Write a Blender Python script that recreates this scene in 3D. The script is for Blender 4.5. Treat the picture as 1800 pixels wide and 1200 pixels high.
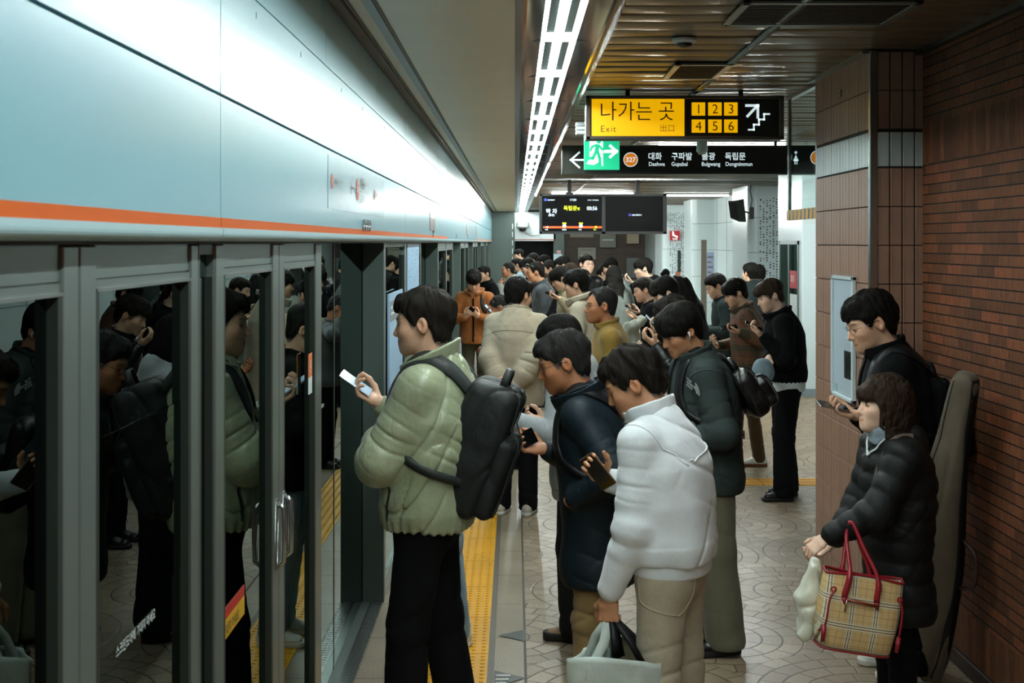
import bpy, math, random
import numpy as np
from mathutils import Vector, Matrix

for _o in list(bpy.data.objects):
    bpy.data.objects.remove(_o)
SC = bpy.context.scene
COL = SC.collection

# ------------------------------------------------------------------ camera
EYE = 2.05            # eye height over the platform floor, metres
FPX = 2180.0          # focal length in pixels of the 1800 px wide frame
cam_data = bpy.data.cameras.new('camera')
cam_data.sensor_width = 36.0
cam_data.lens = 36.0 * FPX / 1800.0
cam_data.shift_x = -5.0 / 1800.0
cam_data.shift_y = -174.5 / 1800.0
cam_data.clip_start = 0.05
cam_data.clip_end = 200
cam_data.dof.use_dof = True
cam_data.dof.focus_distance = 9.0
cam_data.dof.aperture_fstop = 10.0
cam = bpy.data.objects.new('camera', cam_data)
cam.location = (0, 0, EYE)
cam.rotation_euler = (math.radians(90), 0, 0)
COL.objects.link(cam)
SC.camera = cam

# ------------------------------------------------------------------ world, exposure
world = bpy.data.worlds.new('world')
SC.world = world
world.use_nodes = True
world.node_tree.nodes['Background'].inputs[0].default_value = (0.60, 0.72, 0.75, 1)
world.node_tree.nodes['Background'].inputs[1].default_value = 0.12
SC.view_settings.view_transform = 'Standard'
SC.view_settings.look = 'None'
SC.view_settings.gamma = 1.0
SC.view_settings.use_curve_mapping = False
SC.view_settings.exposure = 0.22
SC.cycles.max_bounces = 9
SC.cycles.diffuse_bounces = 5
SC.cycles.glossy_bounces = 4
SC.cycles.transparent_max_bounces = 10
SC.cycles.sample_clamp_indirect = 4.0
SC.cycles.use_denoising = True
TUBE = 150.0
TUBE_FILL = 240.0


def at(u, v, y):
    """the point of the place seen at pixel (u, v) of the photograph at distance y"""
    return ((u - 905.0) * y / FPX, y, EYE - (v - 425.5) * y / FPX)


# ------------------------------------------------------------------ helpers
def lin(c):
    if isinstance(c, str):
        c = c.lstrip('#')
        c = [int(c[i:i + 2], 16) / 255 for i in (0, 2, 4)]
    return tuple(x / 12.92 if x <= 0.04045 else ((x + 0.055) / 1.055) ** 2.4 for x in c)


MATS = {}


class NT:
    """small wrapper to write node trees compactly"""

    def __init__(s, mat):
        s.t = mat.node_tree
        s.b = s.t.nodes.get('Principled BSDF')
        s.out = s.t.nodes.get('Material Output')

    def n(s, typ, **kw):
        nd = s.t.nodes.new(typ)
        for k, v in kw.items():
            setattr(nd, k, v)
        return nd

    def l(s, a, b):
        s.t.links.new(a, b)

    def set(s, sock, v):
        if hasattr(v, 'links') or isinstance(v, bpy.types.NodeSocket):
            s.l(v, sock)
        else:
            sock.default_value = v

    def m(s, op, a, b=0.0, c=None):
        nd = s.n('ShaderNodeMath', operation=op)
        s.set(nd.inputs[0], a)
        s.set(nd.inputs[1], b)
        if c is not None:
            s.set(nd.inputs[2], c)
        return nd.outputs[0]

    def mix(s, f, a, b):
        nd = s.n('ShaderNodeMix', data_type='RGBA')
        s.set(nd.inputs[0], f)
        for i, v in ((6, a), (7, b)):
            if isinstance(v, tuple) and len(v) == 3:
                v = (*v, 1)
            s.set(nd.inputs[i], v)
        return nd.outputs[2]

    def ramp(s, f, stops):
        nd = s.n('ShaderNodeValToRGB')
        e = nd.color_ramp.elements
        while len(e) < len(stops):
            e.new(0.5)
        for i, (p, c) in enumerate(stops):
            e[i].position = p
            e[i].color = (*c, 1) if len(c) == 3 else c
        s.l(f, nd.inputs[0])
        return nd.outputs[0]

    def noise(s, vec, scale, detail=2, rough=0.5):
        nd = s.n('ShaderNodeTexNoise')
        nd.inputs['Scale'].default_value = scale
        nd.inputs['Detail'].default_value = detail
        nd.inputs['Roughness'].default_value = rough
        s.l(vec, nd.inputs['Vector'])
        return nd.outputs[0]

    def obj(s):
        return s.n('ShaderNodeTexCoord').outputs['Object']

    def pos(s):
        return s.n('ShaderNodeNewGeometry').outputs['Position']

    def xyz(s, vec):
        nd = s.n('ShaderNodeSeparateXYZ')
        s.l(vec, nd.inputs[0])
        return nd.outputs

    def comb(s, x, y, z):
        nd = s.n('ShaderNodeCombineXYZ')
        for i, v in enumerate((x, y, z)):
            s.set(nd.inputs[i], v)
        return nd.outputs[0]

    def scale(s, vec, k):
        nd = s.n('ShaderNodeVectorMath', operation='MULTIPLY')
        s.l(vec, nd.inputs[0])
        nd.inputs[1].default_value = k
        return nd.outputs[0]

    def bump(s, h, strength=0.3, dist=0.01):
        nd = s.n('ShaderNodeBump')
        nd.inputs['Strength'].default_value = strength
        nd.inputs['Distance'].default_value = dist
        s.l(h, nd.inputs['Height'])
        s.l(nd.outputs[0], s.b.inputs['Normal'])


def mat(name, color=(0.5, 0.5, 0.5), rough=0.5, metal=0.0, spec=0.5, emit=None, estr=1.0, bump=None, coat=0.0, sheen=0.0, vary=0.0, vscale=8):
    """plain procedural material; bump=(scale, strength[, stretch])"""
    if name in MATS:
        return MATS[name]
    m = bpy.data.materials.new(name)
    m.use_nodes = True
    t = NT(m)
    b = t.b
    c = lin(color) if isinstance(color, str) else color
    b.inputs['Base Color'].default_value = (*c, 1)
    b.inputs['Roughness'].default_value = rough
    b.inputs['Metallic'].default_value = metal
    b.inputs['Specular IOR Level'].default_value = spec
    if coat:
        b.inputs['Coat Weight'].default_value = coat
    if sheen:
        b.inputs['Sheen Weight'].default_value = sheen
        b.inputs['Sheen Roughness'].default_value = 0.5
    if emit is not None:
        e = lin(emit) if isinstance(emit, str) else emit
        b.inputs['Emission Color'].default_value = (*e, 1)
        b.inputs['Emission Strength'].default_value = estr
    if vary:
        f = t.noise(t.obj(), vscale, 4, 0.6)
        lo = tuple(x * (1 - vary) for x in c)
        hi = tuple(min(1, x * (1 + vary)) for x in c)
        t.l(t.ramp(f, [(0.3, lo), (0.7, hi)]), b.inputs['Base Color'])
    if bump:
        v = t.obj()
        if len(bump) > 2:
            v = t.scale(v, bump[2])
        t.bump(t.noise(v, bump[0], 3), bump[1], 0.004)
    MATS[name] = m
    return m


def tag(o, label=None, cat=None, group=None, kind=None):
    if label:
        o['label'] = label
    if cat:
        o['category'] = cat
    if group:
        o['group'] = group
    if kind:
        o['kind'] = kind
    return o


def empty(name, loc=(0, 0, 0), rz=0.0, label=None, cat=None, group=None):
    o = bpy.data.objects.new(name, None)
    o.empty_display_size = 0.05
    o.location = loc
    o.rotation_euler = (0, 0, rz)
    COL.objects.link(o)
    return tag(o, label, cat, group)


def dup(root, loc, rz=None, label=None, group=None):
    """a copy of a thing, its parts and its sub-parts"""
    def cp(o, par):
        c = o.copy()
        COL.objects.link(c)
        c.parent = par
        for ch in o.children:
            cp(ch, c)
        return c
    r = cp(root, None)
    r.location = loc
    if rz is not None:
        r.rotation_euler = (0, 0, rz)
    return tag(r, label, None, group)


def link_mesh(name, me, mats, parent=None, smooth=False, loc=None):
    for m in (mats if isinstance(mats, (list, tuple)) else [mats]):
        me.materials.append(m)
    if smooth:
        me.polygons.foreach_set('use_smooth', [True] * len(me.polygons))
    o = bpy.data.objects.new(name, me)
    COL.objects.link(o)
    if loc is not None:
        o.location = loc
    if parent is not None:
        o.parent = parent
    return o


class MB:
    """collects shapes and links them as ONE mesh object"""

    def __init__(s):
        s.v, s.f, s.k = [], [], []

    def add(s, vs, fs, k=0):
        n = len(s.v)
        s.v += [tuple(p) for p in vs]
        s.f += [tuple(i + n for i in f) for f in fs]
        s.k += [k] * len(fs)
        return s

    def box(s, x0, x1, y0, y1, z0, z1, k=0, bev=0.0):
        if bev <= 0:
            vs = [(x, y, z) for z in (z0, z1) for y in (y0, y1) for x in (x0, x1)]
            return s.add(vs, [(0, 2, 3, 1), (4, 5, 7, 6), (0, 1, 5, 4), (2, 6, 7, 3), (0, 4, 6, 2), (1, 3, 7, 5)], k)
        b = min(bev, (x1 - x0) / 2.01, (y1 - y0) / 2.01, (z1 - z0) / 2.01)
        vs = []
        for sx in (0, 1):
            for sy in (0, 1):
                for sz in (0, 1):
                    X, Y, Z = (x0, x1)[sx], (y0, y1)[sy], (z0, z1)[sz]
                    ix, iy, iz = (b, -b)[sx], (b, -b)[sy], (b, -b)[sz]
                    vs += [(X, Y + iy, Z + iz), (X + ix, Y, Z + iz), (X + ix, Y + iy, Z)]
        I = lambda sx, sy, sz, a: (sx * 4 + sy * 2 + sz) * 3 + a
        fs = []
        for a in (0, 1):
            fs.append(tuple(I(a, p, q, 0) for p, q in ((0, 0), (1, 0), (1, 1), (0, 1))[::(1 if a else -1)]))
            fs.append(tuple(I(p, a, q, 1) for p, q in ((0, 0), (1, 0), (1, 1), (0, 1))[::(-1 if a else 1)]))
            fs.append(tuple(I(p, q, a, 2) for p, q in ((0, 0), (1, 0), (1, 1), (0, 1))[::(1 if a else -1)]))
        for a in (0, 1):
            for c in (0, 1):
                fs.append((I(0, a, c, 1), I(1, a, c, 1), I(1, a, c, 2), I(0, a, c, 2)))
                fs.append((I(a, 0, c, 0), I(a, 1, c, 0), I(a, 1, c, 2), I(a, 0, c, 2)))
                fs.append((I(a, c, 0, 0), I(a, c, 1, 0), I(a, c, 1, 1), I(a, c, 0, 1)))
        for sx in (0, 1):
            for sy in (0, 1):
                for sz in (0, 1):
                    fs.append((I(sx, sy, sz, 0), I(sx, sy, sz, 1), I(sx, sy, sz, 2)))
        return s.add(vs, fs, k)

    def quad(s, a, b, c, d, k=0):
        return s.add([a, b, c, d], [(0, 1, 2, 3)], k)

    def prism(s, poly, axis, a, b, k=0, closed=True):
        """extrude a 2-D polygon along axis 0/1/2 from a to b"""
        def P(p, t):
            q = list(p)
            q.insert(axis, t)
            return tuple(q)
        n = len(poly)
        vs = [P(p, a) for p in poly] + [P(p, b) for p in poly]
        fs = [(i, (i + 1) % n, n + (i + 1) % n, n + i) for i in range(n if closed else n - 1)]
        if closed:
            fs += [tuple(range(n))[::-1], tuple(range(n, 2 * n))]
        return s.add(vs, fs, k)

    def tube(s, pts, r, n=8, k=0, cap=True):
        """round tube along a polyline; r a number or one per point"""
        P = [Vector(p) for p in pts]
        R = r if isinstance(r, (list, tuple)) else [r] * len(P)
        vs, fs = [], []
        prev = None
        for i, p in enumerate(P):
            d = (P[min(i + 1, len(P) - 1)] - P[max(i - 1, 0)])
            d = d.normalized() if d.length > 1e-9 else Vector((0, 0, 1))
            if prev is None:
                a = Vector((0, 0, 1)) if abs(d.z) < 0.9 else Vector((1, 0, 0))
                u = d.cross(a).normalized()
            else:
                u = (prev - d * prev.dot(d)).normalized()
            prev = u
            w = d.cross(u)
            for j in range(n):
                t = 2 * math.pi * j / n
                vs.append(p + (u * math.cos(t) + w * math.sin(t)) * R[i])
        for i in range(len(P) - 1):
            for j in range(n):
                fs.append((i * n + j, i * n + (j + 1) % n, (i + 1) * n + (j + 1) % n, (i + 1) * n + j))
        if cap:
            fs += [tuple(range(n))[::-1], tuple(range((len(P) - 1) * n, len(P) * n))]
        return s.add(vs, fs, k)

    def ribbon(s, pts, nrm, w, t, k=0):
        """flat strap along points with per-point normals, width w, thickness t"""
        P = [Vector(p) for p in pts]
        N = [Vector(p).normalized() for p in nrm]
        vs, fs = [], []
        for i, p in enumerate(P):
            d = (P[min(i + 1, len(P) - 1)] - P[max(i - 1, 0)]).normalized()
            sd = d.cross(N[i]).normalized() * (w / 2 if not isinstance(w, (list, tuple)) else w[i] / 2)
            vs += [p - sd, p + sd, p + sd + N[i] * t, p - sd + N[i] * t]
        for i in range(len(P) - 1):
            for j in range(4):
                fs.append((i * 4 + j, i * 4 + (j + 1) % 4, i * 4 + 4 + (j + 1) % 4, i * 4 + 4 + j))
        e = (len(P) - 1) * 4
        fs += [(3, 2, 1, 0), (e, e + 1, e + 2, e + 3)]
        return s.add(vs, fs, k)

    def lathe(s, prof, cx, cy, n=20, k=0, axis=2):
        vs, fs = [], []
        for r, z in prof:
            for j in range(n):
                t = 2 * math.pi * j / n
                p = [cx + r * math.cos(t), cy + r * math.sin(t)]
                p.insert(axis, z)
                vs.append(p)
        for i in range(len(prof) - 1):
            for j in range(n):
                fs.append((i * n + j, i * n + (j + 1) % n, (i + 1) * n + (j + 1) % n, (i + 1) * n + j))
        fs += [tuple(range(n))[::-1], tuple(range((len(prof) - 1) * n, len(prof) * n))]
        return s.add(vs, fs, k)

    def disc(s, c, r, right, up, n=28, k=0, r0=0.0):
        c, R, U = Vector(c), Vector(right), Vector(up)
        out = [c + R * (r * math.cos(2 * math.pi * j / n)) + U * (r * math.sin(2 * math.pi * j / n)) for j in range(n)]
        if r0 <= 0:
            return s.add(out, [tuple(range(n))], k)
        inn = [c + R * (r0 * math.cos(2 * math.pi * j / n)) + U * (r0 * math.sin(2 * math.pi * j / n)) for j in range(n)]
        return s.add(out + inn, [(j, (j + 1) % n, n + (j + 1) % n, n + j) for j in range(n)], k)

    def text(s, body, loc, size, right, up, k=0, weight=0.0, align='LEFT', sx=1.0, spacing=1.0):
        """lettering as flat mesh; right / up are unit vectors of the writing"""
        cu = bpy.data.curves.new('lettering', 'FONT')
        cu.body = body
        cu.size = size
        cu.align_x = align
        cu.space_character = spacing
        cu.offset = weight * size
        cu.resolution_u = 3
        o = bpy.data.objects.new('lettering', cu)
        COL.objects.link(o)
        bpy.context.view_layer.update()
        dg = bpy.context.evaluated_depsgraph_get()
        me = bpy.data.meshes.new_from_object(o.evaluated_get(dg))
        L, R, U = Vector(loc), Vector(right), Vector(up)
        vs = [L + R * (v.co.x * sx) + U * v.co.y for v in me.vertices]
        s.add(vs, [tuple(p.vertices) for p in me.polygons], k)
        bpy.data.objects.remove(o)
        bpy.data.curves.remove(cu)
        bpy.data.meshes.remove(me)
        return s

    def build(s, name, mats, parent=None, smooth=False, loc=None):
        me = bpy.data.meshes.new(name)
        vs = s.v
        if loc is not None:
            vs = [(p[0] - loc[0], p[1] - loc[1], p[2] - loc[2]) for p in vs]
        me.from_pydata(vs, [], s.f)
        o = link_mesh(name, me, mats, parent, smooth, loc)
        me.polygons.foreach_set('material_index', s.k)
        me.update()
        return o


def ribrand(seed):
    return random.Random(seed)

# =================================================================== materials of the place
def paving_material():
    """tan stone blocks laid in overlapping fans: rings and spokes around staggered centres"""
    m = bpy.data.materials.new('fan_paving')
    m.use_nodes = True
    t = NT(m)
    p = t.xyz(t.pos())
    R, W, H = 0.62, 1.10, 0.86
    ring, blk = 0.105, 0.135
    x, y = t.m('SUBTRACT', p[0], 0.52), t.m('SUBTRACT', p[1], 0.42)
    jb = t.m('FLOOR', t.m('DIVIDE', y, H))
    res_r = res_a = None
    taken = None
    cell = None
    for kk in (0, 1, 2):
        j = t.m('ADD', jb, float(kk) - 0.0)
        off = t.m('MULTIPLY', t.m('MODULO', t.m('ADD', j, 40.0), 2.0), W / 2)
        i = t.m('ROUND', t.m('DIVIDE', t.m('SUBTRACT', x, off), W))
        cx = t.m('ADD', t.m('MULTIPLY', i, W), off)
        dx = t.m('SUBTRACT', x, cx)
        dy = t.m('SUBTRACT', y, t.m('MULTIPLY', j, H))
        r = t.m('SQRT', t.m('ADD', t.m('MULTIPLY', dx, dx), t.m('MULTIPLY', dy, dy)))
        a = t.m('ARCTAN2', dy, dx)
        if res_r is None:
            res_r, res_a = r, a
            taken = t.m('LESS_THAN', r, R)
            cell = t.m('ADD', t.m('MULTIPLY', i, 7.31), t.m('MULTIPLY', j, 3.17))
        else:
            # later rows fill what is not yet inside a fan
            inside = t.m('LESS_THAN', r, R) if kk < 2 else 1.0
            use = t.m('MULTIPLY', t.m('SUBTRACT', 1.0, taken), inside)
            mixf = lambda A, B: t.m('ADD', t.m('MULTIPLY', A, t.m('SUBTRACT', 1.0, use)), t.m('MULTIPLY', B, use))
            res_r, res_a = mixf(res_r, r), mixf(res_a, a)
            cell = mixf(cell, t.m('ADD', t.m('MULTIPLY', i, 7.31), t.m('MULTIPLY', j, 3.17)))
            taken = t.m('MAXIMUM', taken, use)
    q = t.m('DIVIDE', res_r, ring)
    k = t.m('FLOOR', q)
    fr = t.m('SUBTRACT', q, k)
    dr = t.m('MULTIPLY', t.m('MINIMUM', fr, t.m('SUBTRACT', 1.0, fr)), ring)
    nseg = t.m('MAXIMUM', t.m('ROUND', t.m('DIVIDE', t.m('MULTIPLY', t.m('ADD', k, 0.5), ring * 2 * math.pi), blk)), 4.0)
    aa = t.m('MULTIPLY', t.m('ADD', t.m('DIVIDE', res_a, 2 * math.pi), t.m('MULTIPLY', k, 0.37)), nseg)
    fa = t.m('SUBTRACT', aa, t.m('FLOOR', aa))
    da = t.m('MULTIPLY', t.m('DIVIDE', t.m('MINIMUM', fa, t.m('SUBTRACT', 1.0, fa)), nseg), t.m('MULTIPLY', res_r, 2 * math.pi))
    rim = t.m('ABSOLUTE', t.m('SUBTRACT', res_r, R))
    d = t.m('MINIMUM', t.m('MINIMUM', dr, t.m('MULTIPLY', da, 1.3)), rim)
    joint = t.n('ShaderNodeMapRange')
    joint.inputs[1].default_value, joint.inputs[2].default_value = 0.002, 0.0065
    t.l(d, joint.inputs[0])
    idv = t.comb(t.m('FLOOR', aa), k, cell)
    wn = t.n('ShaderNodeTexWhiteNoise')
    t.l(idv, wn.inputs[0])
    stone = t.ramp(wn.outputs[0], [(0, lin('8d7b64')), (0.5, lin('9a8870')), (1, lin('a7947b'))])
    grain = t.ramp(t.noise(t.pos(), 60, 3, 0.7), [(0.3, (0.72, 0.72, 0.72)), (0.7, (1.1, 1.1, 1.1))])
    mul = t.n('ShaderNodeMix', data_type='RGBA', blend_type='MULTIPLY')
    mul.inputs[0].default_value = 1
    t.l(stone, mul.inputs[6])
    t.l(grain, mul.inputs[7])
    big = t.ramp(t.noise(t.pos(), 1.1, 3), [(0.35, (0.86, 0.85, 0.84)), (0.65, (1.05, 1.05, 1.05))])
    mu2 = t.n('ShaderNodeMix', data_type='RGBA', blend_type='MULTIPLY')
    mu2.inputs[0].default_value = 1
    t.l(mul.outputs[2], mu2.inputs[6])
    t.l(big, mu2.inputs[7])
    col = t.mix(joint.outputs[0], lin('4a4135'), mu2.outputs[2])
    t.l(col, t.b.inputs['Base Color'])
    t.b.inputs['Roughness'].default_value = 0.42
    t.bump(joint.outputs[0], 0.5, 0.004)
    return m


def granite_material():
    m = bpy.data.materials.new('speckled_granite')
    m.use_nodes = True
    t = NT(m)
    p = t.pos()
    q = t.xyz(p)
    n1 = t.ramp(t.noise(p, 170, 2, 0.8), [(0.33, lin('4f473c')), (0.5, lin('91846f')), (0.68, lin('b0a38e'))])
    n2 = t.ramp(t.noise(p, 2.2, 3), [(0.35, (0.82, 0.80, 0.76)), (0.7, (1.08, 1.07, 1.06))])
    mul = t.n('ShaderNodeMix', data_type='RGBA', blend_type='MULTIPLY')
    mul.inputs[0].default_value = 1
    t.l(n1, mul.inputs[6])
    t.l(n2, mul.inputs[7])
    y = t.m('DIVIDE', t.m('ADD', q[1], 0.17), 0.6)
    f = t.m('SUBTRACT', y, t.m('FLOOR', y))
    dd = t.m('MINIMUM', f, t.m('SUBTRACT', 1.0, f))
    j = t.m('GREATER_THAN', dd, 0.006)
    t.l(t.mix(j, lin('3c362d'), mul.outputs[2]), t.b.inputs['Base Color'])
    t.b.inputs['Roughness'].default_value = 0.4
    return m


def brick_material():
    """thin red-brown bricks with bed joints blackened for the shadow in them, soldier courses at two heights"""
    m = bpy.data.materials.new('thin_brick')
    m.use_nodes = True
    t = NT(m)
    q = t.xyz(t.pos())
    v = t.comb(q[1], q[2], 0.0)

    def bricks(w, h, mort, off, sq):
        nd = t.n('ShaderNodeTexBrick')
        nd.offset = off
        nd.offset_frequency = 2
        nd.inputs['Scale'].default_value = 1.0
        nd.inputs['Brick Width'].default_value = w
        nd.inputs['Row Height'].default_value = h
        nd.inputs['Mortar Size'].default_value = mort
        nd.inputs['Mortar Smooth'].default_value = 0.15
        nd.inputs['Bias'].default_value = 0.0
        nd.inputs['Color1'].default_value = (0, 0, 0, 1)
        nd.inputs['Color2'].default_value = (1, 1, 1, 1)
        nd.inputs['Mortar'].default_value = (0.5, 0.5, 0.5, 1)
        t.l(v, nd.inputs['Vector'])
        return nd
    # lying bricks: per-brick random from cell ids
    row = t.m('FLOOR', t.m('DIVIDE', q[2], 0.051))
    wnr = t.n('ShaderNodeTexWhiteNoise', noise_dimensions='1D')
    t.l(row, wnr.inputs['W'])
    u = t.m('ADD', t.m('DIVIDE', q[1], 0.205), t.m('MULTIPLY', wnr.outputs[0], 1.0))
    cu = t.m('FLOOR', u)
    fu = t.m('SUBTRACT', u, cu)
    fz = t.m('SUBTRACT', t.m('DIVIDE', q[2], 0.051), row)
    hj = t.m('GREATER_THAN', fz, 0.13)
    vj = t.m('GREATER_THAN', t.m('MINIMUM', fu, t.m('SUBTRACT', 1.0, fu)), 0.010)
    wn = t.n('ShaderNodeTexWhiteNoise', noise_dimensions='2D')
    t.l(t.comb(cu, row, 0.0), wn.inputs['Vector'])
    # soldier bricks
    su = t.m('DIVIDE', q[1], 0.055)
    sc = t.m('FLOOR', su)
    sf = t.m('SUBTRACT', su, sc)
    sj = t.m('GREATER_THAN', t.m('MINIMUM', sf, t.m('SUBTRACT', 1.0, sf)), 0.03)
    wn2 = t.n('ShaderNodeTexWhiteNoise', noise_dimensions='1D')
    t.l(sc, wn2.inputs['W'])
    inb = lambda a, b: t.m('MULTIPLY', t.m('GREATER_THAN', q[2], a), t.m('LESS_THAN', q[2], b))
    s1 = t.m('MAXIMUM', inb(2.462, 2.668), inb(0.08, 0.288))
    rnd = t.m('ADD', t.m('MULTIPLY', wn.outputs[0], t.m('SUBTRACT', 1.0, s1)), t.m('MULTIPLY', wn2.outputs[0], s1))
    body = t.ramp(rnd, [(0, lin('56341f')), (0.35, lin('673f27')), (0.7, lin('74472d')), (0.9, lin('834a2e')), (1, lin('64422b'))])
    st = t.scale(t.pos(), (1, 60, 14))
    streak = t.ramp(t.noise(st, 1.0, 4, 0.7), [(0.3, (0.6, 0.58, 0.55)), (0.62, (1.08, 1.08, 1.08))])
    mul = t.n('ShaderNodeMix', data_type='RGBA', blend_type='MULTIPLY')
    mul.inputs[0].default_value = 1
    t.l(body, mul.inputs[6])
    t.l(streak, mul.inputs[7])
    # mortar masks
    hv = t.m('ADD', t.m('MULTIPLY', hj, t.m('SUBTRACT', 1.0, s1)), s1)
    vv = t.m('ADD', t.m('MULTIPLY', vj, t.m('SUBTRACT', 1.0, s1)), t.m('MULTIPLY', sj, s1))
    both = t.m('MULTIPLY', hv, vv)
    c1 = t.mix(vv, lin('4a3223'), mul.outputs[2])
    c2 = t.mix(hv, lin('0c0806'), c1)  # shadow line between brick rows painted into the bed joint colour
    t.l(c2, t.b.inputs['Base Color'])
    t.b.inputs['Roughness'].default_value = 0.75
    t.b.inputs['Specular IOR Level'].default_value = 0.25
    h = t.m('ADD', both, t.m('MULTIPLY', t.noise(st, 1.0, 4, 0.7), 0.3))
    t.bump(h, 0.7, 0.008)
    return m


def glass_material(name, tint, ior, rough=0.0):
    """door glass: mirrors at a grazing look, dark and green when looked through"""
    m = bpy.data.materials.new(name)
    m.use_nodes = True
    t = NT(m)
    t.t.nodes.remove(t.b)
    gl = t.n('ShaderNodeBsdfGlossy')
    gl.inputs['Color'].default_value = (0.74, 0.86, 0.82, 1)
    gl.inputs['Roughness'].default_value = rough
    tr = t.n('ShaderNodeBsdfTransparent')
    tr.inputs['Color'].default_value = (*tint, 1)
    fr = t.n('ShaderNodeFresnel')
    fr.inputs['IOR'].default_value = ior
    mx = t.n('ShaderNodeMixShader')
    geo = t.n('ShaderNodeNewGeometry')
    t.l(t.m('MULTIPLY', fr.outputs[0], t.m('SUBTRACT', 1.0, geo.outputs['Backfacing'])), mx.inputs[0])
    t.l(tr.outputs[0], mx.inputs[1])
    t.l(gl.outputs[0], mx.inputs[2])
    t.l(mx.outputs[0], t.out.inputs['Surface'])
    return m


M_PAVE = paving_material()
M_GRAN = granite_material()
M_BRICK = brick_material()
M_GLASS = glass_material('door_glass', (0.16, 0.20, 0.18), 1.50)
M_MIRROR = glass_material('fixed_panel_glass', (0.06, 0.08, 0.07), 2.1)
M_CLEAR = glass_material('clear_glass', (0.86, 0.92, 0.91), 1.35)
M_WHITEPANEL = mat('white_enamel_panel', '7ba6b1', 0.25, spec=0.45, bump=(1.6, 0.05))
M_ORANGE = mat('orange_stripe', 'bd5200', 0.5, spec=0.2)
M_BLACKSEAM = mat('black_seam', '1a1112', 0.6)
M_LIP = mat('white_lip', '9fbcc1', 0.3)
M_FRAME = mat('brushed_door_frame', '86938f', 0.34, metal=0.75, bump=(5, 0.08, (1, 1, 90)))
M_FRAMEDK = mat('dark_door_frame', '333a35', 0.4, metal=0.5)
M_REVEAL = mat('grey_green_reveal', '45544f', 0.5)
M_STEEL = mat('steel', 'b4b8b6', 0.25, metal=1.0)
M_CHROME = mat('polished_reflector', 'd8dcd8', 0.09, metal=1.0, bump=(3, 0.12, (1, 0.6, 1)))
M_BLACK = mat('black_plastic', '141514', 0.45)
M_DARK = mat('tunnel_dark', '0b0c0c', 0.9)
M_WHITE = mat('white_paint', 'd5dfdf', 0.45)
M_YTILE = mat('yellow_tactile', 'd79a06', 0.5, vary=0.12, vscale=3)
M_BASE = mat('brown_skirting', '2c1a14', 0.5)
M_TUBE = mat('fluorescent_tube', 'ffffff', 0.5, emit=(0.90, 1.0, 0.985), estr=TUBE)
M_TUBEFILL = mat('fluorescent_tube_fill', 'ffffff', 0.5, emit=(0.93, 1.0, 0.98), estr=TUBE_FILL)  # for the added, hidden tubes that brighten the concourse
M_REFLECT = mat('white_reflector', 'dfe9e9', 0.3)
M_SOFFIT = mat('soffit_panel', 'ede0c4', 0.32, spec=0.8, vary=0.06, vscale=1.2, bump=(2, 0.08, (1, 3, 1)))

# =================================================================== floor
Y0, Y1 = -5.0, 41.0
tag(MB().quad((0.05, Y0, 0), (6.4, Y0, 0), (6.4, Y1, 0), (0.05, Y1, 0)).build('floor', M_PAVE), kind='structure')
g = MB()
g.quad((-0.90, Y0, 0), (-0.432, Y0, 0), (-0.432, Y1, 0), (-0.90, Y1, 0))
g.quad((-0.10, Y0, 0), (0.05, Y0, 0), (0.05, Y1, 0), (-0.10, Y1, 0))
g.box(-0.132, -0.10, Y0, Y1, -0.02, 0.002, 1)
g.box(0.045, 0.057, Y0, Y1, -0.02, 0.001, 2)
tag(g.build('floor_border', [M_GRAN, mat('dark_kerb_strip', '5a5347', 0.5, vary=0.2, vscale=40), mat('dark_joint', '383229', 0.6)]), kind='structure')


def tactile_band():
    b = MB()
    b.box(-0.432, -0.132, Y0, Y1, -0.02, 0.003, 0)
    for i in range(int((26 - 2) / 0.05)):
        yy = 2.0 + 0.025 + i * 0.05
        for k in range(6):
            xx = -0.407 + k * 0.05
            n = 8 if yy < 12 else 5
            r0, r1, h = 0.0125, 0.0075, 0.0085
            vs = [(xx + r0 * math.cos(6.2832 * j / n), yy + r0 * math.sin(6.2832 * j / n), 0.003) for j in range(n)]
            vs += [(xx + r1 * math.cos(6.2832 * j / n), yy + r1 * math.sin(6.2832 * j / n), h) for j in range(n)]
            b.add(vs, [(j, (j + 1) % n, n + (j + 1) % n, n + j) for j in range(n)] + [tuple(range(n, 2 * n))], 0)
    for i in range(-8, 66):
        b.box(-0.432, -0.132, 0.17 + 0.6 * i - 0.0018, 0.17 + 0.6 * i + 0.0018, 0, 0.0034, 1)
    return b


tag(tactile_band().build('floor_tactile_strip', [M_YTILE, mat('tile_joint', '6d4a08', 0.7)]), kind='structure')
b = MB()
b.box(0.30, 4.2, 10.45, 10.75, -0.02, 0.004, 0)
for i in range(4):
    b.box(0.30, 4.2, 10.485 + 0.068 * i, 10.515 + 0.068 * i, 0.003, 0.008, 0)
for i in range(14):
    b.box(0.30 + 0.3 * i - 0.002, 0.30 + 0.3 * i + 0.002, 10.45, 10.75, 0, 0.0085, 1)
tag(b.build('floor_guide_strip', [M_YTILE, MATS['tile_joint']]), kind='structure')
b = MB()
b.add([(-0.085, 6.46, 0.004), (0.055, 6.36, 0.004), (0.055, 6.56, 0.004)], [(0, 1, 2)], 0)
b.add([(-0.098, 5.93, 0.004), (-0.098, 5.70, 0.004), (0.05, 5.83, 0.004)], [(0, 1, 2)], 0)
for i in range(3):
    b.box(-0.09, -0.04 + 0.01 * i, 5.74 + 0.05 * i, 5.765 + 0.05 * i, 0.003, 0.007, 1)
tag(b.build('floor_marking', [mat('dark_floor_marking', '2f3330', 0.4), M_STEEL]), kind='structure')

# =================================================================== screen-door wall, left
XD, XF = -0.745, -0.868          # door face, recessed panel face


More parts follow.
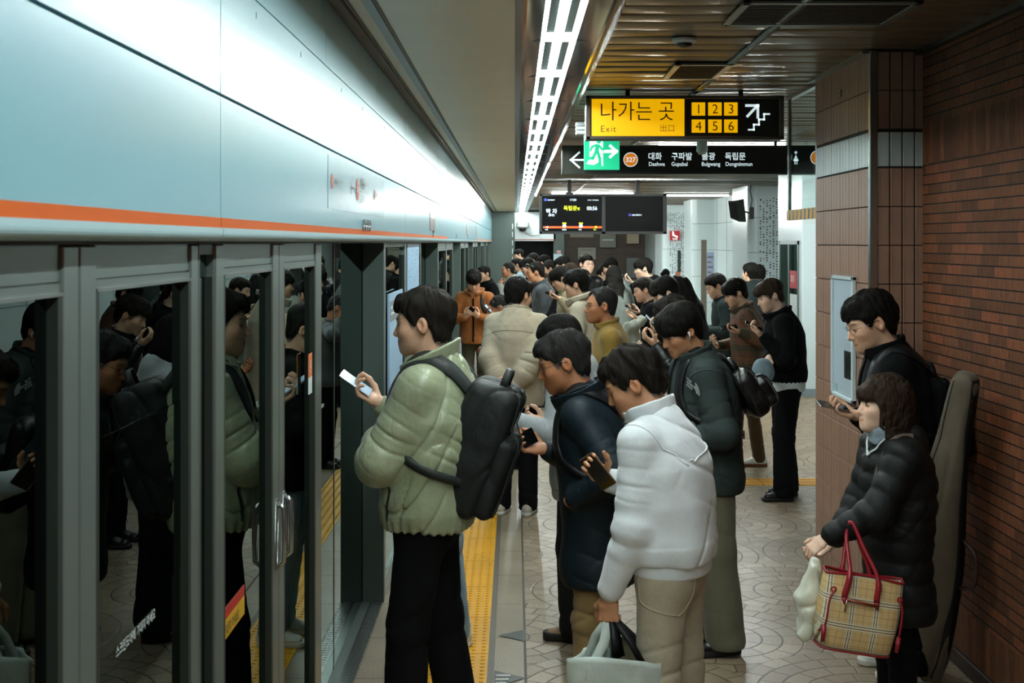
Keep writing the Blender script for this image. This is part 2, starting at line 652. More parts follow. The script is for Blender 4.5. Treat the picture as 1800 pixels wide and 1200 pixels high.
def header():
    b = MB()
    joints = [-2.0, 2.95, 7.9, 12.85, 17.8, 22.75, 27.7, 32.65, 37.6, Y1]
    for i in range(len(joints) - 1):
        a, c = joints[i] + 0.003, joints[i + 1] - 0.003
        lip = [(-0.80, 2.052)] + [(-0.715 + 0.022 * math.sin(t), 2.072 - 0.020 * math.cos(t)) for t in [i * math.pi / 2 / 6 for i in range(7)]] + [(-0.693, 2.084), (-0.80, 2.084)]
        b.prism(lip, 1, a, c, 1)
        o_end = 12.0 if a > 8 else c
        if a < 12.85:
            b.box(-0.80, -0.6985, a, c if c < 13 else c, 2.084, 2.108, 2 if c < 12.9 else 0)
        else:
            b.box(-0.80, -0.6985, a, c, 2.084, 2.108, 2 if a > 22 else 0)
        b.box(-0.80, -0.70, a, c, 2.108, 2.3965, 0)
        b.box(-0.80, -0.70, a, c, 2.4045, 2.702, 0)
        n = 3
        for j in range(n):
            s = a + (c - a) * j / n
            e = a + (c - a) * (j + 1) / n
            b.box(-0.80, -0.702, s + 0.002, e - 0.002, 2.708, 2.97, 0)
            b.box(-0.702, -0.699, s + 0.4, s + 0.405, 2.655, 2.672, 3)
            b.box(-0.702, -0.699, s + 1.1, s + 1.105, 2.655, 2.672, 3)
    b.box(-0.82, -0.716, -2, Y1, 2.046, 3.0, 3)
    return b


tag(header().build('wall_left', [M_WHITEPANEL, M_LIP, M_ORANGE, M_BLACKSEAM]), kind='structure')
b = MB()
b.box(-2.9, -2.8, Y0, Y1, -1.2, 3.3, 0)
b.box(-2.9, -0.95, Y0, Y1, -1.25, -1.2, 0)
b.box(-2.9, -0.82, Y0, Y1, 3.2, 3.3, 0)
b.box(-0.95, -0.90, Y0, Y1, -1.2, 0.0, 0)
tag(b.build('wall_tunnel', [M_DARK]), kind='structure')

DOORN = [0]


def leaf(y0, y1, top=True, s0=0.07, s1=0.07, handle=None, x=XD):
    """one screen-door leaf: frame, top panel box, glass, handle"""
    DOORN[0] += 1
    f = MB()
    f.box(x - 0.05, x, y0, y0 + s0, 0.02, 2.045, 0, 0.004)
    f.box(x - 0.05, x, y1 - s1, y1, 0.02, 2.045, 0, 0.004)
    f.box(x - 0.052, x - 0.001, y0 + s0, y0 + s0 + 0.016, 0.1, 1.965, 1)
    f.box(x - 0.052, x - 0.001, y1 - s1 - 0.02, y1 - s1, 0.1, 1.965, 1)
    f.box(x - 0.05, x - 0.004, y0, y1, 0.02, 0.10, 0)
    if top:
        f.box(x - 0.05, x - 0.006, y0 + s0, y1 - s1, 1.985, 2.045, 0)
        f.box(x - 0.05, x - 0.010, y0 + s0, y1 - s1, 1.982, 1.985, 1)
        f.box(x - 0.05, x - 0.004, y0 + s0, y1 - s1, 1.966, 1.982, 0)
        f.box(x - 0.05, x + 0.002, y0 + s0, y1 - s1, 1.961, 1.967, 2)
    else:
        f.box(x - 0.05, x - 0.004, y0 + s0, y1 - s1, 2.02, 2.045, 1)
    d = f.build('door_%d' % DOORN[0], [M_FRAME, M_FRAMEDK, M_STEEL])
    tag(d, kind='structure')
    gl = MB()
    gl.box(x - 0.026, x - 0.020, y0 + s0, y1 - s1, 0.1, 1.97 if top else 2.03)
    gl.build('pane', M_GLASS, d)
    if handle is not None:
        h = MB()
        h.tube([(x + 0.003, handle, 1.04), (x + 0.024, handle, 1.055), (x + 0.026, handle, 1.14), (x + 0.024, handle, 1.222), (x + 0.003, handle, 1.237)], 0.009, 10)
        h.box(x, x + 0.005, handle - 0.014, handle + 0.014, 1.03, 1.25, 0, 0.002)
        h.build('door_handle', M_STEEL, d, smooth=True)
    return d


WINN = [0]


def fixed(y0, y1, joint=None, x=XF):
    WINN[0] += 1
    f = MB()
    f.box(x - 0.04, x - 0.004, y0, y1, 0.0, 0.012, 0)
    if joint:
        f.box(x - 0.03, x + 0.002, joint - 0.012, joint + 0.012, 0.0, 2.045, 1)
    f.box(x - 0.04, x - 0.008, y0, y1, 2.02, 2.05, 1)
    d = tag(f.build('window_%d' % WINN[0], [M_FRAME, M_FRAMEDK]), kind='structure')
    gl = MB()
    gl.box(x - 0.006, x, y0, y1, 0.012, 2.045)
    gl.build('pane', M_MIRROR, d)
    # ribbed threshold plate in front of the recess
    s = MB()
    s.box(x + 0.045, XD - 0.008, y0, y1, 0.0, 0.006, 0)
    s.box(x, x + 0.045, y0, y1, 0.0, 0.004, 1)
    n = int((y1 - y0) / 0.035)
    for i in range(n):
        if y0 > 12:
            break
        yy = y0 + (i + 0.5) * (y1 - y0) / n
        for kx in range(3):
            xx = x + 0.058 + 0.024 * kx
            s.box(xx, xx + 0.018, yy - 0.004, yy + 0.004, 0.006, 0.0085, 0)
    s.build('threshold_plate', [M_STEEL, M_FRAME], d)


def reveal(y, t=0.05):
    b = MB()
    b.box(XF + 0.001, XD + 0.0, y, y + t, 0.0, 2.048, 0, 0.003)
    tag(b.build('trim_%d' % int(y * 10), [M_REVEAL]), kind='structure')


leaf(0.2, 1.20)
leaf(1.21, 2.12, s0=0.07, s1=0.075)
leaf(2.125, 2.92, s0=0.085, s1=0.065)
leaf(2.925, 3.085, top=False, s0=0.012, s1=0.008)
leaf(3.09, 3.915, s0=0.09, s1=0.095, handle=3.865)
leaf(3.92, 4.78, s0=0.085, s1=0.14, handle=3.985)
fixed(4.78, 7.05, 5.95)
reveal(7.05)
leaf(7.10, 8.45, top=False, s0=0.05, s1=0.06)
leaf(8.46, 9.85, top=False, s0=0.06, s1=0.06)
fixed(9.85, 12.0)
yb = 12.0
while yb < 38:
    reveal(yb)
    leaf(yb + 0.05, yb + 1.5, s0=0.06, s1=0.06)
    leaf(yb + 1.51, yb + 2.9, s0=0.06, s1=0.06)
    fixed(yb + 2.9, yb + 5.0)
    yb += 5.0
reveal(37.0) if yb < 37 else None

# film and stickers on the near glass
def decal(name, y0, y1, z0, z1, m, label, cat, x=XD):
    b = MB()
    b.box(x - 0.0195, x - 0.018, y0, y1, z0, z1)
    return tag(b.build(name, m), label, cat)


tint = glass_material('smoky_film', (0.02, 0.025, 0.022), 1.42)
decal('window_film', 2.235, 2.83, 1.308, 1.688, tint, 'dark smoky film rectangle stuck on the nearest full door pane', 'sticker')
b = MB()
b.text('스크린도어에 기대지 마세요', (XD - 0.0178, 2.372, 1.255), 0.026, (0, 1, 0), (0, 0, 1), 0, 0.012, sx=0.86)
tag(b.build('door_notice', mat('white_print', 'c9d6d2', 0.5)), 'line of small white lettering on the door pane under the dark film', 'sticker')
o = decal('warning_sticker', 3.235, 3.50, 1.002, 1.084, mat('sticker_red', 'a8261c', 0.4), 'red and yellow warning sticker low on the glass of the handled door leaf', 'sticker')
b = MB()
b.box(XD - 0.0181, XD - 0.0172, 3.238, 3.497, 1.004, 1.054, 0)
b.text('기대지 마세요', (XD - 0.017, 3.25, 1.012), 0.034, (0, 1, 0), (0, 0, 1), 1, 0.02, sx=0.9)
b.build('yellow_field', [mat('sticker_yellow', 'c59a1d', 0.4), M_BLACK], o)
b = MB()
b.box(XD - 0.001, XD + 0.002, 4.475, 4.545, 1.56, 1.645, 0)
b.box(XD - 0.001, XD + 0.002, 4.475, 4.545, 1.50, 1.56, 1)
b.text('문', (XD + 0.0025, 4.487, 1.58), 0.05, (0, 1, 0), (0, 0, 1), 1)
tag(b.build('door_sticker', [mat('sticker_orange', 'd2703f', 0.4), mat('sticker_white', 'c8d4d4', 0.4)]), 'small orange over white sticker on the door frame beside the phone', 'sticker')

# station film and plates on the header
def header_marks():
    b = MB()
    X = -0.6985
    R_, U_ = (0, 1, 0), (0, 0, 1)
    b.box(-0.70, X, 4.64, 6.63, 2.178, 2.378, 0)
    root = tag(b.build('station_film', mat('pale_film', '7299a5', 0.25, spec=0.5)), 'pale translucent film with station names on the white header above the doors', 'sign')
    d = MB()
    X += 0.0015
    for yc, zc, r in ((4.735, 2.282, 0.030), (5.50, 2.283, 0.049), (6.16, 2.285, 0.027)):
        d.disc((X, yc, zc), r, R_, U_, 28, 0)
    d.text('327', (X + 0.001, 4.735, 2.275), 0.020, R_, U_, 2, 0.02, 'CENTER')
    d.text('328', (X + 0.001, 5.50, 2.272), 0.034, R_, U_, 2, 0.02, 'CENTER')
    d.text('329', (X + 0.001, 6.16, 2.279), 0.018, R_, U_, 2, 0.02, 'CENTER')
    d.text('경복궁', (X, 4.79, 2.268), 0.040, R_, U_, 1, 0.01)
    d.text('Gyeongbokgung', (X, 4.925, 2.288), 0.021, R_, U_, 1)
    d.text('景福宮', (X, 4.93, 2.262), 0.021, R_, U_, 1)
    d.text('안국', (X, 5.60, 2.282), 0.075, R_, U_, 1, 0.015, sx=1.25)
    d.text('Anguk', (X, 5.82, 2.315), 0.033, R_, U_, 1)
    d.text('安國', (X, 5.82, 2.268), 0.030, R_, U_, 1)
    d.text('(현대건설)', (X, 5.60, 2.232), 0.040, R_, U_, 1)
    d.text('종로3가', (X, 6.21, 2.275), 0.036, R_, U_, 1, 0.01)
    d.text('Jongno 3-ga', (X, 6.36, 2.29), 0.020, R_, U_, 1)
    d.text('鍾路3街', (X, 6.36, 2.266), 0.020, R_, U_, 1)
    for a, c in (((5.27, 2.283), (5.40, 2.283)), ((5.27, 2.283), (5.31, 2.315)), ((5.27, 2.283), (5.31, 2.251))):
        A, C_ = Vector((X, *a)), Vector((X, *c))
        n = (C_ - A).normalized().cross(Vector((1, 0, 0))) * 0.004
        d.quad(A - n, C_ - n, C_ + n, A + n, 1)
    d.build('lettering', [mat('badge_orange', 'b8430a', 0.4), mat('ink_dark', '2b2b2c', 0.5), M_WHITE], root)


header_marks()


def ring(yy, z, r, lab, grp):
    b = MB()
    n = 20
    prof = [(r, 0.0), (r * 1.04, 0.006), (r * 0.66, 0.006), (r * 0.62, 0.0)]
    vs, fs = [], []
    for rr, dx in prof:
        for j in range(n):
            vs.append((-0.70 + dx, yy + rr * math.cos(6.2832 * j / n), z + rr * math.sin(6.2832 * j / n)))
    for k in range(3):
        for j in range(n):
            fs.append((k * n + j, k * n + (j + 1) % n, (k + 1) * n + (j + 1) % n, (k + 1) * n + j))
    b.add(vs, fs)
    tag(b.build('steel_ring', [M_STEEL]), lab, 'emblem', grp)


for i in range(4):
    ring(5.72 + 0.082 * i, 2.128, 0.027, ['nearest', 'second', 'third', 'farthest'][i] + ' of the four steel rings over the orange stripe under the station film', 'steel rings under the station film')
for i, (yy, z0, z1, w) in enumerate(((10.2, 2.145, 2.30, 0.66), (17.9, 2.15, 2.30, 0.5), (22.3, 2.17, 2.33, 0.5))):
    b = MB()
    b.box(-0.70, -0.697, yy, yy + w, z0, z1, 0)
    b.box(-0.698, -0.696, yy, yy + w, z0 + (z1 - z0) * 0.70, z0 + (z1 - z0) * 0.76, 1)
    tag(b.build('name_plate', [mat('plate_brown', '5d564c', 0.3), M_WHITE]),
        ['dark upright plate on the white header past the second panel joint', 'grey plate on the white header beyond the dark upright plate', 'smallest farthest grey plate on the white header'][i], 'plate', 'plates on the header')
for i, yy in enumerate((10.55, 14.7, 18.4)):
    for k in range(2):
        ring(yy + 0.10 * k, 2.124, 0.026, ['near', 'far'][k] + ['er steel ring under the dark upright plate on the header', 'er steel ring on the bare header between the plates', 'er steel ring under the second plate on the header'][i].replace('er ', 'er ' if k == 0 else 'ther ', 1), 'steel rings farther along the header')

# posters on the second door block
b = MB()
b.box(XD, XD + 0.004, 8.56, 9.60, 1.55, 2.035, 0)
o = tag(b.build('route_map', mat('poster_blue', '9dc3e2', 0.35)), 'tall pale blue route map hung on the door frame behind the green jacket man', 'poster')
r = ribrand(4)
b = MB()
for i in range(70):
    y, z = 8.6 + r.random() * 0.95, 1.58 + r.random() * 0.42
    b.box(XD + 0.004, XD + 0.0046, y, y + 0.02 + r.random() * 0.05, z, z + 0.004, 0)
b.build('printed_lines', mat('poster_ink', '54738f', 0.5), o)
b = MB()
b.box(XD, XD + 0.012, 7.25, 8.10, 0.9, 1.745, 0)
o = tag(b.build('information_board', mat('board_blue', 'a4c8e4', 0.35)), 'pale blue notice board with grey heading mounted low on the door behind the green jacket', 'poster')
b = MB()
b.box(XD + 0.012, XD + 0.0135, 7.28, 8.07, 1.58, 1.70, 0)
b.box(XD + 0.0135, XD + 0.0145, 7.32, 8.03, 1.655, 1.67, 1)
b.box(XD + 0.0135, XD + 0.0145, 7.32, 7.9, 1.62, 1.633, 1)
b.build('heading', [mat('board_grey', '7d8688', 0.5), M_WHITE], o)

# =================================================================== right wall, pillar
b = MB()
b.box(2.15, 2.40, Y0, 6.56, 0.0, 3.08, 0)
tag(b.build('wall_right', [M_BRICK]), kind='structure')
b = MB()
b.box(2.132, 2.152, Y0, 6.54, 0.0, 0.08, 0, 0.003)
tag(b.build('baseboard_right', [M_BASE]), kind='structure')
b = MB()
b.box(2.11, 2.152, Y0, 6.54, 3.035, 3.062, 0)
tag(b.build('trim_1', [mat('dark_trim', '2b241d', 0.5)]), kind='structure')


def pillar():
    b = MB()
    PX, PY0, PY1 = 1.885, 6.55, 7.74
    b.box(PX, 2.60, PY0, PY1, 0.0, 3.07, 2)
    rows = []
    z = 3.055
    while z > 0.05:
        rows.append(z)
        z -= 0.2045
    for ri, z in enumerate(rows):
        zt = z - 0.002
        zb = z - 0.2015
        white = abs(z - 2.674) < 0.12 and z < 2.78 and zb < 2.6
        k = 1 if white else 0
        if white:
            zt -= 0.014
            zb += 0.006
        zb = max(zb, 0.0)
        for i in range(4):
            x0 = 1.915 + i * 0.0655
            b.box(x0, x0 + 0.058, PY0 - 0.012, PY0 + 0.001, zb, zt, k, 0.0012)
            b.box(x0 + 0.004, x0 + 0.008, PY0 - 0.0145, PY0 - 0.01, zb, zt, k)
        n = 18
        for i in range(n):
            y0 = PY0 + 0.02 + i * (PY1 - PY0 - 0.03) / n
            w = (PY1 - PY0 - 0.03) / n - (0.008 if i % 3 == 2 else 0.003)
            b.box(PX - 0.012, PX + 0.001, y0, y0 + w, zb, zt, k, 0.0012)
    b.box(PX - 0.016, PX + 0.028, PY0 - 0.018, PY0 + 0.014, 0.0, 3.062, 3, 0.004)
    b.box(PX - 0.05, PX + 0.0, PY0, PY1 + 0.02, 3.045, 3.065, 4)
    return b


tag(pillar().build('wall_pillar', [mat('brown_tile', '93705d', 0.42, vary=0.10, vscale=5), mat('white_tile', 'b5bfbd', 0.3, vary=0.05, vscale=5), mat('tile_joint_dark', '2b211b', 0.8), M_STEEL, M_FRAME]), kind='structure')

# framed notice and small tag on the pillar side
b = MB()
xa = 1.872
y0, y1, z0, z1 = 6.80, 7.27, 1.16, 1.86
b.box(xa - 0.022, xa, y0, y1, z0, z0 + 0.022, 0, 0.003)
b.box(xa - 0.022, xa, y0, y1, z1 - 0.022, z1, 0, 0.003)
b.box(xa - 0.022, xa, y0, y0 + 0.03, z0, z1, 0, 0.003)
b.box(xa - 0.022, xa, y1 - 0.03, y1, z0, z1, 0, 0.003)
o = tag(b.build('framed_notice', [mat('white_frame', 'c4d2d4', 0.35)]), 'tall white framed notice on the tiled side of the brown pillar', 'poster')
b = MB()
b.box(xa - 0.010, xa - 0.002, y0 + 0.028, y1 - 0.028, z0 + 0.02, z1 - 0.02, 0)
b.box(xa - 0.0115, xa - 0.0095, y0 + 0.05, y0 + 0.21, 1.285, 1.44, 1)
r = ribrand(9)
for i in range(14):
    yy = y0 + 0.045 + r.random() * 0.05
    zz = 1.48 + i * 0.02
    b.box(xa - 0.0115, xa - 0.0095, yy, yy + 0.1 + r.random() * 0.15, zz, zz + 0.004, 2)
for i in range(6):
    b.box(xa - 0.0115, xa - 0.0095, y0 + 0.06 + 0.022 * i, y0 + 0.07 + 0.022 * i, 1.29 + 0.015 * (i % 3), 1.42, 3 if i % 2 else 2)
b.box(xa - 0.0115, xa - 0.0095, y1 - 0.12, y1 - 0.06, 1.195, 1.235, 2)
b.build('printed_sheet', [mat('notice_sheet', 'b9ccd6', 0.25), mat('photo_dark', '1e2522', 0.4), mat('notice_ink', '8fa2a8', 0.5), mat('photo_straw', 'b09a63', 0.5)], o)
b = MB()
b.box(1.866, 1.873, 7.105, 7.155, 2.885, 2.925, 0)
b.box(1.865, 1.867, 7.11, 7.15, 2.905, 2.909, 1)
tag(b.build('number_tag', [mat('tag_cream', '8f7f68', 0.5), M_BLACK]), 'tiny cream tag stuck high on the brown tiled pillar', 'tag')

# hanging smoke curtain of glass beyond the pillar
b = MB()
b.box(1.895, 1.915, 7.78, 7.82, 2.22, 3.06, 0)
b.box(1.895, 1.915, 8.58, 8.62, 2.22, 3.06, 0)
b.box(1.885, 1.925, 7.76, 8.64, 3.03, 3.062, 0)
o = tag(b.build('smoke_curtain', [M_STEEL]), 'glass smoke curtain with striped hazard edge hanging beside the brown pillar', 'smoke curtain')
b = MB()
b.box(1.902, 1.908, 7.80, 8.60, 2.25, 3.04, 0)
b.build('pane', [M_CLEAR], o)
b = MB()
b.box(1.893, 1.917, 7.76, 8.64, 2.20, 2.27, 1)
for i in range(8):
    y = 7.76 + 0.11 * i
    b.add([(1.890, y + 0.02, 2.20), (1.890, y + 0.075, 2.20), (1.890, y + 0.055, 2.27), (1.890, y, 2.27)], [(0, 1, 2, 3)], 0)
b.quad((1.893, 7.758, 2.2), (1.917, 7.758, 2.2), (1.917, 7.758, 2.27), (1.893, 7.758, 2.27), 0)
b.build('hazard_edge', [mat('hazard_yellow', 'e0a02c', 0.5), mat('hazard_grey', '8b9390', 0.4)], o)

# =================================================================== ceilings
b = MB()
for i in range(40):
    y = Y0 + i * 1.18
    b.box(-0.70, 0.0, y + 0.001, y + 1.179, 2.978, 3.02, 0)
b.box(-0.72, 0.0, Y0, Y1, 3.0, 3.05, 1)
b.box(-0.70, -0.655, Y0, Y1, 2.955, 2.98, 1)
b.box(-0.648, -0.64, Y0, Y1, 2.972, 2.979, 1)
b.box(-0.585, -0.545, Y0, Y1, 2.966, 2.979, 2)
b.box(-0.545, -0.532, Y0, Y1, 2.972, 2.979, 1)
tag(b.build('ceiling_soffit', [M_SOFFIT, mat('soffit_dark', '4b4132', 0.5), mat('soffit_rail', '8d8c83', 0.35, metal=0.4)]), kind='structure')


def slat_ceiling():
    b = MB()
    r = ribrand(3)
    pitch = 0.21
    n = int((Y1 - Y0) / pitch)
    xs = [0.40, 0.75, 1.2, 1.21, 1.8, 2.4, 3.2, 4.2, 5.2, 6.4]
    for i in range(n):
        y = Y0 + i * pitch
        ph = [r.uniform(-0.004, 0.004) for _ in xs]
        tl = [r.uniform(-0.004, 0.004) for _ in xs]
        vs = []
        m = len(xs)
        ys = [0.0, 0.004, 0.03, 0.10, 0.17, 0.196, 0.20]
        zs = [0.012, 0.003, 0.0, -0.0015, 0.0, 0.003, 0.012]
        for j, yy in enumerate(ys):
            for a, x in enumerate(xs):
                vs.append((x, y + yy, 3.06 + zs[j] + ph[a] + tl[a] * (yy - 0.1) / 0.1))
        fs = []
        for j in range(len(ys) - 1):
            for a in range(m - 1):
                fs.append((j * m + a, j * m + a + 1, (j + 1) * m + a + 1, (j + 1) * m + a))
        b.add(vs, fs, 0)
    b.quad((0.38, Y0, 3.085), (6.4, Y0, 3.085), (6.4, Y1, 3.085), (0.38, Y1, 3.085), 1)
    # rail running along the platform and cross battens far away
    b.box(1.19, 1.23, Y0, Y1, 3.045, 3.056, 2)
    return b


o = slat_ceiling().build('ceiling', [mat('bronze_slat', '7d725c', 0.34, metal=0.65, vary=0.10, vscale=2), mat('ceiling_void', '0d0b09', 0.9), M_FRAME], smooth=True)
tag(o, kind='structure')


# light trough over the platform edge
b = MB()
b.box(-0.002, 0.004, Y0, Y1, 3.0, 3.2, 1)
b.box(0.0, 0.034, Y0, Y1, 2.996, 3.004, 1)
b.prism([(0.034, 2.995), (0.050, 2.992), (0.118, 3.004), (0.118, 3.1), (0.034, 3.1)], 1, Y0, Y1, 0)
b.prism([(0.292, 3.10), (0.292, 3.004), (0.385, 2.992), (0.40, 2.994), (0.47, 3.058), (0.46, 3.10)], 1, Y0, Y1, 0)
b.box(0.0, 0.47, Y0, Y1, 3.19, 3.21, 1)
tag(b.build('ceiling_trough', [M_CHROME, mat('trough_dark', '2a2b28', 0.15, metal=0.8)]), kind='structure')


def trough_light():
    root = empty('ceiling_light', (0.205, 0, 3.0), 0, 'fluorescent batten light in the row of lights along the platform edge', 'ceiling light', 'lights in the row over the platform edge')
    h = MB()
    L = 1.25
    prof = [(-0.084, -0.002), (-0.074, 0.03), (-0.060, 0.062), (-0.035, 0.078), (0.035, 0.078), (0.060, 0.062), (0.074, 0.03), (0.084, -0.002)]
    h.prism(prof, 1, 0.004, L - 0.004, 0, closed=False)
    for sx in (-1, 1):
        h.box(min(sx * 0.022, sx * 0.060), max(sx * 0.022, sx * 0.060), 0.08, L - 0.12, 0.020, 0.024, 1)
    h.build('reflector', [M_REFLECT, mat('tinted_reflector', '567a7e', 0.25, metal=0.6)], root, smooth=False)
    t = MB()
    t.tube([(0, 0.05, 0.030), (0, L - 0.05, 0.030)], 0.015, 10)
    t.build('tube', [M_TUBE], root, smooth=True)
    l = MB()
    l.box(-0.145, 0.145, -0.004, 0.004, -0.004, 0.012, 0)
    l.box(-0.075, 0.075, -0.002, 0.006, 0.01, 0.05, 1)
    l.build('end_louvre', [M_STEEL, M_REFLECT], root)
    return root


tl0 = trough_light()
first = True
for i in range(-2, 31):
    y = 0.86 + 1.25 * i
    if first:
        tl0.location = (0.205, y, 3.0)
        first = False
    else:
        dup(tl0, (0.205, y, 3.0))

# =================================================================== far end and concourse side
M_WWALL = mat('white_wall_panel', 'd9e8ea', 0.3, spec=0.5, bump=(2, 0.05))
M_WGAP = mat('panel_gap', '87959a', 0.6)
M_DKTILE = mat('dark_brown_tile', '4b3a2c', 0.5, vary=0.15, vscale=6)

# end wall of brown tiles
b = MB()
b.box(-2.9, 6.5, 41.0, 41.2, -1.2, 3.2, 1)
for i in range(62):
    x = 1.30 + i * 0.053
    for j in range(13):
        b.box(x, x + 0.047, 40.985, 41.001, 0.02 + j * 0.235, 0.02 + j * 0.235 + 0.228, 0)
tag(b.build('wall_back', [M_DKTILE, mat('dark_joint_back', '1c1510', 0.8)]), kind='structure')
b = MB()
b.box(-0.80, 0.0, 37.6, 38.2, 0, 2.98, 0, 0.02)
b.box(-0.03, -0.022, 37.59, 37.6, 0, 2.98, 1)
for i in range(6):
    b.box(-0.08, -0.06, 37.588, 37.6, 1.2 + i * 0.25, 1.36 + i * 0.25, 2)
tag(b.build('trim_2', [M_REVEAL, M_FRAMEDK, M_WHITE]), kind='structure')
# cross header over the dark track opening at the end
b = MB()
b.box(0.0, 1.28, 39.0, 39.3, 2.09, 3.0, 0)
b.box(0.0, 1.28, 38.99, 39.0, 2.115, 2.14, 1)
tag(b.build('wall_header', [M_WWALL, M_ORANGE]), kind='structure')
b = MB()
b.box(1.22, 1.55, 39.0, 39.4, 0, 2.6, 0)
tag(b.build('trim_3', [M_REVEAL]), kind='structure')
b = MB()
b.box(0.0, 1.3, 40.5, 40.6, 0, 2.2, 0)
tag(b.build('wall_opening', [M_DARK]), kind='structure')

# concourse wall on the right, with projecting piers
b = MB()
b.box(4.70, 4.95, 7.0, 41.0, 0, 3.1, 0)
for j in range(4):
    b.box(4.695, 4.70, 7.0, 41.0, 0.62 + j * 0.62, 0.632 + j * 0.62, 1)
for i in range(26):
    b.box(4.695, 4.70, 8.0 + i * 1.3, 8.012 + i * 1.3, 0, 3.06, 1)
tag(b.build('wall_concourse', [M_WWALL, M_WGAP]), kind='structure')


def pier(x, y, w, d, text_face=False, seed=1):
    """white pier with a rounded near corner; columns of small dark verse on the face"""
    b = MB()
    poly = [(x + w, y), (x + 0.16, y)]
    for i in range(7):
        a = math.pi / 2 * i / 6
        poly.append((x + 0.16 - 0.16 * math.sin(a), y + 0.16 - 0.16 * math.cos(a)))
    poly += [(x, y + d), (x + w, y + d)]
    b.prism(poly[::-1], 2, 0, 3.06, 0)
    for j in range(4):
        b.box(x - 0.001, x + w, y - 0.001, y + 0.0, 0.62 + j * 0.62, 0.63 + j * 0.62, 1)
    b.box(x - 0.004, x + w, y - 0.004, y + 0.2, 0, 0.10, 1)
    if text_face:
        r = ribrand(seed)
        x0 = x + 0.20
        c = 0
        while x0 < x + w - 0.03:
            z = 2.86 - r.random() * 0.1
            while z > 0.55:
                if r.random() < 0.80:
                    for _ in range(2):
                        zz, xx = z - r.random() * 0.02, x0 + r.random() * 0.012
                        b.box(xx, xx + 0.014 + r.random() * 0.012, y - 0.002, y, zz, zz + 0.010 + r.random() * 0.012, 2)
                z -= 0.046 if r.random() < 0.86 else 0.12
            x0 += 0.058
    return b


for i, (x, y, w, d, tf) in enumerate(((4.14, 22.0, 0.80, 1.6, True), (4.18, 29.3, 0.6, 1.4, False), (4.0, 33.6, 0.95, 1.6, True))):
    tag(pier(x, y, w, d, tf, 5 + i).build('wall_pier_%d' % (i + 1), [M_WWALL, M_WGAP, mat('verse_ink', '22282b', 0.6)]), kind='structure')
b = MB()
b.box(4.30, 4.6, 38.0, 41.0, 0, 3.06, 0)
tag(b.build('wall_pier_4', [M_WWALL]), kind='structure')

# white staff booth behind the black jacket man
root = empty('booth', (3.82, 16.5, 0), 0, 'white kiosk booth with narrow glazed door beyond the brown pillar', 'booth')
b = MB()
b.box(0, 0.86, 0, 1.5, 0.0, 3.05, 0, 0.01)
b.box(-0.004, 0.86, -0.004, 0.4, 0, 0.10, 1)
b.box(0.02, 0.24, -0.003, 0.002, 2.30, 2.9, 2, 0.002)
b.build('body', [M_WWALL, M_WGAP, M_WHITE], root)
b = MB()
for z0, z1 in ((0.12, 0.17), (2.02, 2.07)):
    b.box(-0.02, -0.002, 0.15, 1.35, z0, z1, 0)
for y in (0.15, 0.72, 1.30):
    b.box(-0.02, -0.002, y, y + 0.05, 0.12, 2.07, 0)
d = b.build('door', [M_FRAME], root)
b = MB()
b.box(-0.012, -0.006, 0.2, 1.3, 0.6, 2.02, 0)
b.build('pane', [glass_material('booth_glass', (0.35, 0.4, 0.38), 1.5)], d)
b = MB()
b.box(-0.016, -0.012, 0.24, 0.66, 1.42, 1.66, 0)
b.box(-0.016, -0.012, 0.24, 0.66, 1.02, 1.34, 2)
b.box(-0.016, -0.012, 0.24, 0.66, 0.84, 0.98, 1)
b.box(-0.0165, -0.012, 0.20, 0.70, 0.18, 0.80, 0)
b.text('화재', (-0.017, 0.60, 1.50), 0.12, (0, -1, 0), (0, 0, 1), 2, 0.01)
b.build('sticker_set', [mat('sos_red', 'b5222b', 0.4), M_YTILE, M_WHITE], root)

# speakers
def speaker(loc, label):
    root = empty('speaker', loc, 0, label, 'speaker', 'wall speakers on the piers')
    b = MB()
    b.add([(-0.30, -0.02, -0.10), (-0.16, -0.10, -0.17), (-0.02, -0.02, -0.17), (-0.02, 0.10, -0.17), (-0.24, 0.10, -0.12),
           (-0.34, -0.02, 0.20), (-0.20, -0.10, 0.20), (-0.06, -0.02, 0.24), (-0.06, 0.10, 0.24), (-0.28, 0.10, 0.20)],
          [(4, 3, 2, 1, 0), (5, 6, 7, 8, 9), (0, 1, 6, 5), (1, 2, 7, 6), (2, 3, 8, 7), (3, 4, 9, 8), (4, 0, 5, 9)], 0)
    b.build('cabinet', [mat('speaker_black', '3b3c35', 0.5)], root)
    b = MB()
    b.add([(-0.298, -0.026, -0.08), (-0.17, -0.101, -0.14), (-0.21, -0.102, 0.17), (-0.335, -0.026, 0.17)], [(0, 1, 2, 3)], 0)
    b.build('grille', [M_BLACK], root)
    b = MB()
    b.tube([(-0.05, 0.02, 0.02), (0.06, 0.02, -0.02)], 0.015, 8)
    b.box(0.03, 0.12, -0.02, 0.05, -0.12, 0.09, 0, 0.01)
    b.build('bracket', [mat('speaker_black', '3b3c35', 0.5)], root)
    b = MB()
    b.tube([(0.06, 0.02, 0.09), (0.09, 0.0, 0.22), (0.05, 0.0, 0.38), (0.08, 0.02, 0.52)], 0.008, 6)
    b.build('cable', [M_BLACK], root, smooth=True)
    return root


speaker((4.12, 22.0, 2.58), 'dark angled speaker on the white pier nearest the camera')
speaker((3.98, 33.5, 2.72), 'small dark speaker on the far pier above the red emergency phone sign')

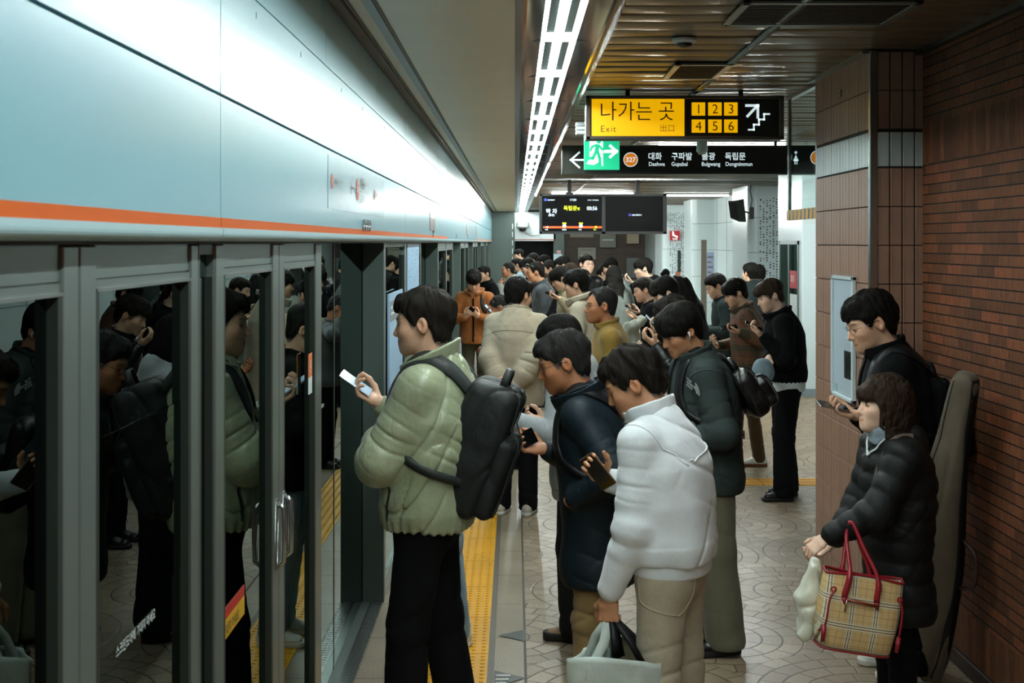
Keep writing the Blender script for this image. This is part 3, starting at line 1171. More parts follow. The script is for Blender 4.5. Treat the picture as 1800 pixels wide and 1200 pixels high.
# cross-wise tube lights on the concourse ceiling, plus added hidden ones as fill
M_TUBELINE = mat('tube_line', 'ffffff', 0.5, emit=(0.93, 1.0, 0.98), estr=10.0)
tubes = [(3.05, 4.45, 25.6, 'long tube light across the ceiling before the white piers', 0), (3.3, 4.4, 36.5, 'farthest tube light across the ceiling near the white piers', 0)]
tubes += [(1.5, 2.9, 13.2 + 0.9 * i, 'added fill tube light hidden behind the long black sign, %s of three' % w, 1) for i, w in enumerate(('nearest', 'second', 'farthest'))]
tubes += [(0.75, 2.5, 26.0 + 2.2 * i, 'added fill tube light hidden behind the departure screens, %s of four' % w, 1) for i, w in enumerate(('nearest', 'second', 'third', 'farthest'))]
for x0, x1, y, lab, lit in tubes:
    root = empty('tube_light', (x0, y, 3.0), 0, lab, 'ceiling light')
    b = MB()
    b.box(0, x1 - x0, -0.022, 0.022, 0.034, 0.058, 0, 0.004)
    b.build('housing', [M_FRAME], root)
    b = MB()
    b.tube([(0.03, 0, 0.012), (x1 - x0 - 0.03, 0, 0.012)], 0.016, 8)
    b.build('tube', [M_TUBEFILL if lit else M_TUBELINE], root, smooth=True)
b = MB()
b.box(0.4, 6.0, 19.6, 19.66, 3.03, 3.056, 0)
b.box(0.4, 6.0, 20.7, 20.74, 3.035, 3.056, 0)
tag(b.build('ceiling_batten', [M_STEEL]), kind='structure')

# air vents, smoke detectors on the slat ceiling
def vent(x, y, w, d, label):
    root = empty('ceiling_vent', (x, y, 3.045), 0, label, 'air vent', 'square air vents in the slat ceiling')
    b = MB()
    for a in ((0, w, 0, 0.035), (0, w, d - 0.035, d), (0, 0.035, 0, d), (w - 0.035, w, 0, d)):
        b.box(a[0], a[1], a[2], a[3], -0.004, 0.008, 0, 0.002)
    b.build('frame', [M_FRAME], root)
    b = MB()
    b.box(0.03, w - 0.03, 0.03, d - 0.03, 0.003, 0.01, 1)
    for i in range(12):
        y = 0.045 + i * (d - 0.09) / 12
        b.box(0.035, w - 0.035, y, y + 0.012, -0.001, 0.004, 0)
    b.build('grille', [mat('grille_bronze', '3a3326', 0.5), M_BLACK], root)


vent(0.90, 6.95, 0.33, 0.62, 'square air vent in the slat ceiling right above the yellow exit sign')
vent(0.95, 5.15, 0.75, 0.55, 'air vent in the slat ceiling nearest the camera at the top edge')


def detector(x, y, label):
    root = empty('smoke_detector', (x, y, 3.057), 0, label, 'smoke detector')
    b = MB()
    b.lathe([(0.062, 0.0), (0.062, -0.012), (0.045, -0.022)], 0, 0, 20)
    b.build('base', [M_WHITE], root, smooth=False)
    b = MB()
    b.lathe([(0.040, -0.022), (0.036, -0.036), (0.015, -0.042)], 0, 0, 16)
    b.build('sensor', [M_BLACK], root)


detector(0.84, 6.15, 'round smoke detector on the slat ceiling between the two square vents')
detector(0.88, 9.6, 'smoke detector on the ceiling behind the yellow exit sign')

# =================================================================== hanging signs
M_SIGNK = mat('sign_black', '151411', 0.35)
M_SIGNY = mat('sign_yellow_lit', 'e0a800', 0.4, emit='f7b600', estr=0.68)
M_SIGNW = mat('sign_white_lit', 'dfeaea', 0.4, emit='d9ecf0', estr=0.75)
M_INK = mat('sign_ink', '2a1508', 0.5)
RX, UZ = (1, 0, 0), (0, 0, 1)


def line(b, pts, y, w, k=0):
    for p, q in zip(pts[:-1], pts[1:]):
        A, C_ = Vector((p[0], y, p[1])), Vector((q[0], y, q[1]))
        d = (C_ - A).normalized()
        n = d.cross(Vector((0, 1, 0))) * (w / 2)
        e = d * (w / 2)
        b.quad(A - n - e, C_ - n + e, C_ + n + e, A + n - e, k)


def exit_sign():
    Y = 8.2
    S = lambda u, v: (at(u, v, Y)[0], at(u, v, Y)[2])
    root = empty('exit_sign', (0.47, Y, 2.73), 0, 'black hanging exit sign with yellow lit panel and six numbered squares', 'sign')
    x0, z0 = S(1030, 245)
    x1, z1 = S(1378, 168)
    L = (0.47, Y, 2.73)
    b = MB()
    b.box(x0, x1, Y + 0.004, Y + 0.14, z0, z1, 0)
    for a in ((x0, x1, z0, z0 + 0.022), (x0, x1, z1 - 0.022, z1), (x0, x0 + 0.03, z0, z1), (x1 - 0.03, x1, z0, z1)):
        b.box(a[0], a[1], Y - 0.012, Y + 0.01, a[2], a[3], 1, 0.004)
    b.build('case', [M_SIGNK, mat('sign_bezel', '5a534b', 0.35, metal=0.5)], root, loc=L).location = (0, 0, 0)
    b = MB()
    a, c = S(1040, 239), S(1203, 174)
    b.box(a[0], c[0], Y - 0.002, Y + 0.01, a[1], c[1], 0)
    for i in range(6):
        u = (1216, 1245, 1273)[i % 3]
        v = (203, 233)[i // 3]
        p, q = S(u, v), S(u + 23.5, v - 23)
        b.box(p[0], q[0], Y - 0.002, Y + 0.01, p[1], q[1], 0)
    b.build('lit_panel', [M_SIGNY], root, loc=L).location = (0, 0, 0)
    b = MB()
    y = Y - 0.0035
    b.text('나가는', (S(1053, 209)[0], y, S(0, 209)[1]), 0.139, RX, UZ, 0, -0.004, sx=0.93)
    b.text('곳', (S(1156, 209)[0], y, S(0, 209)[1]), 0.139, RX, UZ, 0, -0.004, sx=0.90)
    b.text('Exit', (S(1055, 232)[0], y, S(0, 232)[1]), 0.062, RX, UZ, 0, -0.008, spacing=1.1)
    b.text('出口', (S(1159, 230.5)[0], y, S(0, 230.5)[1]), 0.052, RX, UZ, 0, -0.008)
    for i in range(6):
        u = (1228, 1257, 1285)[i % 3]
        v = (199.5, 229.5)[i // 3]
        b.text(str(i + 1), (S(u, 0)[0], y, S(0, v)[1]), 0.088, RX, UZ, 0, -0.004, 'CENTER')
    b.build('lettering', [M_INK], root, loc=L).location = (0, 0, 0)
    b = MB()
    w = 0.017
    line(b, [S(1314, 204), S(1331, 186)], y, w)
    line(b, [S(1312, 185.5), S(1332, 185.5), S(1332, 206)], y, w)
    line(b, [S(1316, 228), S(1325, 228), S(1325, 219), S(1334, 219), S(1334, 210), S(1343, 210), S(1343, 200.5), S(1352, 200.5)], y, 0.011)
    b.build('stair_arrow', [M_SIGNW], root, loc=L).location = (0, 0, 0)
    for u in (1103, 1302):
        x = at(u, 0, Y + 0.07)[0]
        b = MB()
        b.box(x - 0.014, x + 0.014, Y + 0.055, Y + 0.085, z1, 3.06, 0)
        b.build('hanger', [M_BLACK], root, loc=L).location = (0, 0, 0)


def direction_sign():
    Y = 12.3
    S = lambda u, v: (at(u, v, Y)[0], at(u, v, Y)[2])
    L = (0.47, Y, 2.73)
    root = empty('direction_sign', L, 0, 'long black hanging sign listing four stations with orange 327 badge', 'sign')
    x0, z0 = S(988, 306)
    x1, z1 = 3.35, S(0, 255.5)[1]
    b = MB()
    b.box(x0, x1, Y + 0.004, Y + 0.16, z0, z1, 0)
    for a in ((x0, x1, z0, z0 + 0.016), (x0, x1, z1 - 0.016, z1), (x0, x0 + 0.016, z0, z1)):
        b.box(a[0], a[1], Y - 0.006, Y + 0.01, a[2], a[3], 1)
    b.box(x0 + 0.016, S(1030, 0)[0], Y, Y + 0.008, z0 + 0.016, z1 - 0.016, 2)
    b.build('case', [M_SIGNK, mat('sign_edge_grey', '3b3b37', 0.3, metal=0.4), mat('sign_grey', '3c3c36', 0.22)], root, loc=L).location = (0, 0, 0)
    y = Y - 0.002
    b = MB()
    line(b, [S(1003, 281), S(1030, 281)], y, 0.018)
    line(b, [S(1018, 268), S(1003.5, 281), S(1018, 294)], y, 0.018)
    b.disc((S(1108.5, 0)[0], y, S(0, 280.5)[1]), 0.072, RX, UZ, 32, 0, 0.064)
    for t, u in (('대화', 1139), ('구파발', 1180), ('불광', 1233), ('독립문', 1274)):
        b.text(t, (S(u, 0)[0], y, S(0, 280)[1]), 0.081, RX, UZ, 0, 0.014, sx=0.93)
    for t, u in (('Daehwa', 1140), ('Gupabal', 1180), ('Bulgwang', 1233), ('Dongnimmun', 1275)):
        b.text(t, (S(u, 0)[0], y, S(0, 291.5)[1]), 0.056, RX, UZ, 0, 0.010, sx=0.88)
    # man and woman pictogram
    for k, u in enumerate((1388, 1399)):
        xc = S(u, 0)[0]
        b.disc((xc, y, S(0, 268)[1]), 0.014, RX, UZ, 14, 0)
        w = 0.022
        zt, zm, zb = S(0, 272)[1], S(0, 281)[1], S(0, 289)[1]
        if k == 0:
            b.quad((xc - w, y, zm), (xc + w, y, zm), (xc + w, y, zt), (xc - w, y, zt), 0)
        else:
            b.add([(xc - w * 1.3, y, zm - 0.01), (xc + w * 1.3, y, zm - 0.01), (xc, y, zt + 0.004)], [(0, 1, 2)], 0)
        b.quad((xc - 0.015, y, zb), (xc - 0.004, y, zb), (xc - 0.004, y, zm), (xc - 0.015, y, zm), 0)
        b.quad((xc + 0.004, y, zb), (xc + 0.015, y, zb), (xc + 0.015, y, zm), (xc + 0.004, y, zm), 0)
    b.disc((S(1437, 0)[0], y, S(0, 277)[1]), 0.072, RX, UZ, 32, 0, 0.064)
    b.text('327', (S(1108.5, 0)[0], y - 0.003, S(0, 284.5)[1]), 0.066, RX, UZ, 0, 0.018, 'CENTER')
    b.build('lettering', [M_SIGNW], root, loc=L).location = (0, 0, 0)
    for u, v in ((1108.5, 280.5), (1437, 277)):
        b = MB()
        b.disc((S(u, 0)[0], y - 0.001, S(0, v)[1]), 0.064, RX, UZ, 32, 0)
        b.build('line_badge', [mat('badge_lit', 'd07a1e', 0.4, emit='cf7418', estr=0.7)], root, loc=L).location = (0, 0, 0)
    for x in (0.9, 2.6):
        b = MB()
        b.box(x - 0.014, x + 0.014, Y + 0.06, Y + 0.09, z1, 3.06, 0)
        b.build('hanger', [M_BLACK], root, loc=L).location = (0, 0, 0)


def escape_sign():
    Y = 9.8
    S = lambda u, v: (at(u, v, Y)[0], at(u, v, Y)[2])
    L = (S(1027, 0)[0], Y, 2.6)
    root = empty('escape_sign', L, 0, 'green lit running man escape sign hanging behind the exit sign', 'sign')
    x0, z0 = S(1027, 298)
    x1, z1 = S(1089, 233)
    b = MB()
    b.box(x0, x1, Y, Y + 0.05, z0, z1, 0)
    b.build('lit_panel', [mat('escape_green', '17b57f', 0.4, emit='1cc48c', estr=0.62)], root, loc=L).location = (0, 0, 0)
    b = MB()
    y = Y - 0.002
    P = lambda *ps: [S(*p) for p in ps]
    q = P((1036, 246), (1060, 246), (1060, 292), (1054, 292), (1054, 284), (1044, 290), (1030, 288), (1036, 280))
    b.add([(p[0], y, p[1]) for p in q], [tuple(range(len(q)))], 0)
    line(b, P((1064, 266), (1083, 266)), y, 0.026)
    line(b, P((1073, 256.5), (1083.5, 266), (1073, 275.5)), y, 0.022)
    b.build('white_pictogram', [M_SIGNW], root, loc=L).location = (0, 0, 0)
    b = MB()
    y = Y - 0.004
    b.disc((S(1052.5, 0)[0], y, S(0, 248.5)[1]), 0.018, RX, UZ, 18, 0)
    q = P((1047, 253), (1054, 254), (1052, 270), (1045, 268))
    b.add([(p[0], y, p[1]) for p in q], [(0, 1, 2, 3)], 0)
    line(b, P((1047, 255), (1041, 258), (1038, 264)), y, 0.016)
    line(b, P((1053, 256), (1058, 262), (1063, 262)), y, 0.016)
    line(b, P((1047, 268), (1042, 278), (1033, 278)), y, 0.022)
    line(b, P((1051, 268), (1054, 278), (1055, 290)), y, 0.022)
    b.build('running_figure', [MATS['escape_green']], root, loc=L).location = (0, 0, 0)
    b = MB()
    xm = (x0 + x1) / 2
    b.box(xm - 0.01, xm + 0.01, Y + 0.02, Y + 0.04, z1, 3.06, 0)
    b.build('hanger', [M_BLACK], root, loc=L).location = (0, 0, 0)


exit_sign()
direction_sign()
escape_sign()
# emergency lamp beside the escape sign
root = empty('emergency_lamp', (0.46, 9.3, 2.86), 0, 'white ribbed emergency lamp box left of the yellow exit sign', 'lamp')
b = MB()
for i in range(3):
    b.box(0.0, 0.075, 0, 0.12, 0.0 + 0.032 * i, 0.027 + 0.032 * i, 0, 0.004)
b.build('lens', [M_REFLECT], root)
b = MB()
b.box(0.075, 0.16, 0.02, 0.10, 0.0, 0.09, 0, 0.004)
b.box(0.10, 0.12, 0.05, 0.07, 0.09, 0.20, 0)
b.build('case', [M_WHITE], root)
b = MB()
b.lathe([(0.02, 0.0), (0.045, -0.02), (0.05, -0.10), (0.03, -0.13)], 0, 0, 16)
root = empty('ceiling_siren', (1.60, 10.6, 2.93), 0, 'small pale cone lamp hanging between the two signs', 'lamp')
b.build('cone', [M_REFLECT], root, smooth=True)
b = MB()
b.box(-0.01, 0.01, -0.01, 0.01, 0.0, 0.13)
b.build('stem', [M_WHITE], root)


# departure screens
def screens():
    Y = 20.0
    S = lambda u, v: (at(u, v, Y)[0], at(u, v, Y)[2])
    x0, z0 = S(948.5, 411)
    x1, z1 = S(1172, 341)
    L = (x0, Y, z0)
    root = empty('departure_screen', L, 0, 'pair of black departure screens hanging from the ceiling, one showing train time', 'screen')
    b = MB()
    b.box(x0, x1, Y + 0.01, Y + 0.22, z0, z1, 0, 0.01)
    for a in ((x0, x1, z0, z0 + 0.035), (x0, x1, z1 - 0.03, z1), (x0, x0 + 0.04, z0, z1), (x1 - 0.06, x1, z0, z1), (S(1058, 0)[0], S(1064, 0)[0], z0, z1)):
        b.box(a[0], a[1], Y - 0.01, Y + 0.02, a[2], a[3], 0)
    b.build('housing', [mat('screen_housing', '161a1a', 0.45)], root, loc=L).location = (0, 0, 0)
    for u0, u1 in ((952, 1058), (1064, 1166)):
        p, q = S(u0, 406.5), S(u1, 344.5)
        b = MB()
        b.box(p[0], q[0], Y + 0.002, Y + 0.01, p[1], q[1], 0)
        b.build('display', [mat('display_black', '030404', 0.4, spec=0.08)], root, loc=L).location = (0, 0, 0)
    y = Y - 0.001
    b = MB()
    T = lambda t, u, v, s, k=0, al='LEFT', w=0.02, sx=1.0: b.text(t, (S(u, 0)[0], y, S(0, v)[1]), s, RX, UZ, k, w, al, sx)
    T('막 차', 959.5, 374.5, 0.086, 0)
    T('(행선)', 964, 379.3, 0.040, 0)
    T('독립문', 990.5, 369, 0.082, 1, sx=0.98)
    T('행', 1014.5, 369, 0.05, 1)
    T('00:56', 1031.5, 369, 0.082, 0, sx=0.92)
    T('17:50', 1001, 353, 0.050, 0, w=0.01)
    T('서울교통공사', 962, 352.3, 0.022, 0)
    T('2024년 11월 08일(금)', 1033, 352.3, 0.020, 0)
    T('서울교통공사', 1110, 379, 0.030, 0)
    for u in (962, 992, 1021, 1047):
        T('역사' if u != 992 else '경복궁', u - 4, 404.6, 0.026, 1 if u == 1047 else 0)
    for u in (992, 1021):
        b.disc((S(u, 0)[0], y - 0.002, S(0, 397)[1]), 0.030, RX, UZ, 14, 0)
        p, q = S(u - 3.5, 393.5), S(u + 3.5, 391)
        b.quad((p[0], y - 0.002, p[1]), (q[0], y - 0.002, p[1]), (q[0], y - 0.002, q[1]), (p[0], y - 0.002, q[1]), 1)
    b.disc((S(962, 0)[0], y - 0.002, S(0, 399)[1]), 0.016, RX, UZ, 14, 0)
    b.disc((S(1047.5, 0)[0], y - 0.002, S(0, 399)[1]), 0.020, RX, UZ, 14, 1)
    p, q = S(955, 401), S(1058, 397.5)
    b.quad((p[0], y, p[1]), (q[0], y, p[1]), (q[0], y, q[1]), (p[0], y, q[1]), 2)
    b.disc((S(959, 0)[0], y, S(0, 351)[1]), 0.022, RX, UZ, 16, 3, 0.010)
    b.disc((S(1107, 0)[0], y, S(0, 377.5)[1]), 0.020, RX, UZ, 16, 3, 0.010)
    E_ = lambda n, c, s: mat(n, c, 0.5, emit=c, estr=s)
    b.build('display_text', [E_('led_white', 'dff4ff', 1.0), E_('led_yellow', 'd8e02a', 1.0), E_('led_orange', 'ee5a1c', 0.9), E_('led_blue', '4a55e0', 1.0)], root, loc=L).location = (0, 0, 0)
    for u in (1001, 1121):
        x = at(u, 0, Y + 0.1)[0]
        b = MB()
        b.box(x - 0.03, x + 0.03, Y + 0.07, Y + 0.14, z1, 3.06, 0)
        b.box(x - 0.06, x + 0.06, Y + 0.05, Y + 0.16, z1, z1 + 0.03, 0)
        b.build('hanger', [M_BLACK], root, loc=L).location = (0, 0, 0)


screens()

# emergency phone sign on the far pier
b = MB()
Y = 33.48
S = lambda u, v: (at(u, v, Y)[0], at(u, v, Y)[2])
p, q = S(1178, 422), S(1195, 405.5)
b.box(p[0], q[0], Y, Y + 0.125, p[1], q[1], 0)
root = tag(b.build('emergency_phone_sign', [mat('sos_red_sign', 'a01f22', 0.4, emit='a01f22', estr=0.35)]), 'red sign with white handset projecting from the far white pier', 'sign')
b = MB()
line(b, [S(1183, 408), S(1183.5, 413), S(1190, 416)], Y - 0.003, 0.045)
b.text('SOS', (S(1186.5, 0)[0], Y - 0.003, S(0, 421.4)[1]), 0.075, RX, UZ, 0, 0.02, 'CENTER')
b.build('lettering', [M_SIGNW], root)

# camera on the cross header, its conduit
root = empty('security_camera', (0.25, 38.8, 2.55), 0, 'white security camera with bent conduit on the white header at the far end', 'security camera')
b = MB()
b.lathe([(0.20, 0.12), (0.21, -0.02), (0.15, -0.06)], 0, 0, 18)
b.build('body', [M_WHITE], root, smooth=False)
b = MB()
b.lathe([(0.12, -0.06), (0.10, -0.14), (0.04, -0.17)], 0, 0, 16)
b.build('dome', [M_BLACK], root, smooth=True)
b = MB()
b.tube([(0.1, 0.1, -0.2), (0.3, 0.1, -0.28), (0.52, 0.1, -0.26), (0.56, 0.1, -0.15), (0.56, 0.1, 0.62)], 0.025, 8)
b.build('conduit', [M_WHITE], root, smooth=True)


def plate(name, u0, v0, u1, v1, Y, m, label, cat, lines=0, inkm=None, t=0.03):
    p, q = at(u0, v1, Y), at(u1, v0, Y)
    b = MB()
    b.box(p[0], q[0], Y - t, Y, p[2], q[2], 0, 0.006)
    o = tag(b.build(name, [m]), label, cat)
    if lines:
        b = MB()
        h = (q[2] - p[2])
        w = q[0] - p[0]
        for i in range(lines):
            z = q[2] - h * (0.2 + 0.6 * i / max(1, lines - 1) if lines > 1 else 0.5)
            b.box(p[0] + w * 0.15, q[0] - w * (0.15 + 0.2 * (i % 2)), Y - t - 0.003, Y - t, z - h * 0.03, z + h * 0.03, 0)
        b.build('printed_lines', [inkm], o)
    return o


INKG = mat('ink_grey', '6d726c', 0.6)
BKY = 40.97
plate('notice_plate', 1016, 435, 1047, 456, BKY, mat('plate_cream', 'a8a594', 0.5), 'cream notice plate on the brown end wall behind the smiling man', 'sign', 2, INKG)
plate('cabinet_box', 1053, 408, 1081.5, 435, BKY, mat('box_olive', '77796b', 0.45), 'grey olive metal cabinet on the brown end wall under the screens', 'cabinet', 1, M_WHITE, 0.3)
plate('name_board', 1002, 410, 1043, 417, BKY, mat('board_cream', 'a39b88', 0.5), 'narrow cream board high on the end wall behind the screens', 'sign', 1, INKG)
o = plate('air_unit', 1100, 405, 1121, 428, BKY, mat('unit_cream', 'b0a288', 0.5), 'cream ventilation box with striped lower edge on the end wall', 'box', 0, None, 0.4)
plate('notice_case', 1101, 453, 1127, 488, BKY, mat('case_paper', '6a716e', 0.4), 'tall glazed notice case on the end wall left of the black hooded person', 'notice case', 5, INKG, 0.08)
plate('paper_notice', 973, 446, 988, 473, 38.95, mat('paper_blue', 'b4d2dc', 0.5), 'pale paper notice on the grey green post at the far opening', 'poster', 1, INKG)
plate('fire_tag', 978.5, 440, 986, 445.5, 38.94, mat('tag_pink', 'c99a98', 0.5), 'small pink tag on the grey green post above the paper notice', 'tag')
# fire extinguisher cabinets and small things on the white piers
plate('fire_box', 1318, 464, 1328, 489, 22.25, mat('fire_red', '9c3a2a', 0.45), 'red brown fire box on the white wall behind the two men seen from behind', 'fire box', 0, None, .3)
plate('fire_box', 1187, 478, 1196, 500, 33.6, mat('fire_orange', 'b8694a', 0.45), 'orange fire box low on the far pier behind the long haired woman', 'fire box', 0)
plate('poster_strip', 1241, 443, 1255, 487, 29.3, mat('poster_mauve', 'a5aecb', 0.5), 'mauve poster strip on the rounded white pier', 'poster', 4, INKG)
plate('mirror_strip', 1191, 440, 1196.5, 478, 33.6, mat('strip_dark', '2d352e', 0.2), 'narrow dark glass strip on the far pier above the orange box', 'display panel', 0)
b = MB()
b.box(4.05, 4.16, 26.9, 27.0, 0.0, 2.1, 0)
tag(b.build('trim_4', [mat('bronze_post', '7d7566', 0.4, metal=0.4)]), kind='structure')

# metal bench at the end wall
root = empty('bench', (2.98, 38.3, 0), 0, 'grey metal bench against the brown end wall beyond the crowd', 'bench')
b = MB()
b.box(0, 1.25, 0, 0.45, 0.42, 0.47, 0, 0.01)
b.build('seat', [M_FRAME], root)
b = MB()
b.box(0, 1.25, 0.43, 0.47, 0.62, 0.86, 0, 0.01)
b.build('backrest', [M_FRAME], root)
for x in (0.08, 1.12):
    b = MB()
    b.box(x, x + 0.05, 0.02, 0.47, 0.0, 0.42, 0, 0.005)
    b.build('leg', [M_FRAME], root)

# =================================================================== organic surfaces
# smooth unions of tapered limbs are turned into one continuous quad mesh (surface nets)
F32 = np.float32


def V(*a):
    return np.array(a, dtype=F32)


def nrm(v):
    v = np.asarray(v, dtype=F32)
    n = float(np.linalg.norm(v))
    return v / n if n > 1e-9 else v


def smin(a, b, k):
    if k <= 0:
        return np.minimum(a, b)
    h = np.maximum(k - np.abs(a - b), 0) / k
    return np.minimum(a, b) - h * h * k * 0.25


def smax(a, b, k):
    return -smin(-a, -b, k)


def cone(P, a, b, ra, rb):
    """tapered limb from a to b"""
    a, b = V(*a), V(*b)
    d = b - a
    L2 = float(d @ d) + 1e-9
    q = P - a
    t = np.clip((q @ d) / L2, 0, 1)
    w = q - t[:, None] * d
    return np.sqrt((w * w).sum(1)) - (ra + (rb - ra) * t)


def limb(P, a, b, side, ra, rb):
    """limb of elliptic section; ra = (half width along side, half depth)"""
    a, b = V(*a), V(*b)
    d = b - a
    L = float(np.linalg.norm(d)) + 1e-9
    ax = d / L
    s = nrm(np.asarray(side, dtype=F32) - ax * float(np.dot(side, ax)))
    n = np.cross(ax, s)
    q = P - a
    h = q @ ax
    t = np.clip(h / L, 0, 1)
    e = h - t * L
    rx = ra[0] + (rb[0] - ra[0]) * t
    ry = ra[1] + (rb[1] - ra[1]) * t
    u, w = q @ s, q @ n
    m = np.minimum(rx, ry)
    k = np.sqrt((u / rx) ** 2 + (w / ry) ** 2 + (e / m) ** 2)
    g = np.sqrt((u / rx ** 2) ** 2 + (w / ry ** 2) ** 2 + (e / m ** 2) ** 2) + 1e-6
    return np.where(k < 0.3, (k - 1) * m, k * (k - 1) / g)


def ell(P, c, r):
    q = P - V(*c)
    r = V(*r)
    k = np.sqrt(((q / r) ** 2).sum(1))
    g = np.sqrt(((q / (r * r)) ** 2).sum(1)) + 1e-6
    return np.where(k < 0.3, (k - 1) * float(r.min()), k * (k - 1) / g)


def rbox(P, c, half, rad):
    q = np.abs(P - V(*c)) - V(*half) + rad
    return np.sqrt((np.maximum(q, 0) ** 2).sum(1)) + np.minimum(q.max(1), 0) - rad


_WAVES = {}


def wavy(P, freq, seed=0, n=5):
    """cheap smooth noise, about -1..1"""
    key = (seed, n)
    if key not in _WAVES:
        r = np.random.RandomState(seed)
        k = r.normal(size=(n, 3))
        k /= np.linalg.norm(k, axis=1)[:, None]
        _WAVES[key] = (k.astype(F32) * r.uniform(0.7, 1.5, (n, 1)).astype(F32), r.uniform(0, 6.28, n).astype(F32), r.uniform(0, 6.28, n).astype(F32))
    k, ph, p2 = _WAVES[key]
    Q = P * freq
    out = np.zeros(len(P), F32)
    for i in range(n):
        w = np.sin(Q @ k[(i + 1) % n] * 0.6 + p2[i])
        out += np.sin(Q @ k[i] + ph[i] + 1.4 * w)
    return out / n * 1.6


def folds(P, dirs, freq, seed=0):
    """creases of cloth: narrow warped grooves in a few directions that come and go"""
    out = np.zeros(len(P), F32)
    for i, d in enumerate(dirs):
        c = (P @ nrm(V(*d))) * freq + 1.1 * wavy(P, 5, seed + i * 3 + 1) + i * 1.7
        r = 1 - np.abs(np.sin(c))
        m = np.clip(wavy(P, 11, seed + i * 3 + 2) * 1.3 + .05, 0, 1)
        out += (r ** 3.5) * m
    return out


def sdf_mesh(f, lo, hi, h):
    """surface nets over a block-sparse grid; returns verts (n,3), quads (m,4)"""
    B = 8
    lo = np.asarray(lo, F32)
    hi = np.asarray(hi, F32)
    nb = np.maximum(1, np.ceil((hi - lo) / (B * h)).astype(int))
    n = nb * B + 1
    I = np.stack(np.meshgrid(*[np.arange(k) for k in nb], indexing='ij'), -1).reshape(-1, 3)
    c = lo + (I + 0.5) * (B * h)
    d = f(c.astype(F32))
    I = I[np.abs(d) < B * h * 1.6]
    Vv = np.full(n, 1.0, F32)
    # sign fill for skipped inside blocks
    inside = np.zeros(nb, bool)
    inside.reshape(-1)[:] = (d < 0)
    Vv[:-1, :-1, :-1] = np.where(np.repeat(np.repeat(np.repeat(inside, B, 0), B, 1), B, 2), -1.0, 1.0)
    off = np.stack(np.meshgrid(*[np.arange(B + 1)] * 3, indexing='ij'), -1).reshape(-1, 3)
    CH = max(1, 400000 // len(off))
    for s in range(0, len(I), CH):
        J = (I[s:s + CH, None, :] * B + off[None]).reshape(-1, 3)
        v = f((lo + J * h).astype(F32))
        Vv[J[:, 0], J[:, 1], J[:, 2]] = v
    neg = Vv < 0
    Vv[neg[:, :, :] & (Vv > -1e-9)] = -1e-7
    # cells of active blocks with mixed signs
    s8 = np.zeros(tuple(n - 1), np.int8)
    for a in (0, 1):
        for b_ in (0, 1):
            for c_ in (0, 1):
                s8 += neg[a:n[0] - 1 + a, b_:n[1] - 1 + b_, c_:n[2] - 1 + c_]
    act = np.zeros(tuple(nb), bool)
    act[I[:, 0], I[:, 1], I[:, 2]] = True
    actc = np.repeat(np.repeat(np.repeat(act, B, 0), B, 1), B, 2)
    cells = np.argwhere((s8 > 0) & (s8 < 8) & actc)
    if len(cells) == 0:
        return np.zeros((0, 3), F32), np.zeros((0, 4), int)
    idx = np.full(tuple(n - 1), -1, np.int32)
    idx[cells[:, 0], cells[:, 1], cells[:, 2]] = np.arange(len(cells))
    acc = np.zeros((len(cells), 3), F32)
    cnt = np.zeros(len(cells), F32)
    for ax in range(3):
        o1, o2 = [i for i in range(3) if i != ax]
        for a in (0, 1):
            for b_ in (0, 1):
                p = cells.copy()
                p[:, o1] += a
                p[:, o2] += b_
                q = p.copy()
                q[:, ax] += 1
                v0 = Vv[p[:, 0], p[:, 1], p[:, 2]]
                v1 = Vv[q[:, 0], q[:, 1], q[:, 2]]
                m = (v0 < 0) != (v1 < 0)
                t = np.where(m, v0 / np.where(v0 - v1 == 0, 1, v0 - v1), 0)
                pt = p.astype(F32)
                pt[:, ax] += t
                acc[m] += pt[m]
                cnt += m
    verts = lo + acc / np.maximum(cnt, 1)[:, None] * h
    quads = []
    for ax in range(3):
        o1, o2 = [(1, 2), (2, 0), (0, 1)][ax]
        sl0 = [slice(None)] * 3
        sl1 = [slice(None)] * 3
        sl0[ax] = slice(0, n[ax] - 1)
        sl1[ax] = slice(1, n[ax])
        e = np.argwhere(neg[tuple(sl0)] != neg[tuple(sl1)])
        e = e[(e[:, o1] > 0) & (e[:, o2] > 0) & (e[:, o1] < n[o1] - 1) & (e[:, o2] < n[o2] - 1)]
        if len(e) == 0:
            continue
        flip = neg[e[:, 0], e[:, 1], e[:, 2]]
        ids = []
        for a, b_ in ((-1, -1), (0, -1), (0, 0), (-1, 0)):
            p = e.copy()
            p[:, o1] += a
            p[:, o2] += b_
            ids.append(idx[p[:, 0], p[:, 1], p[:, 2]])
        qd = np.stack(ids, 1)
        ok = (qd >= 0).all(1)
        qd, flip = qd[ok], flip[ok]
        qd[~flip] = qd[~flip][:, ::-1]
        quads.append(qd)
    return verts.astype(F32), np.concatenate(quads) if quads else np.zeros((0, 4), int)


def mesh_from(name, verts, quads, mats, parent=None, loc=None, colors=None, smooth=True):
    me = bpy.data.meshes.new(name)
    n, m = len(verts), len(quads)
    me.vertices.add(n)
    vv = verts - np.asarray(loc, F32) if loc is not None else verts
    me.vertices.foreach_set('co', np.ascontiguousarray(vv, F32).ravel())
    me.loops.add(m * 4)
    me.loops.foreach_set('vertex_index', np.ascontiguousarray(quads, np.int32).ravel())
    me.polygons.add(m)
    me.polygons.foreach_set('loop_start', np.arange(0, m * 4, 4, dtype=np.int32))
    me.update(calc_edges=True)
    if colors is not None:
        at_ = me.color_attributes.new('tone', 'FLOAT_COLOR', 'POINT')
        c4 = np.ones((n, 4), F32)
        c4[:, :3] = colors
        at_.data.foreach_set('color', c4.ravel())
    return link_mesh(name, me, mats, parent, smooth)


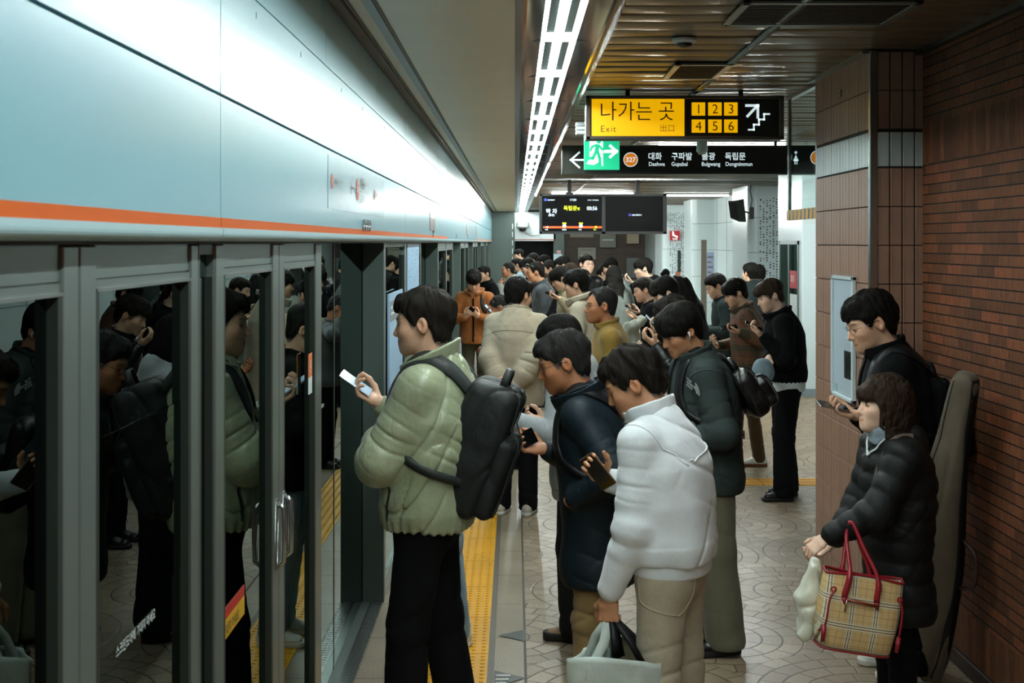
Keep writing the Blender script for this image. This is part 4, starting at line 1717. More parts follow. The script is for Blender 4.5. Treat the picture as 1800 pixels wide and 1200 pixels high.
def largest(verts, quads):
    """keep only the largest connected surface"""
    n = len(verts)
    if n == 0:
        return verts, quads
    lab = np.arange(n)
    for _ in range(4000):
        m = lab[quads].min(1)
        new = lab.copy()
        for k in range(4):
            np.minimum.at(new, quads[:, k], m)
        new = new[new]
        if (new == lab).all():
            break
        lab = new
    u, c = np.unique(lab, return_counts=True)
    keep = lab == u[c.argmax()]
    remap = np.cumsum(keep) - 1
    q = quads[keep[quads].all(1)]
    return verts[keep], remap[q]


def organic(name, f, lo, hi, h, mats, parent=None, loc=None, colorf=None, one=True):
    v, q = sdf_mesh(f, lo, hi, h)
    if one:
        v, q = largest(v, q)
    return mesh_from(name, v, q, mats, parent, loc, colorf(v) if colorf else None)


def to_surface(f, pts, steps=6, off=0.0):
    """move points onto the surface f = off; returns points and normals"""
    p = np.asarray(pts, F32).copy()
    e = 0.002
    for _ in range(steps):
        d = f(p) - off
        g = np.stack([f(p + V(e, 0, 0)) - f(p - V(e, 0, 0)), f(p + V(0, e, 0)) - f(p - V(0, e, 0)), f(p + V(0, 0, e)) - f(p - V(0, 0, e))], 1)
        ln = np.linalg.norm(g, axis=1)[:, None] + 1e-9
        g /= ln
        p -= np.clip(d, -0.05, 0.05)[:, None] * g
    return p, g


def smooth_line(pts, n=24):
    """Catmull-Rom through points"""
    P = [np.asarray(p, F32) for p in pts]
    P = [2 * P[0] - P[1]] + P + [2 * P[-1] - P[-2]]
    out = []
    segs = len(P) - 3
    for i in range(segs):
        a, b, c, d = P[i:i + 4]
        k = max(2, n // segs)
        for j in range(k):
            t = j / k
            out.append(0.5 * ((2 * b) + (c - a) * t + (2 * a - 5 * b + 4 * c - d) * t * t + (3 * b - a - 3 * c + d) * t ** 3))
    out.append(P[-2])
    return np.array(out, F32)

# =================================================================== people
def skin_material():
    m = bpy.data.materials.new('skin')
    m.use_nodes = True
    t = NT(m)
    a = t.n('ShaderNodeAttribute', attribute_name='tone')
    sp = t.ramp(t.noise(t.obj(), 90, 3, 0.6), [(0.3, (0.92, 0.90, 0.89)), (0.7, (1.05, 1.05, 1.05))])
    mul = t.n('ShaderNodeMix', data_type='RGBA', blend_type='MULTIPLY')
    mul.inputs[0].default_value = 1
    t.l(a.outputs['Color'], mul.inputs[6])
    t.l(sp, mul.inputs[7])
    t.l(mul.outputs[2], t.b.inputs['Base Color'])
    t.b.inputs['Roughness'].default_value = 0.48
    t.b.inputs['Specular IOR Level'].default_value = 0.4
    t.b.inputs['Subsurface Weight'].default_value = 0.0
    return m


M_SKIN = skin_material()


def hair_material(name, c, rough=0.5):
    m = bpy.data.materials.new(name)
    m.use_nodes = True
    t = NT(m)
    a = t.n('ShaderNodeAttribute', attribute_name='tone')
    f = t.noise(t.scale(a.outputs['Vector'], (26, 26, 1.6)), 1.0, 4, 0.65)
    f2 = t.noise(t.scale(a.outputs['Vector'], (9, 9, 0.8)), 1.0, 3, 0.6)
    t.l(t.ramp(f, [(0.3, tuple(x * 0.5 for x in c)), (0.7, tuple(x * 1.7 for x in c))]), t.b.inputs['Base Color'])
    t.b.inputs['Roughness'].default_value = rough
    t.b.inputs['Specular IOR Level'].default_value = 0.05
    t.bump(t.m('ADD', f, t.m('MULTIPLY', f2, 1.2)), 0.75, 0.006)
    return m


HAIR = {'black': hair_material('hair_black', (0.008, 0.007, 0.006)),
        'soft': hair_material('hair_soft_black', (0.014, 0.011, 0.009)),
        'brown': hair_material('hair_brown', (0.026, 0.016, 0.010)),
        'grey': hair_material('hair_greying', (0.018, 0.017, 0.016))}
HAIRC = {'black': (0.009, 0.008, 0.007), 'soft': (0.022, 0.018, 0.015), 'brown': (0.04, 0.025, 0.018), 'grey': (0.035, 0.032, 0.03)}
SKINS = {'light': lin('d8ab8d'), 'mid': lin('c8916c'), 'tan': lin('b57a55'), 'fair': lin('e3bda3')}
M_SPECS = mat('spectacle_frame', '1b1a19', 0.3)
M_SPECMETAL = mat('spectacle_metal', '8c8578', 0.25, metal=0.9)
M_BUD = mat('earbud_white', 'e6e9e8', 0.25)

ZL = {  # hairlines: forward position -> lowest height of the hair
    'short': ([-.14, -.06, -.045, -.03, -.012, .004, .022, .034, .05, .075, .10], [-.094, -.088, -.076, -.012, .022, .020, -.012, -.008, .035, .050, .052]),
    'fringe': ([-.14, -.06, -.045, -.03, -.012, .004, .022, .034, .05, .075, .12], [-.094, -.088, -.076, -.020, .018, .014, -.022, -.015, .012, .030, .028]),
    'bowl': ([-.14, -.06, -.045, -.03, -.012, .004, .022, .034, .05, .075, .12], [-.090, -.084, -.074, -.016, .014, .010, -.030, -.02, -.004, .012, .010]),
    'crop': ([-.14, -.06, -.045, -.03, -.012, .004, .022, .034, .045, .06, .10], [-.072, -.066, -.055, -.008, .026, .026, .0, .008, .050, .075, .085]),
    'bald': ([-.14, -.06, -.045, -.03, -.012, .004, .022, .034, .045, .06, .10], [-.070, -.064, -.052, -.006, .028, .028, .006, .02, .060, .095, .11]),
    'bob': ([-.16, -.06, -.03, .0, .025, .038, .046, .056, .08, .12], [-.150, -.150, -.148, -.142, -.128, -.085, -.01, .012, .020, .016]),
    'long': ([-.20, -.06, -.03, .0, .02, .030, .044, .056, .08, .12], [-.42, -.42, -.38, -.25, -.16, -.06, .02, .035, .050, .052]),
    'tied': ([-.20, -.06, -.045, -.03, -.012, .004, .022, .034, .05, .075, .10], [-.42, -.080, -.070, -.03, .012, .008, -.005, .002, .04, .052, .052]),
}
SHELL = {  # centre, radii of the hair volume
    'short': ((0, -.016, .038), (.083, .104, .092)),
    'fringe': ((0, -.012, .038), (.084, .107, .092)),
    'bowl': ((0, -.012, .038), (.087, .109, .093)),
    'crop': ((0, -.016, .038), (.082, .103, .092)),
    'bald': ((0, -.016, .034), (.081, .101, .087)),
    'bob': ((0, -.012, .038), (.089, .110, .094)),
    'long': ((0, -.012, .038), (.087, .108, .094)),
    'tied': ((0, -.014, .040), (.086, .108, .096)),
}


class Person:
    def __init__(s, **k):
        s.k = k
        if 'at' in k:
            u, v, y = k['at']
            s.h = EYE - (v - 425.5) * y / FPX
            s.x, s.y = at(u, v, y)[0], y
        else:
            s.x, s.y, s.h = k['pos'][0], k['pos'][1], k['h']
        a = math.radians(k.get('face', 180))
        s.f = V(math.cos(a), math.sin(a), 0)
        s.r = V(math.sin(a), -math.cos(a), 0)
        s.z = V(0, 0, 1)
        s.base = V(s.x, s.y, 0)
        s.s = s.h / 1.75
        for _ in range(3):
            s.skeleton()
            top = float((s.hc + s.H @ V(0, -.012, .035) * s.hs)[2]) + 0.092 * s.hs + 0.006
            s.s *= s.h / top
            if 'at' in k:
                s.skeleton()
                s.base = s.base + V(at(*k['at'])[0] - s.hc[0], k['at'][2] - s.hc[1], 0)
        s.skeleton()
        s.x, s.y = float(s.base[0]), float(s.base[1])
        dist = math.hypot(s.x, s.y)
        s.det = k.get('det', 0.0045 if dist < 6.7 else (0.0062 if dist < 10.5 else (0.0075 if dist < 15 else 0.011)))

    def L(s, r, f, z):
        """body frame -> world, scaled to the person's size"""
        return s.base + s.s * (s.r * r + s.f * f) + V(0, 0, z * s.s)

    def D(s, r, f, z):
        return nrm(s.r * r + s.f * f + s.z * z)

    def skeleton(s):
        k = s.k
        ln, hn = math.radians(k.get('lean', 2)), math.radians(k.get('hunch', 6))
        U1 = s.z * math.cos(ln) + s.f * math.sin(ln)
        U2 = s.z * math.cos(ln + hn) + s.f * math.sin(ln + hn)
        F2 = s.f * math.cos(ln + hn) - s.z * math.sin(ln + hn)
        tw = math.radians(k.get('twist', 0))
        s.R2 = s.r * math.cos(tw) + s.f * math.sin(tw)
        F2 = nrm(np.cross(U2, s.R2)) if tw else F2
        s.U1, s.U2, s.F2 = U1, U2, F2
        S = s.s
        hz = k.get('hipz', 0.93)
        s.hip = s.L(0, k.get('hipf', 0), hz)
        s.chest = s.hip + U1 * 0.30 * S
        s.nb = s.chest + U2 * 0.245 * S
        sw = k.get('sw', 1.0)
        drop = k.get('shrug', 0.0)
        s.sh = {}
        for n, g in (('R', 1), ('L', -1)):
            s.sh[n] = s.nb - U2 * (0.080 - drop) * S + s.R2 * g * 0.165 * S * sw + F2 * k.get('shf', 0.012) * S
        nk = ln + hn + math.radians(k.get('neck', 14))
        nd = s.z * math.cos(nk) + nrm(V(F2[0], F2[1], 0)) * math.sin(nk)
        s.hc = s.nb + nd * 0.150 * S
        yaw, pit, rol = [math.radians(v) for v in k.get('head', (0, 12, 0))]
        f0 = nrm(V(F2[0], F2[1], 0))
        r0 = V(f0[1], -f0[0], 0)
        f1 = f0 * math.cos(yaw) - r0 * math.sin(yaw)
        r1 = V(f1[1], -f1[0], 0)
        hf = f1 * math.cos(pit) - s.z * math.sin(pit)
        hu = nrm(np.cross(r1, hf))
        hr = r1 * math.cos(rol) - hu * math.sin(rol)
        hu = np.cross(hr, hf)
        s.H = np.stack([hr, hf, hu], 1).astype(F32)       # head local -> world
        s.hs = k.get('hs', 1.0) * 1.05 * (S ** 0.5)
        s.arms = {}
        for n, g in (('R', 1), ('L', -1)):
            a = dict(k.get('arm' + n, {}))
            preset = a.pop('p', None)
            base = {
                None: dict(t=(g * .235, .03, .80), pole=(g * .25, -1, 0), hd=(0, .15, -1), pn=(-g, .2, 0), curl=.35),
                'phone': dict(t=(g * .125, .27, 1.10), pole=(g * .55, -.4, -1), hd=(-g * .55, .62, .42), pn=(-g * .2, -.65, .72), curl=.55),
                'phone2': dict(t=(g * .10, .25, 1.13), pole=(g * .8, -.3, -.9), hd=(-g * .45, .75, .30), pn=(-g * .55, -.35, .72), curl=.55),
                'cross': dict(t=(-g * .06, .24, 1.13), pole=(g * .7, -.2, -1), hd=(-g * 1, .1, .1), pn=(0, -1, 0), curl=.4),
                'behind': dict(t=(g * .05, -.17, .92), pole=(g * 1, -.5, 0), hd=(-g * .8, -.1, -.45), pn=(0, -1, .2), curl=.5),
                'face': dict(t=(g * .10, .27, 1.36), pole=(g * .6, .3, -1), hd=(-g * .4, -.35, .85), pn=(-g * .2, -1, 0), curl=.6),
                'ear': dict(t=(g * .17, .10, 1.44), pole=(g * 1, .3, -.8), hd=(-g * .25, -.25, .9), pn=(-g * 1, 0, 0), curl=.6),
                'pocket': dict(t=(g * .21, .06, .87), pole=(g * 1, -.8, 0), hd=(-g * .2, .3, -1), pn=(-g, .1, 0), curl=.3),
            }[preset]
            base.update(a)
            W = V(*base['w']) if 'w' in base else s.L(*base['t'])
            S0 = s.sh[n]
            L1, L2 = .295 * S * k.get('al', 1), .262 * S * k.get('al', 1)
            d = W - S0
            dist = float(np.linalg.norm(d))
            if dist > (L1 + L2) * 0.995:
                W = S0 + d / dist * (L1 + L2) * 0.995
                d = W - S0
                dist = float(np.linalg.norm(d))
            ax = d / dist
            x = (L1 * L1 - L2 * L2 + dist * dist) / (2 * dist)
            hgt = math.sqrt(max(0.0, L1 * L1 - x * x))
            pole = s.r * base['pole'][0] + s.f * base['pole'][1] + s.z * base['pole'][2] if 'polew' not in base else V(*base['polew'])
            pv = nrm(pole - ax * float(pole @ ax))
            E = S0 + ax * x + pv * hgt
            hd = s.D(*base['hd']) if 'hdw' not in base else nrm(V(*base['hdw']))
            pn = s.D(*base['pn']) if 'pnw' not in base else nrm(V(*base['pnw']))
            pn = nrm(pn - hd * float(pn @ hd))
            sd = np.cross(hd, pn) * g        # thumb side
            s.arms[n] = dict(S=S0, E=E, W=W, hd=hd, pn=pn, sd=sd, g=g, curl=base.get('curl', .35), thumb=base.get('thumb', .5), fan=base.get('fan', 0.0), point=base.get('point'))

    # ---- hand: palm, four unequal bent fingers, thumb from the side of the palm
    def hand_bones(s, n):
        a = s.arms[n]
        S = s.s * s.k.get('hand', 1.0)
        W, hd, pn, sd, c = a['W'], a['hd'], a['pn'], a['sd'], a['curl']
        bones = []
        for i, (o, ln) in enumerate(((.031, .072), (.010, .080), (-.011, .074), (-.031, .058))):
            ci = c
            if a['point'] is not None and i == a['point']:
                ci = 0.08
            base = W + (hd * (.092 - abs(o) * .12) + sd * o) * S
            fd = nrm(hd + sd * (o * 4 * a['fan'] + o * 1.2))
            p = base
            ang = 0.0
            for j, fr in enumerate((.45, .31, .24)):
                ang += ci * (62, 78, 52)[j] * math.pi / 180 * (1 + 0.10 * (i - 1))
                d = fd * math.cos(ang) + pn * math.sin(ang)
                q = p + d * ln * fr * S
                r0 = (.0098, .0088, .0080)[j] * (1 if i < 3 else .88)
                bones.append((p, q, r0 * S, r0 * .9 * S))
                p = q
        tb = W + (hd * .022 + sd * .026 + pn * .008) * S
        t = a['thumb']
        d1 = nrm(hd * .62 + sd * (.75 - .35 * t) + pn * (.25 + .5 * t))
        m1 = tb + d1 * .042 * S
        d2 = nrm(hd * .80 + sd * (.42 - .55 * t) + pn * (.2 + .35 * t))
        m2 = m1 + d2 * .034 * S
        d3 = nrm(hd * .92 + sd * (.2 - .6 * t) + pn * (.1 + .3 * t))
        m3 = m2 + d3 * .026 * S
        bones += [(tb, m1, .0150 * S, .0118 * S), (m1, m2, .0112 * S, .0100 * S), (m2, m3, .0098 * S, .0082 * S)]
        return bones

    def hand_sdf(s, P, n):
        a = s.arms[n]
        S = s.s * s.k.get('hand', 1.0)
        W, hd, pn, sd = a['W'], a['hd'], a['pn'], a['sd']
        d = limb(P, W - hd * .01 * S, W + hd * .035 * S, sd, (.026 * S, .020 * S), (.036 * S, .0165 * S))
        d = smin(d, limb(P, W + hd * .035 * S, W + hd * .082 * S, sd, (.037 * S, .0165 * S), (.039 * S, .0135 * S)), .012)
        fing = None
        for i, (p, q, r0, r1) in enumerate(s.hand_bones(n)):
            c = cone(P, p, q, r0, r1)
            if i >= 12:
                d = smin(d, c, .010)
            else:
                fing = c if fing is None else np.minimum(fing, c)
        return smin(d, fing, .006)

    # ---- head
    def loc(s, P):
        return ((P - s.hc) @ s.H) / s.hs

    def W(s, *p):
        return s.hc + s.H @ (V(*p) * s.hs)

    def head_sdf(s, P):
        Q = s.loc(P)
        A = Q.copy()
        A[:, 0] = np.abs(A[:, 0])
        fem = s.k.get('fem', False)
        d = ell(Q, (0, -.012, .035), (.076, .096, .084))
        d = smin(d, ell(Q, (0, .034, -.022), (.064, .062, .082)), .03)
        d = smin(d, ell(Q, (0, .040, -.066), (.050 if fem else .055, .050, .044)), .03)
        d = smin(d, ell(Q, (0, .074, -.092), (.024, .022, .020)), .03)
        d = smin(d, ell(A, (.042, .058, -.022), (.026, .028, .026)), .022)
        if not fem:
            d = smin(d, cone(A, (.012, .086, .022), (.044, .070, .022), .010, .009), .016)
        d = smax(d, -ell(A, (.034, .104, .000), (.021, .021, .013)), .016)
        d = smin(d, ell(A, (.033, .073, .001), (.0155, .0155, .0125)), .005)
        nl = s.k.get('nose', 1.0)
        d = smin(d, cone(Q, (0, .086, .012), (0, .086 + .022 * nl, -.030), .0070, .0105), .012)
        d = smin(d, ell(A, (.0125, .090, -.035), (.0085, .012, .0085)), .008)
        d = smin(d, ell(Q, (0, .078, -.062), (.026, .020, .020)), .014)
        d = smin(d, cone(A, (0, .0985, -.0585), (.019, .088, -.062), .0052, .0034), .005)
        d = smin(d, cone(A, (0, .0965, -.0695), (.017, .088, -.0665), .0062, .0040), .005)
        d = smax(d, -cone(A, (0, .107, -.0640), (.022, .094, -.0645), .0022, .0020), .003)
        ear = ell(A, (.079, -.012, -.006), (.010, .019, .030))
        ear = smax(ear, -ell(A, (.090, -.004, -.002), (.011, .0125, .020)), .004)
        ear = smin(ear, ell(A, (.077, .004, -.006), (.008, .006, .010)), .006)
        d = smin(d, ear, .010)
        return d * s.hs

    def body_sdf(s, P):
        S = s.s
        nr = .052 * S if s.k.get('fem') else .060 * S
        d = s.head_sdf(P)
        skull = s.W(0, -.030, -.045)
        d = smin(d, limb(P, s.nb - s.U2 * .05 * S, skull, s.R2, (nr * 1.10, nr * 1.02), (nr * .94, nr)), .028)
        d = smin(d, limb(P, s.hip + s.U1 * .15 * S, s.chest, s.r, (.10 * S, .06 * S), (.11 * S, .07 * S)), .02)
        d = smin(d, limb(P, s.chest, s.nb - s.U2 * .03 * S, s.R2, (.11 * S, .07 * S), (.06 * S, .05 * S)), .03)
        for n in 'RL':
            a = s.arms[n]
            d = smin(d, cone(P, s.nb - s.U2 * .05 * S, a['S'], .045 * S, .042 * S), .03)
            d = smin(d, cone(P, a['S'], a['E'], .040 * S, .034 * S), .015)
            d = smin(d, cone(P, a['E'], a['W'], .035 * S, .026 * S), .012)
            d = smin(d, s.hand_sdf(P, n), .012)
        return d

    def tones(s, v):
        k = s.k
        base = np.array(SKINS[k.get('skin', 'light')], F32)
        c = np.tile(base, (len(v), 1))
        Q = s.loc(v)
        ax = np.abs(Q[:, 0])
        near = (np.abs(Q) < .16).all(1)

        def blend(w, col):
            w = (np.clip(w, 0, 1) * near)[:, None]
            c[:] = c * (1 - w) + np.array(col, F32) * w
        sm = lambda x, a, b: np.clip((x - a) / (b - a), 0, 1)
        g = lambda x, m, sd_: np.exp(-((x - m) / sd_) ** 2)
        # cheeks, ears and nose a little redder
        blend(0.30 * g(Q[:, 2], -.02, .03) * sm(Q[:, 1], .03, .07), base * np.array((1.02, .80, .74), F32))
        blend(0.4 * sm(ax, .072, .082) * g(Q[:, 2], -.006, .04), base * np.array((1.0, .72, .62), F32))
        front = sm(Q[:, 1], .055, .066)
        blend(0.75 * front * sm(.0235 - ax, 0, .004) * g(Q[:, 2], -.0645, .0095), base * np.array((.80, .46, .42), F32))
        blend(0.6 * front * sm(.02 - ax, 0, .004) * g(Q[:, 2], -.0642, .0016), base * .25)
        hc = np.array(HAIRC[k.get('hair', ('short', 'black'))[1]], F32)
        brow = g(Q[:, 2] - (.0265 - .10 * np.abs(ax - .036)), 0, .0042) * sm(ax, .013, .018) * sm(.058 - ax, 0, .008) * sm(Q[:, 1], .045, .06)
        blend(0.9 * brow, hc * 1.5)
        eye = g(Q[:, 2] - (.0025 - .12 * np.abs(ax - .033)), 0, .0044) * sm(ax, .017, .021) * sm(.050 - ax, 0, .005) * sm(Q[:, 1], .05, .065)
        blend(0.92 * eye, (0.016, 0.012, 0.010))
        if not k.get('fem') and k.get('shade', .25):
            blend(k.get('shade', .25) * sm(-.035 - Q[:, 2], 0, .02) * sm(Q[:, 1], .0, .04), base * .62)  # beard stubble on jaw and chin
        zy, zz = ZL[k.get('hair', ('short', 'black'))[0]]
        zl = np.interp(Q[:, 1], zy, zz)
        if k.get('hair', ('short', 'black'))[0] not in ('none',):
            blend(0.92 * sm(Q[:, 2] - zl, -.012, .006) * (1 - sm(ax, .0795, .083)), hc * 1.8)
        if k.get('hair', ('',))[0] == 'bald':
            blend(0.75 * g(Q[:, 0], 0, .045) * sm(Q[:, 2], .085, .105), base * .8)
        # fingernails / knuckles a little redder
        for n in 'RL':
            for i, (p, q, r0, r1) in enumerate(s.hand_bones(n)):
                if i in (2, 5, 8, 11, 14):
                    dd = np.linalg.norm(v - q, axis=1)
                    w = np.clip(1 - dd / (r1 * 1.6), 0, 1)[:, None] * .5
                    c[:] = c * (1 - w) + base * np.array((1.05, .78, .72), F32) * w
        return c

    def hair_sdf(s, P):
        st = s.k.get('hair', ('short', 'black'))[0]
        Q = s.loc(P)
        c, r = SHELL[st]
        seed = s.k.get('seed', 1)
        vol = s.k.get('vol', 1.0)
        r = (r[0] + (vol - 1) * .09, r[1] + (vol - 1) * .09, r[2] + (vol - 1) * .09)
        d = ell(Q, c, r)
        if st in ('short', 'fringe', 'bowl', 'tied'):
            part = s.k.get('part', .012)
            d = smin(d, ell(Q, (part, .058, .074), (.058, .038, .037 if st == 'short' else .034)), .035)
        if st in ('fringe', 'bowl'):
            d = smin(d, ell(Q, (0, .082, .044), (.062, .026, .034)), .02)
        if st in ('bob', 'long'):
            A = Q.copy()
            A[:, 0] = np.abs(A[:, 0])
            d = smin(d, ell(A, (.070, .0, -.050), (.030, .052, .105)), .03)
            d = smin(d, ell(Q, (0, -.065, -.055), (.092, .062, .105)), .04)
            if st == 'bob':
                d = smin(d, ell(Q, (0, .076, .048), (.066, .034, .040)), .02)
        if st not in ('bob', 'long'):
            d = smin(d, ell(Q, (0, -.052, -.030), (.066, .050, .062)), .03)
        tail = None
        if st in ('long', 'tied'):
            # hair falling down the back follows gravity, not the head
            S = s.s
            a0 = s.W(0, -.070, -.02)
            b0 = s.nb - s.U2 * .02 * S - s.F2 * .105 * S
            c0 = s.nb - s.U2 * s.k.get('hairlen', .17) * S - s.F2 * .150 * S
            w0, w1 = (.085, .105) if st == 'long' else (.05, .06)
            tail = smin(limb(P, a0, b0, s.R2, (w0, .05), (w1, .042)), limb(P, b0, c0, s.R2, (w1, .042), (w1 * .75, .028)), .03) / s.hs
        ph = np.arctan2(Q[:, 0], Q[:, 1] + .035)
        rho = np.sqrt(Q[:, 0] ** 2 + (Q[:, 1] + .035) ** 2 + (Q[:, 2] - .13) ** 2)
        G = np.stack([np.cos(ph), np.sin(ph), rho * 5], 1).astype(F32)
        mess = s.k.get('mess', 1.0)
        disp = (.0034 * wavy(G, 9, seed) + .0024 * wavy(G, 26, seed + 3) + .0030 * wavy(Q, 60, seed + 5) + .0012 * wavy(Q * V(1, 1, .5), 190, seed + 6)) * mess
        zy, zz = ZL[st]
        zl = np.interp(Q[:, 1], zy, zz) + .010 * wavy(G, 14, seed + 7) * mess
        d = smax(d, (zl - Q[:, 2]) * .75, .010)
        if tail is not None:
            d = smin(d, tail, .03)
        return (d + disp) * s.hs

    def hair_coords(s, v):
        Q = s.loc(v)
        ph = np.arctan2(Q[:, 0], Q[:, 1] + .035)
        rho = np.sqrt(Q[:, 0] ** 2 + (Q[:, 1] + .035) ** 2 + (Q[:, 2] - .13) ** 2)
        return np.stack([np.cos(ph) + .25 * np.sin(rho * 14), np.sin(ph), rho * 5 + s.k.get('seed', 1) * 3.1], 1)

    # ---- garments
    def spine(s, z):
        S = s.s
        zs = [.30, .93, 1.23, 1.475]
        pts = [s.hip - s.z * .63 * S, s.hip, s.chest, s.nb]
        z = min(max(z, .30), 1.50)
        for i in range(3):
            if z <= zs[i + 1] or i == 2:
                t = (z - zs[i]) / (zs[i + 1] - zs[i])
                return pts[i] + (pts[i + 1] - pts[i]) * t

    def top_sdf(s, P, g=None, noise=True):
        g = g or s.k['top']
        S = s.s
        sl = g.get('slack', .015)
        hem = g.get('hem', .80)
        gw = s.k.get('girth', 1.0)
        cin = g.get('cinch', 0.0)
        secs = g.get('secs') or [(hem, .160 - cin, .118 - cin, 0), (hem + .07, .164, .120, 0), (1.02, .156, .113, 0), (1.16, .166, .118, -.004), (1.28, .168, .116, -.008), (1.37, .140, .088, -.012), (1.445, .072, .060, -.012)]
        d = None
        prev = None
        for z, w, dp, o in secs:
            c = s.spine(z) + s.F2 * o * S
            q = (c, ((w * gw + sl) * S, (dp * gw + sl) * S))
            if prev is not None:
                e = limb(P, prev[0], q[0], s.R2 if z > 1.1 else s.r, prev[1], q[1])
                d = e if d is None else smin(d, e, .045)
            prev = q
        # cut the lower end flat
        hp = s.spine(hem)
        d = smax(d, -((P - hp) @ s.z), .012)
        seed = s.k.get('seed', 1) * 13
        if noise:
            w = g.get('wr', .006)
            Q = np.stack([(P - s.base) @ s.r, (P - s.base) @ s.f, P[:, 2] - s.base[2]], 1)
            n1 = wavy(Q * V(1, 1, .5), 26, seed)
            d = d + w * .55 * n1 + w * folds(Q, ((.9, .5, .35), (-.8, .6, .45), (.3, -.4, .9)), g.get('ff', 34), seed + 2)
            if g.get('quilt'):
                zz = (P[:, 2] - s.base[2]) / g['quilt']
                d = d - g.get('qamp', .008) * np.abs(np.sin(zz * math.pi))
            if g.get('cinch'):
                zz = (P - hp) @ s.z
                d = d + .004 * np.sin(np.arctan2((P - hp) @ s.r, (P - hp) @ s.f) * 34) * np.exp(-(zz / .05) ** 2)
        sw = g.get('sleeve', 1.0)
        arms = None
        for n in 'RL':
            a = s.arms[n]
            r0, r1, r2 = (.052 + sl * .62) * S * sw, (.046 + sl * .75) * S * sw, (.037 + sl * .30) * S * sw
            ax = nrm(a['W'] - a['E'])
            we = a['W'] - ax * (.030 if not g.get('short') else .0) * S
            e = cone(P, a['S'], a['E'], r0, r1)
            e2 = cone(P, a['E'], we, r1, r2)
            if g.get('blouse'):
                mid = a['E'] + (we - a['E']) * .62
                e2 = smin(cone(P, a['E'], mid, r1, r1 * 1.02), cone(P, mid, we, r1 * .98, r2 * .92), .02)
            d1_, d2_ = e, e2
            e = smin(e, e2, .03)
            if g.get('noarms'):
                e = e * 0 + 9.0
            e = smin(e, cone(P, s.nb - s.U2 * .045 * S, a['S'], (.040 + sl * .6) * S, r0 * .92), .05)
            if noise:
                q = P - a['E']
                u1 = nrm(a['E'] - a['S'])
                bw = 1 / (1 + np.exp(np.clip((d2_ - d1_) / .018, -20, 20)))
                h = (1 - bw) * (q @ u1) + bw * (q @ ax)
                C = np.stack([h * 1.5, (P @ s.z) * .5, (P @ s.r) * .45 + (P @ s.f) * .45], 1).astype(F32)
                wn = g.get('wr', .006) * .85
                near = .25 + .9 * np.exp(-(h / .13) ** 2)
                e = e + wn * near * (wavy(C, 40, seed + 4) * .5 + 1.15 * folds(C, ((1, .25, .1), (.85, -.5, .3), (.8, .3, -.6)), g.get('sf', 36), seed + 6))
                if g.get('quilt'):
                    e = e - g.get('qamp', .008) * .8 * np.abs(np.sin(h / (g['quilt'] * .9) * math.pi))
            arms = e if arms is None else np.minimum(arms, e)
        d = smin(d, arms, g.get('blend', .030))
        if g.get('hood'):
            c = s.nb - s.F2 * .085 * S - s.U2 * .035 * S
            hh = limb(P, c - s.R2 * .075 * S, c + s.R2 * .075 * S, s.U2, (.085 * S, .050 * S), (.085 * S, .050 * S))
            hh = smin(hh, limb(P, s.nb - s.R2 * .085 * S + s.F2 * .03 * S - s.U2 * .01 * S, c - s.R2 * .06 * S, s.U2, (.034 * S, .026 * S), (.05 * S, .035 * S)), .03)
            hh = smin(hh, limb(P, s.nb + s.R2 * .085 * S + s.F2 * .03 * S - s.U2 * .01 * S, c + s.R2 * .06 * S, s.U2, (.034 * S, .026 * S), (.05 * S, .035 * S)), .03)
            if noise:
                hh = hh + .005 * wavy(P - s.base, 26, seed + 9)
            d = smin(d, hh, .02)
        # neck opening
        d = smax(d, -limb(P, s.nb - s.U2 * .005 * S + s.F2 * .006 * S, s.nb + (s.hc - s.nb) * .75, s.R2, (.066 * S, .066 * S), (.09 * S, .09 * S)), .010)
        return d

    def collar_sdf(s, P, g):
        S = s.s
        c = g.get('collar', 'stand')
        seed = s.k.get('seed', 1) * 17
        ud = nrm(s.U2 * .92 + nrm(s.hc - s.nb) * .3)
        hgt = {'stand': .055, 'tall': .075, 'shirt': .040, 'rib': .028, 'fold': .05, 'shawl': .06}[c] * g.get('ch', 1.0) * S
        o = s.nb - s.U2 * .022 * S + s.F2 * .004 * S
        q = P - o
        rr0 = nrm(s.R2 - ud * float(s.R2 @ ud))
        h = q @ ud
        h = h + g.get('dip', .018) * S * (.5 + .5 * np.cos(np.arctan2(q @ rr0, q @ np.cross(ud, rr0))))
        rr = nrm(s.R2 - ud * float(s.R2 @ ud))
        ff = np.cross(ud, rr)
        u, w = q @ rr, q @ ff
        fl = {'stand': .010, 'tall': .016, 'shirt': .006, 'rib': .0, 'fold': .022, 'shawl': .03}[c] * S
        ra = (.078 + g.get('cw', 0)) * S + fl * np.clip(h / hgt, -.5, 1.2) * g.get('flare', 1.0)
        rb = (.074 + g.get('cw', 0)) * S + fl * np.clip(h / hgt, -.5, 1.2)
        ang = np.arctan2(u, w)
        k = np.sqrt((u / ra) ** 2 + (w / rb) ** 2)
        th = {'stand': .007, 'tall': .010, 'shirt': .004, 'rib': .007, 'fold': .006, 'shawl': .014}[c] * S
        d = np.abs(k - 1) * np.minimum(ra, rb) - th
        d = smax(d, np.abs(h - hgt * .5) - hgt * .5 - .012 * S, .008)
        if c in ('shirt', 'fold', 'shawl'):
            # leaf turned down outside the stand, longer at the front points
            pt = .5 + .5 * np.cos(ang)
            lf = (.030 + .030 * pt ** 3) * S * g.get('leaf', 1.0)
            ro = 1 + (.016 + .20 * np.clip(hgt - h, 0, .1)) / .078
            e = np.abs(k - ro) * np.minimum(ra, rb) - th * .9
            e = smax(e, h - hgt - .006 * S, .004)
            e = smax(e, (hgt - lf) - h, .004)
            d = smin(d, e, .006)
        op = g.get('open', .25)
